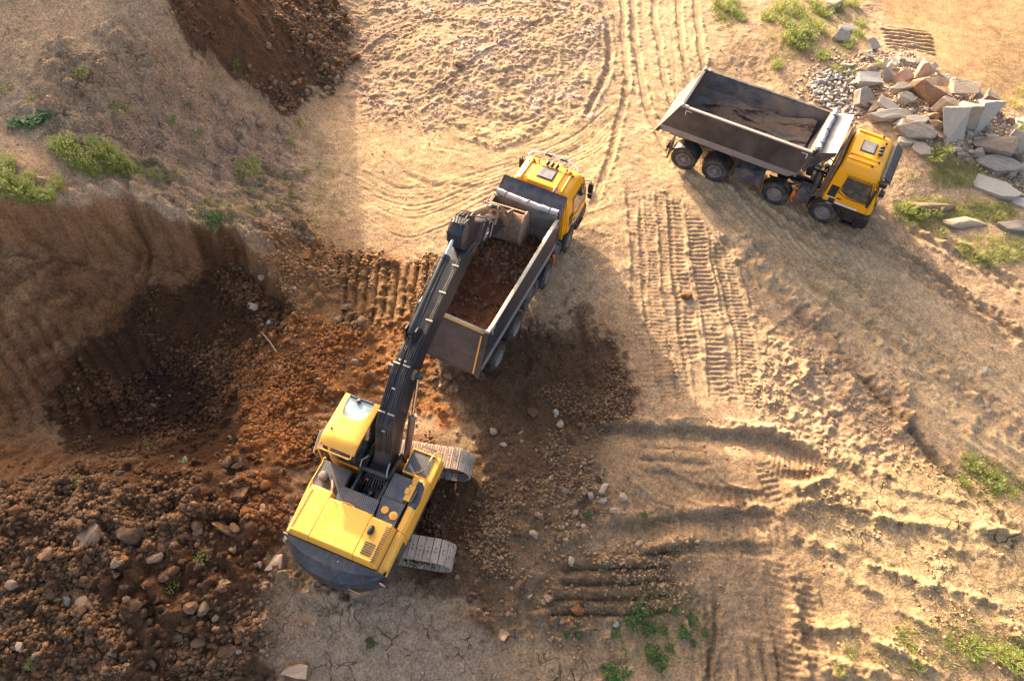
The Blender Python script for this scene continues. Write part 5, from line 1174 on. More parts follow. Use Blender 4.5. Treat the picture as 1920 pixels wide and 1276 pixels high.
    for s in (-1, 1):
        t = MB(); y0, y1 = sorted((.215 * s, .26 * s)); t.prism([(8.30, 3.95), (8.42, 3.85), (8.82, 4.26), (8.74, 4.40), (8.62, 4.38)], y0, y1, 'y'); part('rocker_arm', t, 'rust', root, bevel=.01)
        t = MB(); y0, y1 = sorted((.13 * s, .19 * s)); t.prism([(8.66, 4.22), (8.80, 4.38), (9.50, 3.36), (9.42, 3.22)], y0, y1, 'y'); part('link_arm', t, 'rust', root, bevel=.01)
    for r_, h_, c_ in ((.07, .28, (8.73, 0, 4.31)), (.06, .3, (9.44, 0, 3.30)), (.07, .34, (9.06, 0, 3.14))):
        t = MB(); t.lathe([(r_, -h_), (r_, h_)], c_, 'y', 16); part('linkage_pin', t, 'dark', root, smooth=40)
    # bucket
    sh = [(10.14, 1.72), (10.18, 2.05), (10.18, 2.35), (10.12, 2.62), (10.0, 2.82), (9.84, 2.94), (9.66, 2.96), (9.50, 2.90), (9.36, 2.76), (9.27, 2.56), (9.23, 2.32), (9.28, 2.06)]
    t = MB(); inn = [(9.72 + (x - 9.72) * .93, 2.3 + (z - 2.3) * .93) for x, z in sh]
    t.prism(sh + inn[::-1], -.70, .70, 'y'); bk = part('bucket', t, 'bucket', root, smooth=30)
    for s in (-1, 1):
        t = MB(); y0, y1 = sorted((.702 * s, .745 * s)); t.prism([(10.22, 1.5), (10.24, 2.2), (10.18, 2.72), (10.04, 2.98), (9.80, 3.05), (9.48, 2.97), (9.27, 2.68), (9.19, 2.34), (9.3, 1.9), (9.55, 1.45), (9.9, 1.35)], y0, y1, 'y'); part('side_plate', t, 'rust', bk, bevel=.008)
        t = MB(); y0, y1 = sorted((.24 * s, .29 * s)); t.prism([(8.98, 3.06), (9.06, 3.22), (9.40, 3.40), (9.52, 3.36), (9.95, 3.02), (9.85, 2.96), (9.5, 2.88), (9.3, 2.6), (9.22, 2.3), (9.14, 2.36)], y0, y1, 'y'); part('bucket_ear', t, 'bucket', bk, bevel=.008)
    t = MB(); t.hexa([(9.96, -.745, 2.90), (10.14, -.745, 2.72), (10.14, .745, 2.72), (9.96, .745, 2.90), (9.99, -.745, 2.94), (10.19, -.745, 2.75), (10.19, .745, 2.75), (9.99, .745, 2.94)]); part('wear_plate', t, 'bucket', bk, bevel=.01)
    for k in range(5):
        y = -.6 + k * .3; t = MB(); t.prism([(10.14, 1.75), (10.22, 1.75), (10.16, 1.45), (10.13, 1.45)], y - .05, y + .05, 'y'); part('tooth', t, 'steel', bk)
    return root

# ------------------------------------------------------------------ rock and soil shapes
def col_at(x, y):
    i = int(np.clip(np.searchsorted(gx, x), 0, NX - 1)); j = int(np.clip(np.searchsorted(gy, y), 0, NY - 1)); return COL[j, i]
def hull_rock(seed, n=26, box=False, flat=1.0, sub=1, rough=.05):
    """angular stone: convex hull of random points, chipped by noise"""
    r = random.Random(seed); bm = bmesh.new()
    if box == 'slab':
        m = r.randint(5, 7); a0 = r.uniform(0, 6.28); ang = [a0 + (q + r.uniform(-.28, .28)) * 6.283 / m for q in range(m)]; rad = [r.uniform(.72, 1.12) for q in range(m)]
        for a, q in zip(ang, rad):
            for zz in (-1, 1):
                k2 = q * (1 if zz > 0 else r.uniform(.85, 1.08)); bm.verts.new((math.cos(a) * k2, math.sin(a) * k2, zz * r.uniform(.75, 1)))
        n = 0
    for k in range(n):
        if box:
            p = [r.choice((-1, 1)) * r.uniform(.78, 1), r.choice((-1, 1)) * r.uniform(.72, 1), r.choice((-1, 1)) * r.uniform(.8, 1)]
            if r.random() < .35: p[r.randrange(2)] *= r.uniform(.2, .9)
            v = Vector(p)
        else:
            v = Vector((r.gauss(0, 1), r.gauss(0, 1), r.gauss(0, 1))).normalized() * r.uniform(.68, 1.08)
        bm.verts.new((v.x, v.y, v.z * flat))
    res = bmesh.ops.convex_hull(bm, input=bm.verts[:])
    bmesh.ops.delete(bm, geom=[g for g in set(res['geom_interior'] + res['geom_unused']) if isinstance(g, bmesh.types.BMVert)], context='VERTS')
    if sub:
        bmesh.ops.dissolve_limit(bm, angle_limit=R(8), verts=bm.verts[:], edges=bm.edges[:])
        bmesh.ops.bevel(bm, geom=bm.edges[:], offset=.07, segments=1, affect='EDGES', clamp_overlap=True)
        bmesh.ops.triangulate(bm, faces=bm.faces[:])
        bmesh.ops.subdivide_edges(bm, edges=[e for e in bm.edges if e.calc_length() > .35], cuts=1)
        from mathutils import noise as mn
        for v in bm.verts:
            d = mn.noise(v.co * 2.3 + Vector((seed, 0, 0))) * rough * 1.6 + mn.noise(v.co * 6 + Vector((0, seed, 0))) * rough * .7
            v.co += v.co.normalized() * d
    bmesh.ops.recalc_face_normals(bm, faces=bm.faces[:])
    V = [tuple(v.co) for v in bm.verts]; F = [tuple(v.index for v in f.verts) for f in bm.faces]; bm.verts.index_update()
    F = [tuple(v.index for v in f.verts) for f in bm.faces]; bm.free(); return V, F
def stone_mat(name, col, col2, rough=.9, sc=5.0, dust=.35):
    m, n, l, b = new_mat(name)
    tc = N(n, "ShaderNodeTexCoord").outputs["Object"]; oi = N(n, "ShaderNodeObjectInfo")
    f = noise(n, l, tc, sc, 6, .7); f2 = noise(n, l, tc, sc * 6, 3, .7)
    c = mix_col(n, l, ramp(n, l, f, .35, .65), col, col2)
    c = mix_col(n, l, 1.0, c, ramp(n, l, f2, .25, .8, (.7, .7, .7), (1.15, 1.15, 1.15)), 'MULTIPLY')
    c = mix_col(n, l, 1.0, c, ramp(n, l, oi.outputs["Random"], 0, 1, (.78, .76, .74), (1.15, 1.13, 1.12)), 'MULTIPLY')
    geo = N(n, "ShaderNodeNewGeometry"); sep = N(n, "ShaderNodeSeparateXYZ"); l.new(geo.outputs["Normal"], sep.inputs[0])
    k = N(n, "ShaderNodeMath", operation='MULTIPLY'); l.new(ramp(n, l, f, .5, .7), k.inputs[0]); k.inputs[1].default_value = dust
    c = mix_col(n, l, k.outputs[0], c, (.36, .24, .15))
    l.new(c, b.inputs["Base Color"]); b.inputs["Roughness"].default_value = rough; b.inputs["Specular IOR Level"].default_value = .2
    a = N(n, "ShaderNodeMath", operation='MULTIPLY_ADD'); l.new(f2, a.inputs[0]); a.inputs[1].default_value = .35; l.new(f, a.inputs[2])
    l.new(bump(n, l, a.outputs[0], .55, .05), b.inputs["Normal"]); return m
M['st_grey'] = stone_mat('grey_concrete', (.27, .235, .19), (.42, .36, .28))
M['st_pale'] = stone_mat('pale_concrete', (.42, .37, .30), (.52, .46, .37), dust=.2)
M['st_white'] = stone_mat('white_stone', (.44, .41, .38), (.36, .33, .31), dust=.15)
M['st_beige'] = stone_mat('beige_stone', (.34, .25, .17), (.46, .35, .25))
M['st_brown'] = stone_mat('brown_boulder', (.24, .15, .09), (.34, .22, .14))
M['st_red'] = stone_mat('reddish_stone', (.36, .20, .13), (.44, .29, .20))
M['cl_brown'] = stone_mat('brown_clod', (.12, .062, .033), (.20, .115, .065), 1, 3)
M['cl_tan'] = stone_mat('tan_clod', (.26, .165, .10), (.36, .24, .15), 1, 3)
M['cl_orange'] = stone_mat('orange_clod', (.26, .11, .04), (.18, .08, .03), 1, 3)
M['cl_dark'] = stone_mat('dark_clod', (.06, .035, .022), (.11, .065, .04), 1, 3)
_cache = {}
def stone(name, shape, size, mat, px=None, pos=None, rz=0.0, tilt=(0, 0), lift=0.0, seed=0, sink=.34):
    key = (shape, seed % 7, mat)
    if key not in _cache:
        if shape == 'slab': V, F = hull_rock(100 + seed % 7, 16, 'slab', 1, 1, .05)
        elif shape == 'block': V, F = hull_rock(200 + seed % 7, 11, True, 1, 1, .09)
        else: V, F = hull_rock(300 + seed % 7, 17, False, 1, 1, .12)
        me = bpy.data.meshes.new(name); me.from_pydata(V, [], F); me.materials.append(M[mat])
        if shape == 'round': me.polygons.foreach_set('use_smooth', [True] * len(me.polygons)); me.set_sharp_from_angle(angle=R(38))
        _cache[key] = me
    o = bpy.data.objects.new(name, _cache[key]); scene.collection.objects.link(o)
    x, y, z = pos if pos is not None else at(*px)
    o.scale = (size[0] / 2, size[1] / 2, size[2] / 2); o.rotation_euler = (R(tilt[0]), R(tilt[1]), R(rz))
    o.location = (x, y, z + size[2] * (.5 - sink) + lift); return o

# broken concrete and boulders at the road side: (zoomed survey x, y, length, width, height, heading, tilt, shape, material, label)
RUB = [
 (445, 212, 1.0, .75, .35, 5, (22, 0), 'slab', 'st_grey', 'grey square concrete slab lying among weeds above the gravel', 0),
 (482, 162, 1.1, .5, .2, 8, (10, 5), 'slab', 'st_pale', 'pale thin slab lying just above the grey square slab', 0),
 (405, 38, 1.1, .7, .45, 10, (5, 0), 'round', 'st_beige', 'grey-brown boulder at the top edge between green weeds', 0),
 (612, 258, .45, .55, .4, 20, (20, 0), 'block', 'st_grey', 'small grey block right of the weeds near the grooved sand', 0),
 (600, 320, .4, .5, .25, 50, (10, 20), 'slab', 'st_grey', 'narrow grey splinter below the small block near the grooved sand', 0),
 (490, 358, .7, .45, .3, 15, (0, 0), 'round', 'st_grey', 'rounded grey rock in weeds above the white gravel', 0),
 (682, 418, .5, .75, .55, 60, (30, 10), 'block', 'st_white', 'upright light grey block above the leaning triangular slab', 0),
 (592, 460, 1.0, .6, .5, -5, (10, 0), 'block', 'st_white', 'large white rounded block at the top of the gravel', 0),
 (642, 462, .5, .45, .4, 0, (0, 0), 'round', 'st_beige', 'beige round stone touching the large white block', 0),
 (568, 558, .95, 1.0, .3, 55, (38, -12), 'slab', 'st_grey', 'grey slab with a pointed top leaning beside the white gravel', .12),
 (772, 442, .6, .5, .5, 30, (20, 0), 'block', 'st_red', 'reddish cube-shaped block left of the big beige boulder', .1),
 (868, 432, 1.1, .85, .75, 15, (10, 5), 'round', 'st_beige', 'rounded beige boulder resting on the largest brown boulder', .35),
 (912, 510, 1.8, 1.4, .9, 70, (15, 12), 'block', 'st_brown', 'largest brown boulder with a flat face in the middle of the pile', 0),
 (985, 450, .5, .8, .5, 40, (10, 20), 'block', 'st_grey', 'dark grey block on the right shoulder of the largest brown boulder', 0),
 (762, 506, 1.3, .4, .2, 14, (8, 0), 'slab', 'st_pale', 'long light plank of concrete left of the largest brown boulder', .25),
 (790, 552, .8, .6, .35, -8, (15, 0), 'slab', 'st_grey', 'blue-grey flat block below the long light plank', .05),
 (722, 375, .5, .4, .3, 35, (10, 10), 'slab', 'st_pale', 'small pale slab at the upper rim of the pile', .1),
 (815, 340, 1.0, .35, .2, -18, (8, 0), 'slab', 'st_pale', 'pale strip slab closest to the grooved sand', 0),
 (870, 356, .6, .35, .25, -25, (0, 10), 'slab', 'st_beige', 'beige strip slab at the top rim of the pile', .05),
 (740, 345, .7, .3, .2, -30, (0, 10), 'slab', 'st_white', 'white splinter at the upper left rim of the pile', 0),
 (700, 592, 1.1, .45, .16, -38, (20, 10), 'slab', 'st_pale', 'pale blade-like slab leaning above the long white pointed slab', .15),
 (624, 606, .95, .3, .2, 35, (0, 0), 'slab', 'st_beige', 'short beige bar right of the leaning grey slab', .05),
 (670, 628, .7, .35, .25, 8, (0, 0), 'slab', 'st_beige', 'small beige slab just above the long white pointed slab', .05),
 (718, 645, 2.0, .5, .2, 5, (12, 0), 'slab', 'st_pale', 'long white pointed slab behind the yellow cab', .12),
 (868, 668, .9, .45, .2, -15, (10, 0), 'slab', 'st_pale', 'light grey slab right of the long white pointed slab', .1),
 (852, 732, 2.1, .8, .3, -20, (18, 0), 'slab', 'st_grey', 'biggest grey slab sloping down towards the cab roof', .08),
 (806, 776, .8, .35, .16, -12, (5, 0), 'slab', 'st_pale', 'thin pale slab touching the front of the cab', .02),
 (882, 818, .8, .6, .2, -40, (18, 0), 'slab', 'st_grey', 'bluish flat slab below the biggest grey slab', 0),
 (940, 642, .8, .6, .5, 10, (0, 0), 'round', 'st_brown', 'brown round boulder under the largest brown boulder', 0),
 (966, 688, .55, .8, .5, 70, (0, 0), 'round', 'st_brown', 'darker brown boulder just below the brown round boulder', 0),
 (1080, 562, 1.3, .8, .6, -5, (10, 0), 'block', 'st_beige', 'wide beige block topping the group of upright blocks', .45),
 (1086, 502, .8, .45, .4, 10, (0, 0), 'round', 'st_grey', 'grey rock perched above the wide beige block', .3),
 (1160, 562, .5, .5, .45, 0, (0, 0), 'round', 'st_grey', 'small grey round rock between two blocks of the upright group', .35),
 (1236, 580, .65, .45, .4, -25, (0, 10), 'block', 'st_beige', 'small beige block at the right end above the upright blocks', .35),
 (1000, 612, .5, 1.0, .6, 75, (20, 0), 'slab', 'st_beige', 'narrow standing slab at the left end of the upright blocks', .2),
 (1040, 606, .4, .4, .4, 0, (0, 0), 'round', 'st_grey', 'grey stone wedged beside the narrow standing slab', .2),
 (1036, 702, .85, .6, 1.2, 8, (-25, 0), 'block', 'st_pale', 'tall pale upright block, left one of the three', 0),
 (1120, 692, .95, .7, 1.25, -4, (-25, 0), 'block', 'st_beige', 'tall beige upright block, middle one of the three', 0),
 (1203, 668, .95, .6, 1.3, 6, (-25, 4), 'block', 'st_pale', 'tall pale upright block, right one of the three', 0),
 (1262, 800, 1.6, .9, .6, -20, (15, 0), 'block', 'st_beige', 'pinkish wide block right of the upright blocks', 0),
 (1385, 808, 1.0, 1.2, .5, -35, (25, 0), 'slab', 'st_grey', 'grey tilted slab beside the pinkish wide block', .1),
 (1190, 838, .55, .45, .45, 0, (0, 0), 'round', 'st_grey', 'dark round stone below the upright blocks', 0),
 (1072, 822, .6, .4, .3, 10, (0, 0), 'round', 'st_beige', 'small beige stone on the sand below the upright blocks', 0),
 (1285, 900, 1.9, .8, .35, -10, (15, 0), 'slab', 'st_grey', 'broad dusty slab under the pinkish wide block', 0),
 (1425, 672, .7, .6, .4, 20, (0, 0), 'round', 'st_pale', 'pale rock near the right edge above the grey tilted slab', 0),
 (1425, 935, .9, .5, .4, 20, (10, 0), 'round', 'st_grey', 'grey rock at the right edge beside the broad dusty slab', 0),
 (1370, 950, .6, .35, .3, 40, (10, 0), 'slab', 'st_grey', 'small grey chunk right of the broad dusty slab', 0),
 (1285, 1030, 2.0, .85, .22, -28, (8, 0), 'slab', 'st_pale', 'long pale flat slab lying sunlit on the grass verge', 0),
 (1425, 1112, .9, .5, .2, -28, (5, 0), 'slab', 'st_pale', 'pale broken piece at the lower end of the long pale flat slab', 0),
 (935, 1128, 2.0, .6, .4, -2, (10, 0), 'round', 'st_brown', 'half buried grey-brown rock among weeds right of the cab', 0),
 (1120, 1222, 1.6, .6, .3, -5, (5, 0), 'round', 'st_beige', 'half buried beige rock on the grass verge, lowest of the verge rocks', 0),
 (1390, 1242, 1.3, .5, .25, -8, (5, 0), 'slab', 'st_grey', 'pale grey flat slab half buried at the right edge of the verge', 0),
 (620, 385, .6, .5, .4, 20, (10, 0), 'round', 'st_beige', 'beige rock under the weeds at the upper left of the pile', 0),
]
for k, (zx, zy, L_, W_, H_, rz, tl, shp, mt, lab, lf) in enumerate(RUB):
    px, py = 1420 + zx * .3448, zy * .3448
    nm = {'slab': 'concrete_chunk', 'block': 'stone_block', 'round': 'boulder'}[shp]
    x, y, z = at(px, py)
    o = stone(nm, shp, (L_ * 1.1, W_ * 1.12, H_ * 1.35), mt, pos=(x, y - .10 * H_, z), rz=rz, tilt=tl, lift=lf, seed=k)
    tag(o, lab, {'slab': 'slab', 'block': 'block', 'round': 'boulder'}[shp], 'broken slabs and boulders piled beside the road')
rr_ = random.Random(5)
def scatter(n, poly, fn, minsep=.0, seed=1):
    r = random.Random(seed); P = poly; xs = [p[0] for p in P]; ys = [p[1] for p in P]; out = []; tries = 0
    while len(out) < n and tries < n * 60:
        tries += 1; x = r.uniform(min(xs), max(xs)); y = r.uniform(min(ys), max(ys)); ins = False
        for i in range(len(P)):
            a, b = P[i - 1], P[i]
            if (a[1] > y) != (b[1] > y) and x < (b[0] - a[0]) * (y - a[1]) / (b[1] - a[1]) + a[0]: ins = not ins
        if not ins: continue
        if minsep and any((x - q[0]) ** 2 + ((y - q[1]) * 1.4) ** 2 < minsep ** 2 for q in out): continue
        out.append((x, y)); fn(x, y, r, len(out) - 1)
def white(x, y, r, k):
    s = r.uniform(.12, .30); o = stone('gravel_stone', 'round', (s * r.uniform(.9, 1.4), s, s * r.uniform(.6, .9)), r.choice(['st_white', 'st_white', 'st_pale', 'st_grey']), px=(x, y), rz=r.uniform(0, 180), tilt=(r.uniform(-20, 20), r.uniform(-20, 20)), seed=k, lift=r.uniform(0, .08))
    tag(o, 'small whitish stone in the loose gravel heap behind the empty tub', 'stone', 'small whitish stones in the gravel heap')
scatter(190, [(1530, 140), (1590, 136), (1615, 165), (1618, 215), (1600, 218), (1560, 214), (1525, 190), (1515, 160)], white, 4.2, 21)
def pilestone(x, y, r, k):
    s = r.uniform(.14, .42); o = stone('rubble_stone', r.choice(['round', 'block']), (s * r.uniform(1, 1.6), s, s * .7), r.choice(['st_grey', 'st_beige', 'st_pale', 'st_brown']), px=(x, y), rz=r.uniform(0, 180), tilt=(r.uniform(-25, 25), r.uniform(-25, 25)), seed=k)
    tag(o, 'small broken stone filling the gaps between the big slabs', 'stone', 'small broken stones between the slabs')
scatter(175, [(1600, 100), (1650, 95), (1760, 130), (1850, 190), (1919, 250), (1919, 330), (1850, 320), (1740, 285), (1640, 235), (1600, 190)], pilestone, 5.5, 22)
def smallgrey(x, y, r, k):
    s = r.uniform(.08, .2); o = stone('loose_stone', 'round', (s * 1.2, s, s * .7), r.choice(['st_grey', 'st_beige', 'st_white']), px=(x, y), rz=r.uniform(0, 180), seed=k)
    tag(o, 'small loose stone on the sand left of the gravel heap', 'stone', 'loose stones left of the gravel heap')
scatter(40, [(1470, 120), (1560, 80), (1620, 100), (1540, 140), (1530, 190), (1480, 170)], smallgrey, 5, 23)

# single stones and lumps one can point to
SOLO = [
 (1285, 555, .55, .45, .35, 'round', 'cl_orange', 'lone orange-brown lump between the two crawler prints'),
 (1846, 696, .38, .25, .2, 'round', 'st_white', 'lone white stone beside the cleated tyre rut at right'),
 (1154, 1170, .30, .26, .2, 'round', 'st_white', 'white round stone near the lower green bushes'),
 (1108, 930, .34, .34, .28, 'round', 'st_beige', 'pinkish round stone, uppermost of the stone group in the centre'),
 (1165, 934, .42, .36, .26, 'round', 'st_beige', 'tan flat stone right of the pinkish stone group'),
 (1130, 938, .32, .3, .26, 'round', 'st_grey', 'grey stone in the middle of the pinkish stone group'),
 (1149, 958, .3, .26, .24, 'round', 'st_grey', 'grey stone at the lower right of the pinkish stone group'),
 (1118, 955, .3, .26, .22, 'round', 'cl_orange', 'orange stone at the foot of the pinkish stone group'),
 (1198, 1020, .3, .24, .2, 'round', 'st_beige', 'beige stone above the dark ridged ditch'),
 (1080, 1144, .42, .5, .4, 'round', 'cl_orange', 'orange boulder below the left end of the ridged ditch'),
 (1092, 1146, .25, .25, .22, 'round', 'cl_orange', 'small orange stone right of the orange boulder'),
 (1030, 1122, .4, .28, .25, 'round', 'cl_tan', 'yellowish flat stone left of the ridged ditch'),
 (940, 1190, .5, .42, .3, 'round', 'cl_tan', 'pale clay lump on the cracked ground below the excavator'),
 (998, 775, .5, .42, .35, 'round', 'cl_brown', 'brown boulder on the dark earth right of the truck tail'),
 (1042, 776, .34, .3, .22, 'round', 'st_grey', 'small grey stone right of the brown boulder'),
 (650, 577, .42, .36, .34, 'round', 'cl_tan', 'round sunlit boulder, upper one of the trio left of the boom'),
 (636, 601, .46, .40, .36, 'round', 'cl_tan', 'round sunlit boulder, left one of the trio left of the boom'),
 (680, 604, .46, .42, .34, 'round', 'cl_tan', 'round sunlit boulder, right one of the trio left of the boom'),
 (543, 640, .4, .36, .3, 'round', 'cl_orange', 'orange lump at the edge of the shaded pit, larger of a pair'),
 (556, 643, .3, .3, .24, 'round', 'cl_orange', 'orange lump at the edge of the shaded pit, smaller of a pair'),
 (510, 700, .42, .36, .3, 'round', 'cl_orange', 'orange-brown boulder on the pit floor right of the stick'),
 (525, 692, .34, .26, .22, 'round', 'cl_tan', 'tan stone just above the orange-brown boulder in the pit'),
 (476, 576, .5, .42, .34, 'round', 'st_beige', 'large beige rock in the shade under the cliff corner'),
 (492, 522, .44, .34, .28, 'round', 'st_beige', 'beige rock on the slope directly below the cliff corner'),
 (506, 608, .26, .22, .2, 'round', 'st_pale', 'small pale stone in the pit above the lying stick'),
 (553, 543, .26, .24, .2, 'round', 'st_grey', 'small grey stone right of the cliff corner'),
 (575, 480, .5, .44, .36, 'round', 'cl_orange', 'brown lump on the rim above the toothed slope, left of two'),
 (598, 478, .4, .36, .3, 'round', 'cl_orange', 'brown lump on the rim above the toothed slope, right of two'),
 (490, 234, .62, .55, .45, 'round', 'cl_tan', 'rounded boulder alone on the shaded hillside'),
 (504, 88, .5, .44, .34, 'round', 'cl_tan', 'smooth pinkish boulder at the left rim of the dark earth slide'),
 (862, 124, .5, .4, .3, 'round', 'cl_tan', 'lump of clay on the scuffed sand above the cabs'),
 (245, 1010, 1.15, 1.0, .85, 'round', 'cl_brown', 'largest round earth boulder in the middle of the spoil heap'),
 (432, 1000, .35, 1.2, .55, 'round', 'cl_brown', 'tall narrow clay slab standing in the spoil heap'),
 (165, 1000, .9, .9, .5, 'round', 'cl_tan', 'rounded clay hump at the left of the spoil heap'),
 (224, 1056, .5, .42, .36, 'round', 'cl_tan', 'pale lump below the largest earth boulder'),
 (292, 1047, .6, .42, .34, 'round', 'cl_tan', 'tan oval lump right of the pale lump in the heap'),
 (310, 1022, .6, .45, .38, 'round', 'cl_brown', 'brown angular lump right of the largest earth boulder'),
 (128, 1128, .5, .36, .28, 'round', 'st_grey', 'grey oblong stone at lower left of the heap'),
 (163, 1128, .6, .5, .36, 'round', 'cl_tan', 'tan boulder right of the grey oblong stone'),
 (423, 1228, .85, .5, .4, 'round', 'cl_brown', 'reddish clay slab near the bottom edge'),
 (560, 1258, .4, .75, .4, 'block', 'st_beige', 'upright beige stone at the bottom edge'),
 (375, 1205, .5, .5, .42, 'round', 'cl_brown', 'brown boulder above the reddish clay slab'),
 (335, 1195, .5, .42, .36, 'round', 'cl_brown', 'brown boulder left of the boulder above the clay slab'),
 (432, 868, .46, .42, .40, 'round', 'cl_brown', 'smooth brown lump at the top right of the spoil heap'),
 (347, 864, .34, .24, .2, 'round', 'st_pale', 'whitish stone on the upper rim of the spoil heap'),
 (42, 1212, .4, .28, .2, 'round', 'st_beige', 'beige flat stone near the lower left corner'),
 (520, 1055, .55, .5, .4, 'block', 'st_beige', 'pale lump in the sunlit strip beside the counterweight'),
 (450, 925, .7, .62, .5, 'round', 'cl_brown', 'big reddish brown boulder at the right side of the spoil heap'),
 (360, 1140, .5, .45, .4, 'round', 'cl_brown', 'brown lump between the heap centre and the bottom boulders'),
 (575, 175, .5, .4, .3, 'round', 'cl_tan', 'left stone of the row at the foot of the earth slide'),
 (615, 168, .42, .36, .3, 'round', 'cl_tan', 'middle stone of the row at the foot of the earth slide'),
 (632, 150, .5, .4, .34, 'round', 'cl_tan', 'right stone of the row at the foot of the earth slide'),
 (620, 40, .6, .45, .35, 'round', 'cl_tan', 'pale block on the right edge of the earth slide'),
]
for k, (px, py, a, b_, c_, shp, mt, lab) in enumerate(SOLO):
    o = stone('boulder' if shp == 'round' else 'clay_lump', shp, (a, b_, c_), mt, px=(px, py), rz=(k * 47) % 180, tilt=((k * 13) % 20 - 10, (k * 7) % 16 - 8), seed=k)
    tag(o, lab, 'boulder' if a > .4 else 'stone')
# countable earth clods, by place
def clods(n, poly, s0, s1, mats, label, group, sep, seed):
    def f(x, y, r, k):
        s = s0 + (s1 - s0) * r.random() ** 2
        o = stone('earth_clod', 'round', (s * r.uniform(.9, 1.5), s, s * r.uniform(.6, .95)), r.choice(mats), px=(x, y), rz=r.uniform(0, 180), tilt=(r.uniform(-30, 30), r.uniform(-30, 30)), seed=k); tag(o, label, 'clod', group)
    scatter(n, poly, f, sep, seed)
clods(120, [(0, 900), (100, 880), (440, 860), (530, 900), (520, 1040), (440, 1130), (460, 1270), (0, 1270)], .18, .46, ['cl_brown', 'cl_brown', 'cl_brown', 'cl_tan', 'cl_orange', 'cl_dark'], 'brown earth clod lying in the big spoil heap left of the excavator', 'earth clods in the big spoil heap', 16, 31)
clods(60, [(480, 640), (560, 600), (780, 600), (840, 640), (860, 760), (760, 770), (680, 720), (600, 780), (470, 780)], .14, .34, ['cl_orange', 'cl_orange', 'cl_brown', 'cl_tan'], 'orange-brown clod on the sunlit clay left of the boom', 'clods on the sunlit orange clay', 12, 32)
clods(45, [(560, 0), (640, 0), (650, 100), (640, 165), (500, 175), (480, 150), (560, 120)], .2, .45, ['cl_tan', 'cl_brown', 'cl_orange'], 'brown clod at the foot of the dark earth slide', 'clods at the foot of the earth slide', 9, 33)
clods(60, [(880, 780), (1100, 780), (1140, 900), (1080, 1040), (1060, 1160), (900, 1160), (780, 1100), (880, 960)], .14, .32, ['cl_brown', 'cl_tan', 'cl_dark', 'st_beige'], 'brown clod on the dark churned earth right of the excavator', 'clods on the dark churned earth', 12, 34)

# what nobody could count: one mesh of crumbs per place
def crumbs(name, label, dens, n, s0, s1, seed, box_, tint=(1, 1, 1), power=3.0, lighten=1.15):
    r = np.random.default_rng(seed); pts = []
    bx0, bx1, by0, by1 = box_
    while len(pts) < n:
        x = r.uniform(bx0, bx1, 20000); y = r.uniform(by0, by1, 20000); i = np.clip(np.searchsorted(gx, x), 0, NX - 1); j = np.clip(np.searchsorted(gy, y), 0, NY - 1)
        k = r.random(20000) < dens[j, i]; pts += list(zip(x[k], y[k]))
        if not k.any(): break
    pts = np.array(pts[:n]); n = len(pts); x, y = pts[:, 0], pts[:, 1]; z = zat(x, y)
    protos = [hull_rock(900 + q, 13, False, .8, 0) for q in range(8)]
    AV = []; AF = []; AC = []; off = 0
    i = np.clip(np.searchsorted(gx, x), 0, NX - 1); j = np.clip(np.searchsorted(gy, y), 0, NY - 1); c0 = COL[j, i]
    for q, (V, F) in enumerate(protos):
        V = np.array(V, np.float32); F3 = np.array([f[:3] for f in F] , np.int32); sel = np.arange(q, n, 8); m = len(sel)
        s = s0 + (s1 - s0) * r.random(m) ** power; a = r.uniform(0, 6.28, m); ax = r.normal(size=(m, 3)); ax /= np.linalg.norm(ax, axis=1)[:, None]
        K = np.zeros((m, 3, 3)); K[:, 0, 1] = -ax[:, 2]; K[:, 0, 2] = ax[:, 1]; K[:, 1, 0] = ax[:, 2]; K[:, 1, 2] = -ax[:, 0]; K[:, 2, 0] = -ax[:, 1]; K[:, 2, 1] = ax[:, 0]
        RM = np.eye(3) + np.sin(a)[:, None, None] * K + (1 - np.cos(a))[:, None, None] * (K @ K)
        sc = np.stack([s * r.uniform(.8, 1.35, m), s, s * r.uniform(.7, 1, m)], 1) / 2
        P = np.einsum('mij,vj->mvi', RM, V) * sc[:, None, :]; P[..., 0] += x[sel][:, None]; P[..., 1] += y[sel][:, None]; P[..., 2] += (z[sel] + s * .15)[:, None]
        nv = len(V); AV.append(P.reshape(-1, 3)); AF.append((F3[None] + (np.arange(m) * nv)[:, None, None]).reshape(-1, 3) + off); off += m * nv
        cc = c0[sel] * (r.uniform(.72, lighten * 1.15, m))[:, None] * np.array(tint); pale = r.random(m) < .025; cc[pale] = np.array((.25, .18, .12)) * r.uniform(.7, 1.1, pale.sum())[:, None]
        AC.append(np.repeat(cc, nv, 0))
    AV = np.concatenate(AV).astype(np.float32); AF = np.concatenate(AF).astype(np.int32); AC = np.clip(np.concatenate(AC), .02, .9)
    me = bpy.data.meshes.new(name); me.vertices.add(len(AV)); me.vertices.foreach_set('co', AV.ravel()); me.loops.add(AF.size); me.loops.foreach_set('vertex_index', AF.ravel())
    me.polygons.add(len(AF)); me.polygons.foreach_set('loop_start', np.arange(0, AF.size, 3, dtype=np.int32)); me.update(calc_edges=True)
    at1 = me.color_attributes.new('soil', 'FLOAT_COLOR', 'POINT'); at1.data.foreach_set('color', np.concatenate([AC, np.ones((len(AC), 1))], 1).astype(np.float32).ravel())
    me.materials.append(M['crumb']); o = bpy.data.objects.new(name, me); scene.collection.objects.link(o); tag(o, label, 'soil', kind='stuff'); return o
m_, n_, l_, b_ = new_mat('soil_crumbs'); ac = N(n_, "ShaderNodeAttribute"); ac.attribute_name = 'soil'
tc_ = N(n_, "ShaderNodeTexCoord").outputs["Object"]
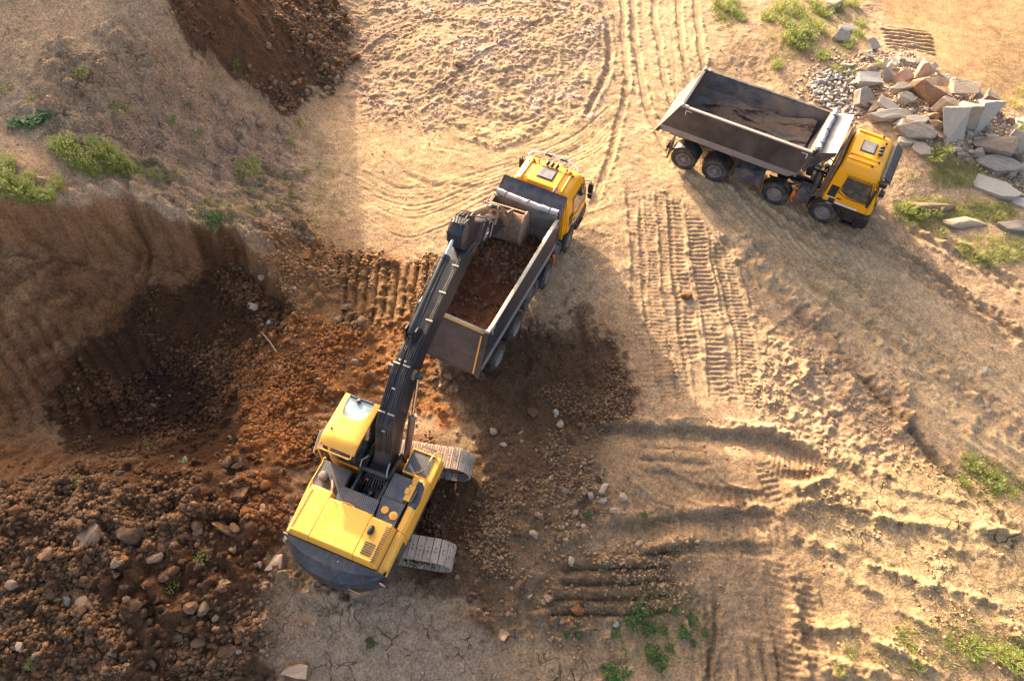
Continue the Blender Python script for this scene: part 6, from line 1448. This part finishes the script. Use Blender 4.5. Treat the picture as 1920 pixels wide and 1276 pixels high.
l_.new(mix_col(n_, l_, 1.0, ac.outputs["Color"], ramp(n_, l_, noise(n_, l_, tc_, 25, 4, .7), .3, .7, (.7, .7, .7), (1.1, 1.1, 1.1)), 'MULTIPLY'), b_.inputs["Base Color"]); b_.inputs["Roughness"].default_value = 1; b_.inputs["Specular IOR Level"].default_value = .1
l_.new(bump(n_, l_, noise(n_, l_, tc_, 40, 3, .7), .5, .02), b_.inputs["Normal"]); M['crumb'] = m_
clump = np.clip(.22 + n_mid * 1.0 + n_big * .5, .03, 1)
crumbs('earth_crumbs', 'loose brown crumbs covering the spoil heap and the pit floor', np.clip(z_heap * 1.0 + z_pitfloor * .75, 0, 1) * clump, 26000, .035, .24, 51, (-17, -2, .9, 17), power=3.2)
crumbs('slide_crumbs', 'dark earth crumbs of the slide at the top of the photo', np.clip(z_talus, 0, 1) * clump * np.clip(.35 + sstep(-11, -6.5, X), 0, 1), 6500, .04, .30, 52, (-16, -3, 22, 34), power=2.4)
crumbs('clay_crumbs', 'orange clay crumbs around the excavator and on the toothed slope', np.clip(z_orange + z_dig, 0, 1) * clump, 7000, .03, .20, 53, (-12, 2, 5, 19))
crumbs('dark_crumbs', 'small stones and crumbs on the dark churned earth right of the excavator', np.clip(z_dark + z_dark2 * .7 + under * .6, 0, 1) * clump, 11000, .025, .17, 54, (-7, 7, .9, 16), power=3.2)
edge = np.clip(z_hillrough * .5 + z_rightlow * .35 * (1 - z_mud) + z_lumpy * .6 + z_scuff * .18 + z_clay * .3 + z_rubble * .8 + hill * .12 + .02 * (1 - smoothness) + z_wallc * .25 + np.exp(-((inside_f + .2) / .3) ** 2) * .5 * sstep(1.0, 2.0, ZU), 0, 1)
crumbs('scattered_crumbs', 'crumbs and pebbles scattered over the rest of the site', edge * clump, 20000, .02, .14, 55, (-24, 22, .9, 33), power=3.6)
crumbs('rubble_fines', 'grey and beige fines filling the gaps of the rubble pile', z_rubble * .9, 5000, .04, .22, 56, (8, 24, 17, 30), tint=(1.25, 1.35, 1.5), power=2.2)
# tipped soil in the loaded tub and dust left in the empty one
def soil_in_tub(name, label, loc, heading, h_fn, x0, x1, w, mat, seed, ncr=0):
    root = tag(empty(name, loc, heading), label, 'soil'); t = MB(); r = np.random.default_rng(seed)
    us = [x0 + (x1 - x0) * k / 70 for k in range(71)]; vs = [-w + 2 * w * k / 36 for k in range(37)]
    from mathutils import noise as mn
    def g(u, v):
        h = h_fn(u, v) + .07 * mn.noise(Vector((u * 2.2, v * 2.2, seed))) + .05 * mn.noise(Vector((u * 6, v * 6, seed))) + .03 * mn.noise(Vector((u * 13, v * 13, seed)))
        return (u, v, h)
    t.grid(g, us, vs); part('soil_surface', t, mat, root, smooth='all')
    if ncr:
        t = MB(); pr = [hull_rock(950 + q, 13, False, .85, 0) for q in range(6)]; rd = random.Random(seed)
        for k in range(ncr):
            u = rd.uniform(x0 + .1, x1 - .1) if rd.random() < .45 else rd.uniform(2.1, x1 - .15); v = rd.uniform(-w + .1, w - .1); p = g(u, v); s = .03 + .10 * rd.random() ** 2.2; V, F = pr[k % 6]
            Rm = Matrix.Rotation(rd.uniform(0, 6.28), 3, Vector((rd.random(), rd.random(), rd.random() + .1)).normalized())
            t.add([tuple(Rm @ (Vector(q_) * s) + Vector(p)) for q_ in V], F, rd.choice((0, 0, 1, 2)))
        tag(part('soil_lumps', t, ['cl_brown', 'cl_orange', 'cl_dark'], root), kind='stuff')
    return root
M['soil_load'] = stone_mat('red_brown_soil', (.07, .026, .013), (.13, .05, .025), 1, 2.5, .1)
M['soil_dust'] = stone_mat('light_brown_dust', (.26, .165, .10), (.34, .22, .14), 1, 2.0, .4)

def streaked():
    m, n, l, b = new_mat('streaked_soil_remains'); tc = N(n, "ShaderNodeTexCoord").outputs["Object"]
    mp = N(n, "ShaderNodeMapping"); l.new(tc, mp.inputs[0]); mp.inputs["Scale"].default_value = (.45, 2.6, 1)
    f = noise(n, l, mp.outputs[0], 1.1, 6, .65, .3); g = noise(n, l, tc, 9, 5, .7)
    c = mix_col(n, l, ramp(n, l, f, .50, .58), (.27, .175, .105), (.035, .025, .022))
    c = mix_col(n, l, ramp(n, l, f, .36, .42, (1, 1, 1), (0, 0, 0)), c, (.13, .14, .16))
    l.new(mix_col(n, l, 1.0, c, ramp(n, l, g, .3, .7, (.75, .75, .75), (1.15, 1.15, 1.15)), 'MULTIPLY'), b.inputs["Base Color"]); b.inputs["Roughness"].default_value = .9
    l.new(bump(n, l, g, .4, .03), b.inputs["Normal"]); return m
M['soil_dust'] = streaked()

# ------------------------------------------------------------------ vehicles in place
make_truck('tipper truck loaded with dark red soil under the excavator bucket, orange beacons on its roof', (-1.55, 12.23, 0), R(63.47), True)
make_truck('nearly empty dusty tipper truck driving past the rubble pile, black visor over its windscreen', (7.61, 22.19, 0), R(-29.14), False)
make_excavator('yellow crawler excavator with a dark boom reaching over the tipper truck', (-3.84, 6.652, .404), R(68.52), R(-9))
soil_in_tub('soil_load', 'dark red-brown soil heaped in the tub below the excavator bucket', (-1.55, 12.23, 0), R(63.47),
            lambda u, v: 1.86 + .62 * math.exp(-((u - 3.1) / .95) ** 2 - ((v - .05) / 1.0) ** 2) + .12 * math.exp(-((u + .4) / .6) ** 2) + .10 * math.exp(-((abs(v) - 1.1) / .2) ** 2), -.78, 4.26, 1.15, 'soil_load', 61, 900)
soil_in_tub('soil_remains', 'thin light brown soil left over on the floor of the empty tub', (7.61, 22.19, 0), R(-29.14),
            lambda u, v: 1.665 + .05 * sstep(-.6, .6, u) + .05 * sstep(.2, 3.0, u) + .35 * math.exp(-((u - 4.1) / .7) ** 2) + .85 * max(0, v - .5) * sstep(-.6, 1.0, u) - .05 * math.exp(-((v + .1) / .3) ** 2) * sstep(3.4, 2.0, u), -.6, 4.15, 1.08, 'soil_dust', 62, 0)
# a stick lying in the pit
t = MB(); a = Vector(at(492, 625)) + Vector((0, 0, .05)); b2 = Vector(at(520, 662)) + Vector((0, 0, .04)); t.tube([a, a.lerp(b2, .5) + Vector((.03, 0, .03)), b2], [.03, .026, .02], 7)
tag(part('wooden_stick', t, 'st_beige'), 'thin pale stick lying in the shaded pit', 'stick')

# ------------------------------------------------------------------ plants
def leaf_mat(name, col, col2, trans=.35):
    m, n, l, b = new_mat(name); tc = N(n, "ShaderNodeTexCoord").outputs["Object"]
    geo = N(n, "ShaderNodeNewGeometry")
    c = mix_col(n, l, ramp(n, l, geo.outputs["Random Per Island"], .1, .9), col, col2); l.new(c, b.inputs["Base Color"]); b.inputs["Roughness"].default_value = .55
    b.inputs["Specular IOR Level"].default_value = .3
    tr = N(n, "ShaderNodeBsdfTranslucent"); l.new(c, tr.inputs[0]); mx = N(n, "ShaderNodeMixShader"); mx.inputs[0].default_value = trans
    l.new(b.outputs[0], mx.inputs[1]); l.new(tr.outputs[0], mx.inputs[2]); l.new(mx.outputs[0], n["Material Output"].inputs[0]); return m
M['lf_green'] = leaf_mat('green_weed_leaf', (.13, .19, .03), (.25, .31, .06))
M['lf_lime'] = leaf_mat('lime_weed_leaf', (.27, .33, .05), (.42, .46, .11), .5)
M['lf_dark'] = leaf_mat('dark_bush_leaf', (.03, .08, .018), (.08, .15, .04))
M['lf_blue'] = leaf_mat('bluish_broad_leaf', (.09, .17, .06), (.18, .27, .11))
M['lf_dry'] = leaf_mat('dry_grass_blade', (.38, .32, .14), (.50, .44, .22))
def blades(t, r, n, rad, h, w, lean=.5, leafy=0, mi=0):
    for k in range(n):
        a = r.uniform(0, 6.28); d = rad * math.sqrt(r.random()); bx_, by_ = d * math.cos(a), d * math.sin(a); hh = h * r.uniform(.5, 1.1) * (1 - .45 * d / rad)
        la = a + r.uniform(-.8, .8); L_ = lean * hh * r.uniform(.3, 1.2); ww = w * r.uniform(.7, 1.3); tx, ty = -math.sin(la) * ww, math.cos(la) * ww
        p = [(bx_, by_, 0), (bx_ + L_ * .25 * math.cos(la), by_ + L_ * .25 * math.sin(la), hh * .55), (bx_ + L_ * math.cos(la), by_ + L_ * math.sin(la), hh)]
        t.add([(p[0][0] - tx, p[0][1] - ty, -.03), (p[0][0] + tx, p[0][1] + ty, -.03), (p[1][0] + tx * .8, p[1][1] + ty * .8, p[1][2]), (p[1][0] - tx * .8, p[1][1] - ty * .8, p[1][2]), p[2]], [(0, 1, 2, 3), (3, 2, 4)], mi)
        for q in range(leafy):
            f = r.uniform(.3, 1); c = [p[0][i] + (p[2][i] - p[0][i]) * f for i in range(3)]; aa = r.uniform(0, 6.28); ll = r.uniform(.03, .07); lw = ll * .35; up = r.uniform(-.2, .6) * ll
            ux, uy = math.cos(aa), math.sin(aa)
            t.add([tuple(c), (c[0] + ux * ll * .5 - uy * lw, c[1] + uy * ll * .5 + ux * lw, c[2] + up * .6), (c[0] + ux * ll, c[1] + uy * ll, c[2] + up), (c[0] + ux * ll * .5 + uy * lw, c[1] + uy * ll * .5 - ux * lw, c[2] + up * .6)], [(0, 1, 2, 3)], mi)
def bush(t, r, n, rad, h, mi=0, ls=.07):
    for k in range(n):
        a = r.uniform(0, 6.28); d = rad * r.random() ** .55; lob = 1 + .3 * math.sin(3 * a + 1) + .2 * math.sin(5 * a); d *= lob; z = h * r.random() ** .8 * max(.15, 1 - (d / (rad * 1.5)) ** 2)
        c = (d * math.cos(a), d * math.sin(a), z); aa = r.uniform(0, 6.28); ll = ls * r.uniform(.6, 1.4); lw = ll * .4; up = r.uniform(-.5, .8) * ll; ux, uy = math.cos(aa), math.sin(aa)
        t.add([c, (c[0] + ux * ll * .5 - uy * lw, c[1] + uy * ll * .5 + ux * lw, c[2] + up * .6), (c[0] + ux * ll, c[1] + uy * ll, c[2] + up), (c[0] + ux * ll * .5 + uy * lw, c[1] + uy * ll * .5 - ux * lw, c[2] + up * .3)], [(0, 1, 2, 3)], mi)
PROTO = {}
def plant_mesh(kind, var):
    if (kind, var) in PROTO: return PROTO[kind, var]
    r = random.Random(hash((len(kind), ord(kind[0]), var)) % 9999); t = MB()
    if kind == 'tall': blades(t, r, 130, .34, .85, .009, .45, 4); ms = ['lf_lime', 'lf_green', 'lf_dry']; t.m = [r.choice((0, 0, 0, 1, 2)) for i in range(len(t.f))]
    elif kind == 'green': blades(t, r, 110, .30, .48, .009, .7, 3); ms = ['lf_green', 'lf_lime', 'lf_dry']; t.m = [r.choice((0, 0, 1, 1, 2)) for i in range(len(t.f))]
    elif kind == 'grass': blades(t, r, 120, .34, .26, .008, .9, 0); ms = ['lf_lime', 'lf_dry']; t.m = [r.choice((0, 1)) for i in range(len(t.f))]
    elif kind == 'bush': bush(t, r, 620, .33, .30, 0, .055); ms = ['lf_dark', 'lf_green']; t.m = [r.choice((0, 0, 0, 1)) for i in range(len(t.f))]
    elif kind == 'broad': bush(t, r, 60, .34, .25, 0, .20); ms = ['lf_blue']
    else: bush(t, r, 50, .22, .12, 0, .04); blades(t, r, 45, .24, .2, .008, .9, 1); ms = ['lf_green', 'lf_lime']; t.m = [r.choice((0, 1)) for i in range(len(t.f))]
    me = bpy.data.meshes.new('foliage'); me.from_pydata(t.v, [], t.f)
    for m in ms: me.materials.append(M[m])
    me.polygons.foreach_set('material_index', t.m); PROTO[kind, var] = me; return me
NAMES = {'tall': 'weed_plant', 'green': 'weed_plant', 'grass': 'weed_tuft', 'bush': 'leafy_bush', 'broad': 'broadleaf_plant', 'small': 'small_weed'}
ORD = ['leftmost', 'second', 'third', 'fourth', 'fifth', 'sixth', 'seventh', 'eighth', 'ninth', 'tenth', 'eleventh', 'twelfth', 'thirteenth', 'fourteenth', 'fifteenth', 'sixteenth', 'seventeenth', 'eighteenth', 'nineteenth', 'twentieth']
NUMW = {1: 'one', 2: 'two', 3: 'three', 4: 'four', 5: 'five', 6: 'six', 7: 'seven', 8: 'eight', 9: 'nine', 10: 'ten', 11: 'eleven', 12: 'twelve', 13: 'thirteen', 14: 'fourteen', 15: 'fifteen', 16: 'sixteen', 17: 'seventeen', 18: 'eighteen', 19: 'nineteen', 20: 'twenty'}
def cluster(kind, pts, phrase, group, cat='weed'):
    pts = sorted(pts); n = len(pts)
    for k, p in enumerate(pts):
        s = p[2] if len(p) > 2 else 1.0; kd = p[3] if len(p) > 3 else kind
        o = bpy.data.objects.new(NAMES[kd], plant_mesh(kd, (k * 3 + n) % 4)); scene.collection.objects.link(o); x, y, z = at(p[0], p[1]); o.location = (x, y, z); o.rotation_euler = (0, 0, (k * 2.4) % 6.28); s *= .95 if 'mound' in phrase else .78; o.scale = (s, s, s * (.9 + .2 * ((k * 7) % 3) / 2))
        o2 = 'rightmost' if k == n - 1 and n > 1 else (ORD[k] if k == 0 else ORD[k] + ' from left')
        tag(o, (f'{o2} of the {NUMW[n]} {phrase}' if n > 1 else phrase), cat, group if n > 1 else None)
cluster('tall', [(2, 330, 1.2), (16, 350, 1.3), (34, 362, 1.3), (52, 372, 1.2), (72, 378, 1.1), (90, 372, .9), (112, 350, .9), (104, 380, .7), (20, 310, .9), (60, 345, .9)], 'tall weeds on the pit rim at left edge', 'weeds on the pit rim at the left edge')
cluster('tall', [(112, 275, .9), (126, 286, 1.2), (140, 296, 1.2), (156, 310, 1.2), (172, 318, 1.0), (132, 270, .8), (184, 330, .7)], 'yellow-green weeds in the row above the rim', 'row of weeds above the pit rim')
cluster('tall', [(176, 270, .7), (198, 290, 1.1), (212, 300, 1.2), (226, 314, 1.1), (244, 325, .9), (210, 322, .8)], 'bright weeds in the patch right of that row', 'patch of weeds right of the weed row')
cluster('green', [(262, 322, .6), (284, 328, .6), (300, 338, .5), (318, 336, .5)], 'low yellowish weeds trailing right of the bright patch', 'low weeds trailing to the right', 'weed')
cluster('broad', [(30, 236, 1.0), (58, 234, 1.1), (84, 222, 1.0), (105, 282, .7)], 'bluish broad-leaved plants above the weeds', 'broad-leaved plants', 'plant')
cluster('small', [(402, 418, 1.5, 'bush'), (365, 390, .9), (388, 378, 1.1), (440, 470, .7)], 'small green plants near the cliff edge', 'small plants near the cliff edge')
cluster('small', [(156, 140, 1.5), (60, 185, 1.0), (12, 165, 1.2), (214, 198, 1.4), (235, 210, 1.1), (325, 228, 1.0), (354, 196, 1.0), (372, 255, 1.3), (440, 118, 1.2), (404, 150, .8)], 'faint green weeds on the shaded hillside', 'faint weeds on the shaded hillside')
cluster('small', [(470, 320, 1.7, 'green'), (545, 268, 1.4), (562, 230, 1.3), (455, 335, 1.0), (598, 310, .9), (575, 320, 1.1), (600, 370, .9), (640, 400, .8), (560, 400, .9), (520, 380, .9)], 'green tufts along the foot of the hill', 'tufts along the foot of the hill', 'tuft')
cluster('green', [(1345, 8, 1.0), (1362, 18, 1.2), (1380, 28, 1.1), (1372, 8, 1.0), (1392, 38, .8)], 'light green weeds at the top edge', 'weeds at the top edge beside the road')
cluster('green', [(1440, 35, 1.2), (1462, 22, 1.4), (1482, 12, 1.3), (1500, 30, 1.2), (1472, 45, 1.1), (1492, 60, 1.3), (1480, 75, 1.3), (1512, 72, 1.2), (1530, 20, 1.2), (1522, 6, 1.1), (1534, 58, 1.2), (1512, 48, 1.1), (1546, 30, 1.0), (1500, 90, 1.0), (1455, 125, .9)], 'green weeds on the mound above the gravel heap', 'weeds on the mound above the gravel heap')
cluster('green', [(1570, 20, 1.1), (1582, 8, 1.2), (1600, 12, 1.1), (1612, 48, 1.1), (1608, 66, 1.1), (1596, 78, 1.0), (1586, 88, .9), (1540, 108, 1.2), (1565, 132, .9), (1605, 145, 1.2, 'grass'), (1590, 138, 1.2, 'grass'), (1650, 125, .9)], 'weeds growing between the upper slabs', 'weeds between the slabs')
cluster('grass', [(1708, 330, 1.0), (1748, 300, 1.2, 'green'), (1765, 288, 1.2, 'green'), (1782, 300, 1.1), (1768, 325, 1.2), (1790, 335, 1.1), (1812, 338, 1.2), (1832, 330, 1.0), (1905, 345, 1.0), (1912, 250, 1.3, 'green'), (1900, 195, 1.3), (1916, 175, 1.2)], 'grassy tufts around the upright blocks', 'tufts around the upright blocks', 'tuft')
cluster('grass', [(1680, 386, 1.0, 'small'), (1700, 395, 1.2, 'green'), (1722, 405, 1.1, 'green'), (1745, 398, 1.3, 'green'), (1735, 418, 1.1), (1762, 438, 1.1), (1790, 388, 1.1), (1822, 378, 1.2), (1850, 385, 1.1), (1872, 405, 1.1), (1800, 462, 1.2), (1828, 478, 1.3), (1858, 486, 1.4), (1885, 478, 1.4), (1908, 468, 1.3), (1870, 462, 1.2)], 'grass tufts on the verge below the flat pale slab', 'grass tufts on the verge', 'tuft')
cluster('small', [(1815, 868, 1.2, 'green'), (1835, 872, 1.0), (1858, 902, 1.2, 'green'), (1878, 912, 1.1), (1840, 892, .8), (1900, 925, 1.0), (1870, 925, .8), (1810, 905, .9)], 'green tufts on the ridges at the right edge', 'tufts on the ridges at the right edge', 'tuft')
cluster('small', [(1592, 1222, 1.1), (1575, 1255, 1.0), (1692, 1190, .9), (1700, 1215, 1.2), (1720, 1245, .9), (1780, 1205, .9), (1818, 1215, 1.2, 'green'), (1845, 1210, 1.0), (1875, 1225, 1.1, 'green'), (1900, 1240, 1.2, 'green'), (1905, 1210, 1.0), (1830, 1240, .9)], 'weeds in the lower right corner', 'weeds in the lower right corner')
cluster('bush', [(1196, 1150, .9), (1184, 1165, .8), (1208, 1145, .7), (1215, 1178, .8), (1200, 1130, .45), (1244, 1182, .5), (1282, 1186, .7), (1296, 1160, .6), (1266, 1145, .45), (1222, 1222, .9), (1238, 1242, .8), (1256, 1215, .5), (1150, 1268, 1.4), (1152, 1186, .45), (1320, 1185, .4), (1300, 1205, .4)], 'dark green bushes near the bottom of the site', 'dark green bushes near the bottom', 'bush')
cluster('bush', [(696, 1205, .6), (1085, 1190, .4), (1062, 1188, .4), (1100, 965, .45), (1208, 965, .4)], 'small dark green plants on bare soil near the excavator', 'small dark plants on bare soil', 'plant')
cluster('small', [(380, 1045, 1.1), (355, 1020, 1.0), (318, 1100, 1.3), (345, 868, .9), (142, 905, 1.0), (335, 1195, .9), (280, 838, .8), (60, 1240, .9)], 'sparse green sprigs on the spoil heap', 'sprigs on the spoil heap', 'sprig')
# short grass nobody could count
def short_grass(zones, n, seed, label, name='short_grass', mats=('lf_lime', 'lf_dry', 'lf_green')):
    r = random.Random(seed); t = MB()
    for k in range(n):
        poly = zones[k % len(zones)]; cx_, cy_, rx_, ry_ = poly; a = r.uniform(0, 6.28); d = math.sqrt(r.random()); x, y, z = at(cx_ + rx_ * d * math.cos(a), cy_ + ry_ * d * math.sin(a))
        for q in range(7):
            aa = r.uniform(0, 6.28); l = r.uniform(.05, .16); xx, yy = x + r.uniform(-.12, .12), y + r.uniform(-.12, .12); zz = float(zat(xx, yy)); w = .008
            t.add([(xx - math.sin(aa) * w, yy + math.cos(aa) * w, zz - .01), (xx + math.sin(aa) * w, yy - math.cos(aa) * w, zz - .01), (xx + math.cos(aa) * l * .7, yy + math.sin(aa) * l * .7, zz + l)], [(0, 1, 2)], r.choice((0, 1, 2)))
    tag(part(name, t, list(mats), fixn=False), label, 'grass', kind='stuff')
short_grass([(1860, 470, 70, 30), (1740, 400, 70, 30), (1800, 330, 60, 25), (1850, 400, 60, 20)], 1500, 3, 'short pale grass on the verge at the right edge')
short_grass([(1480, 60, 60, 60), (1560, 60, 60, 60), (1365, 20, 30, 30)], 900, 4, 'short grass on the mound at the top')
short_grass([(590, 380, 60, 70), (500, 360, 60, 40), (280, 320, 70, 20), (420, 400, 60, 25)], 700, 5, 'thin grass film along the foot of the hill')
short_grass([(1850, 900, 70, 40), (1760, 1210, 160, 50), (1230, 1180, 90, 80)], 500, 6, 'sparse grass on the lower right ground')
print('all built', time.time() - T0, len(bpy.data.objects))
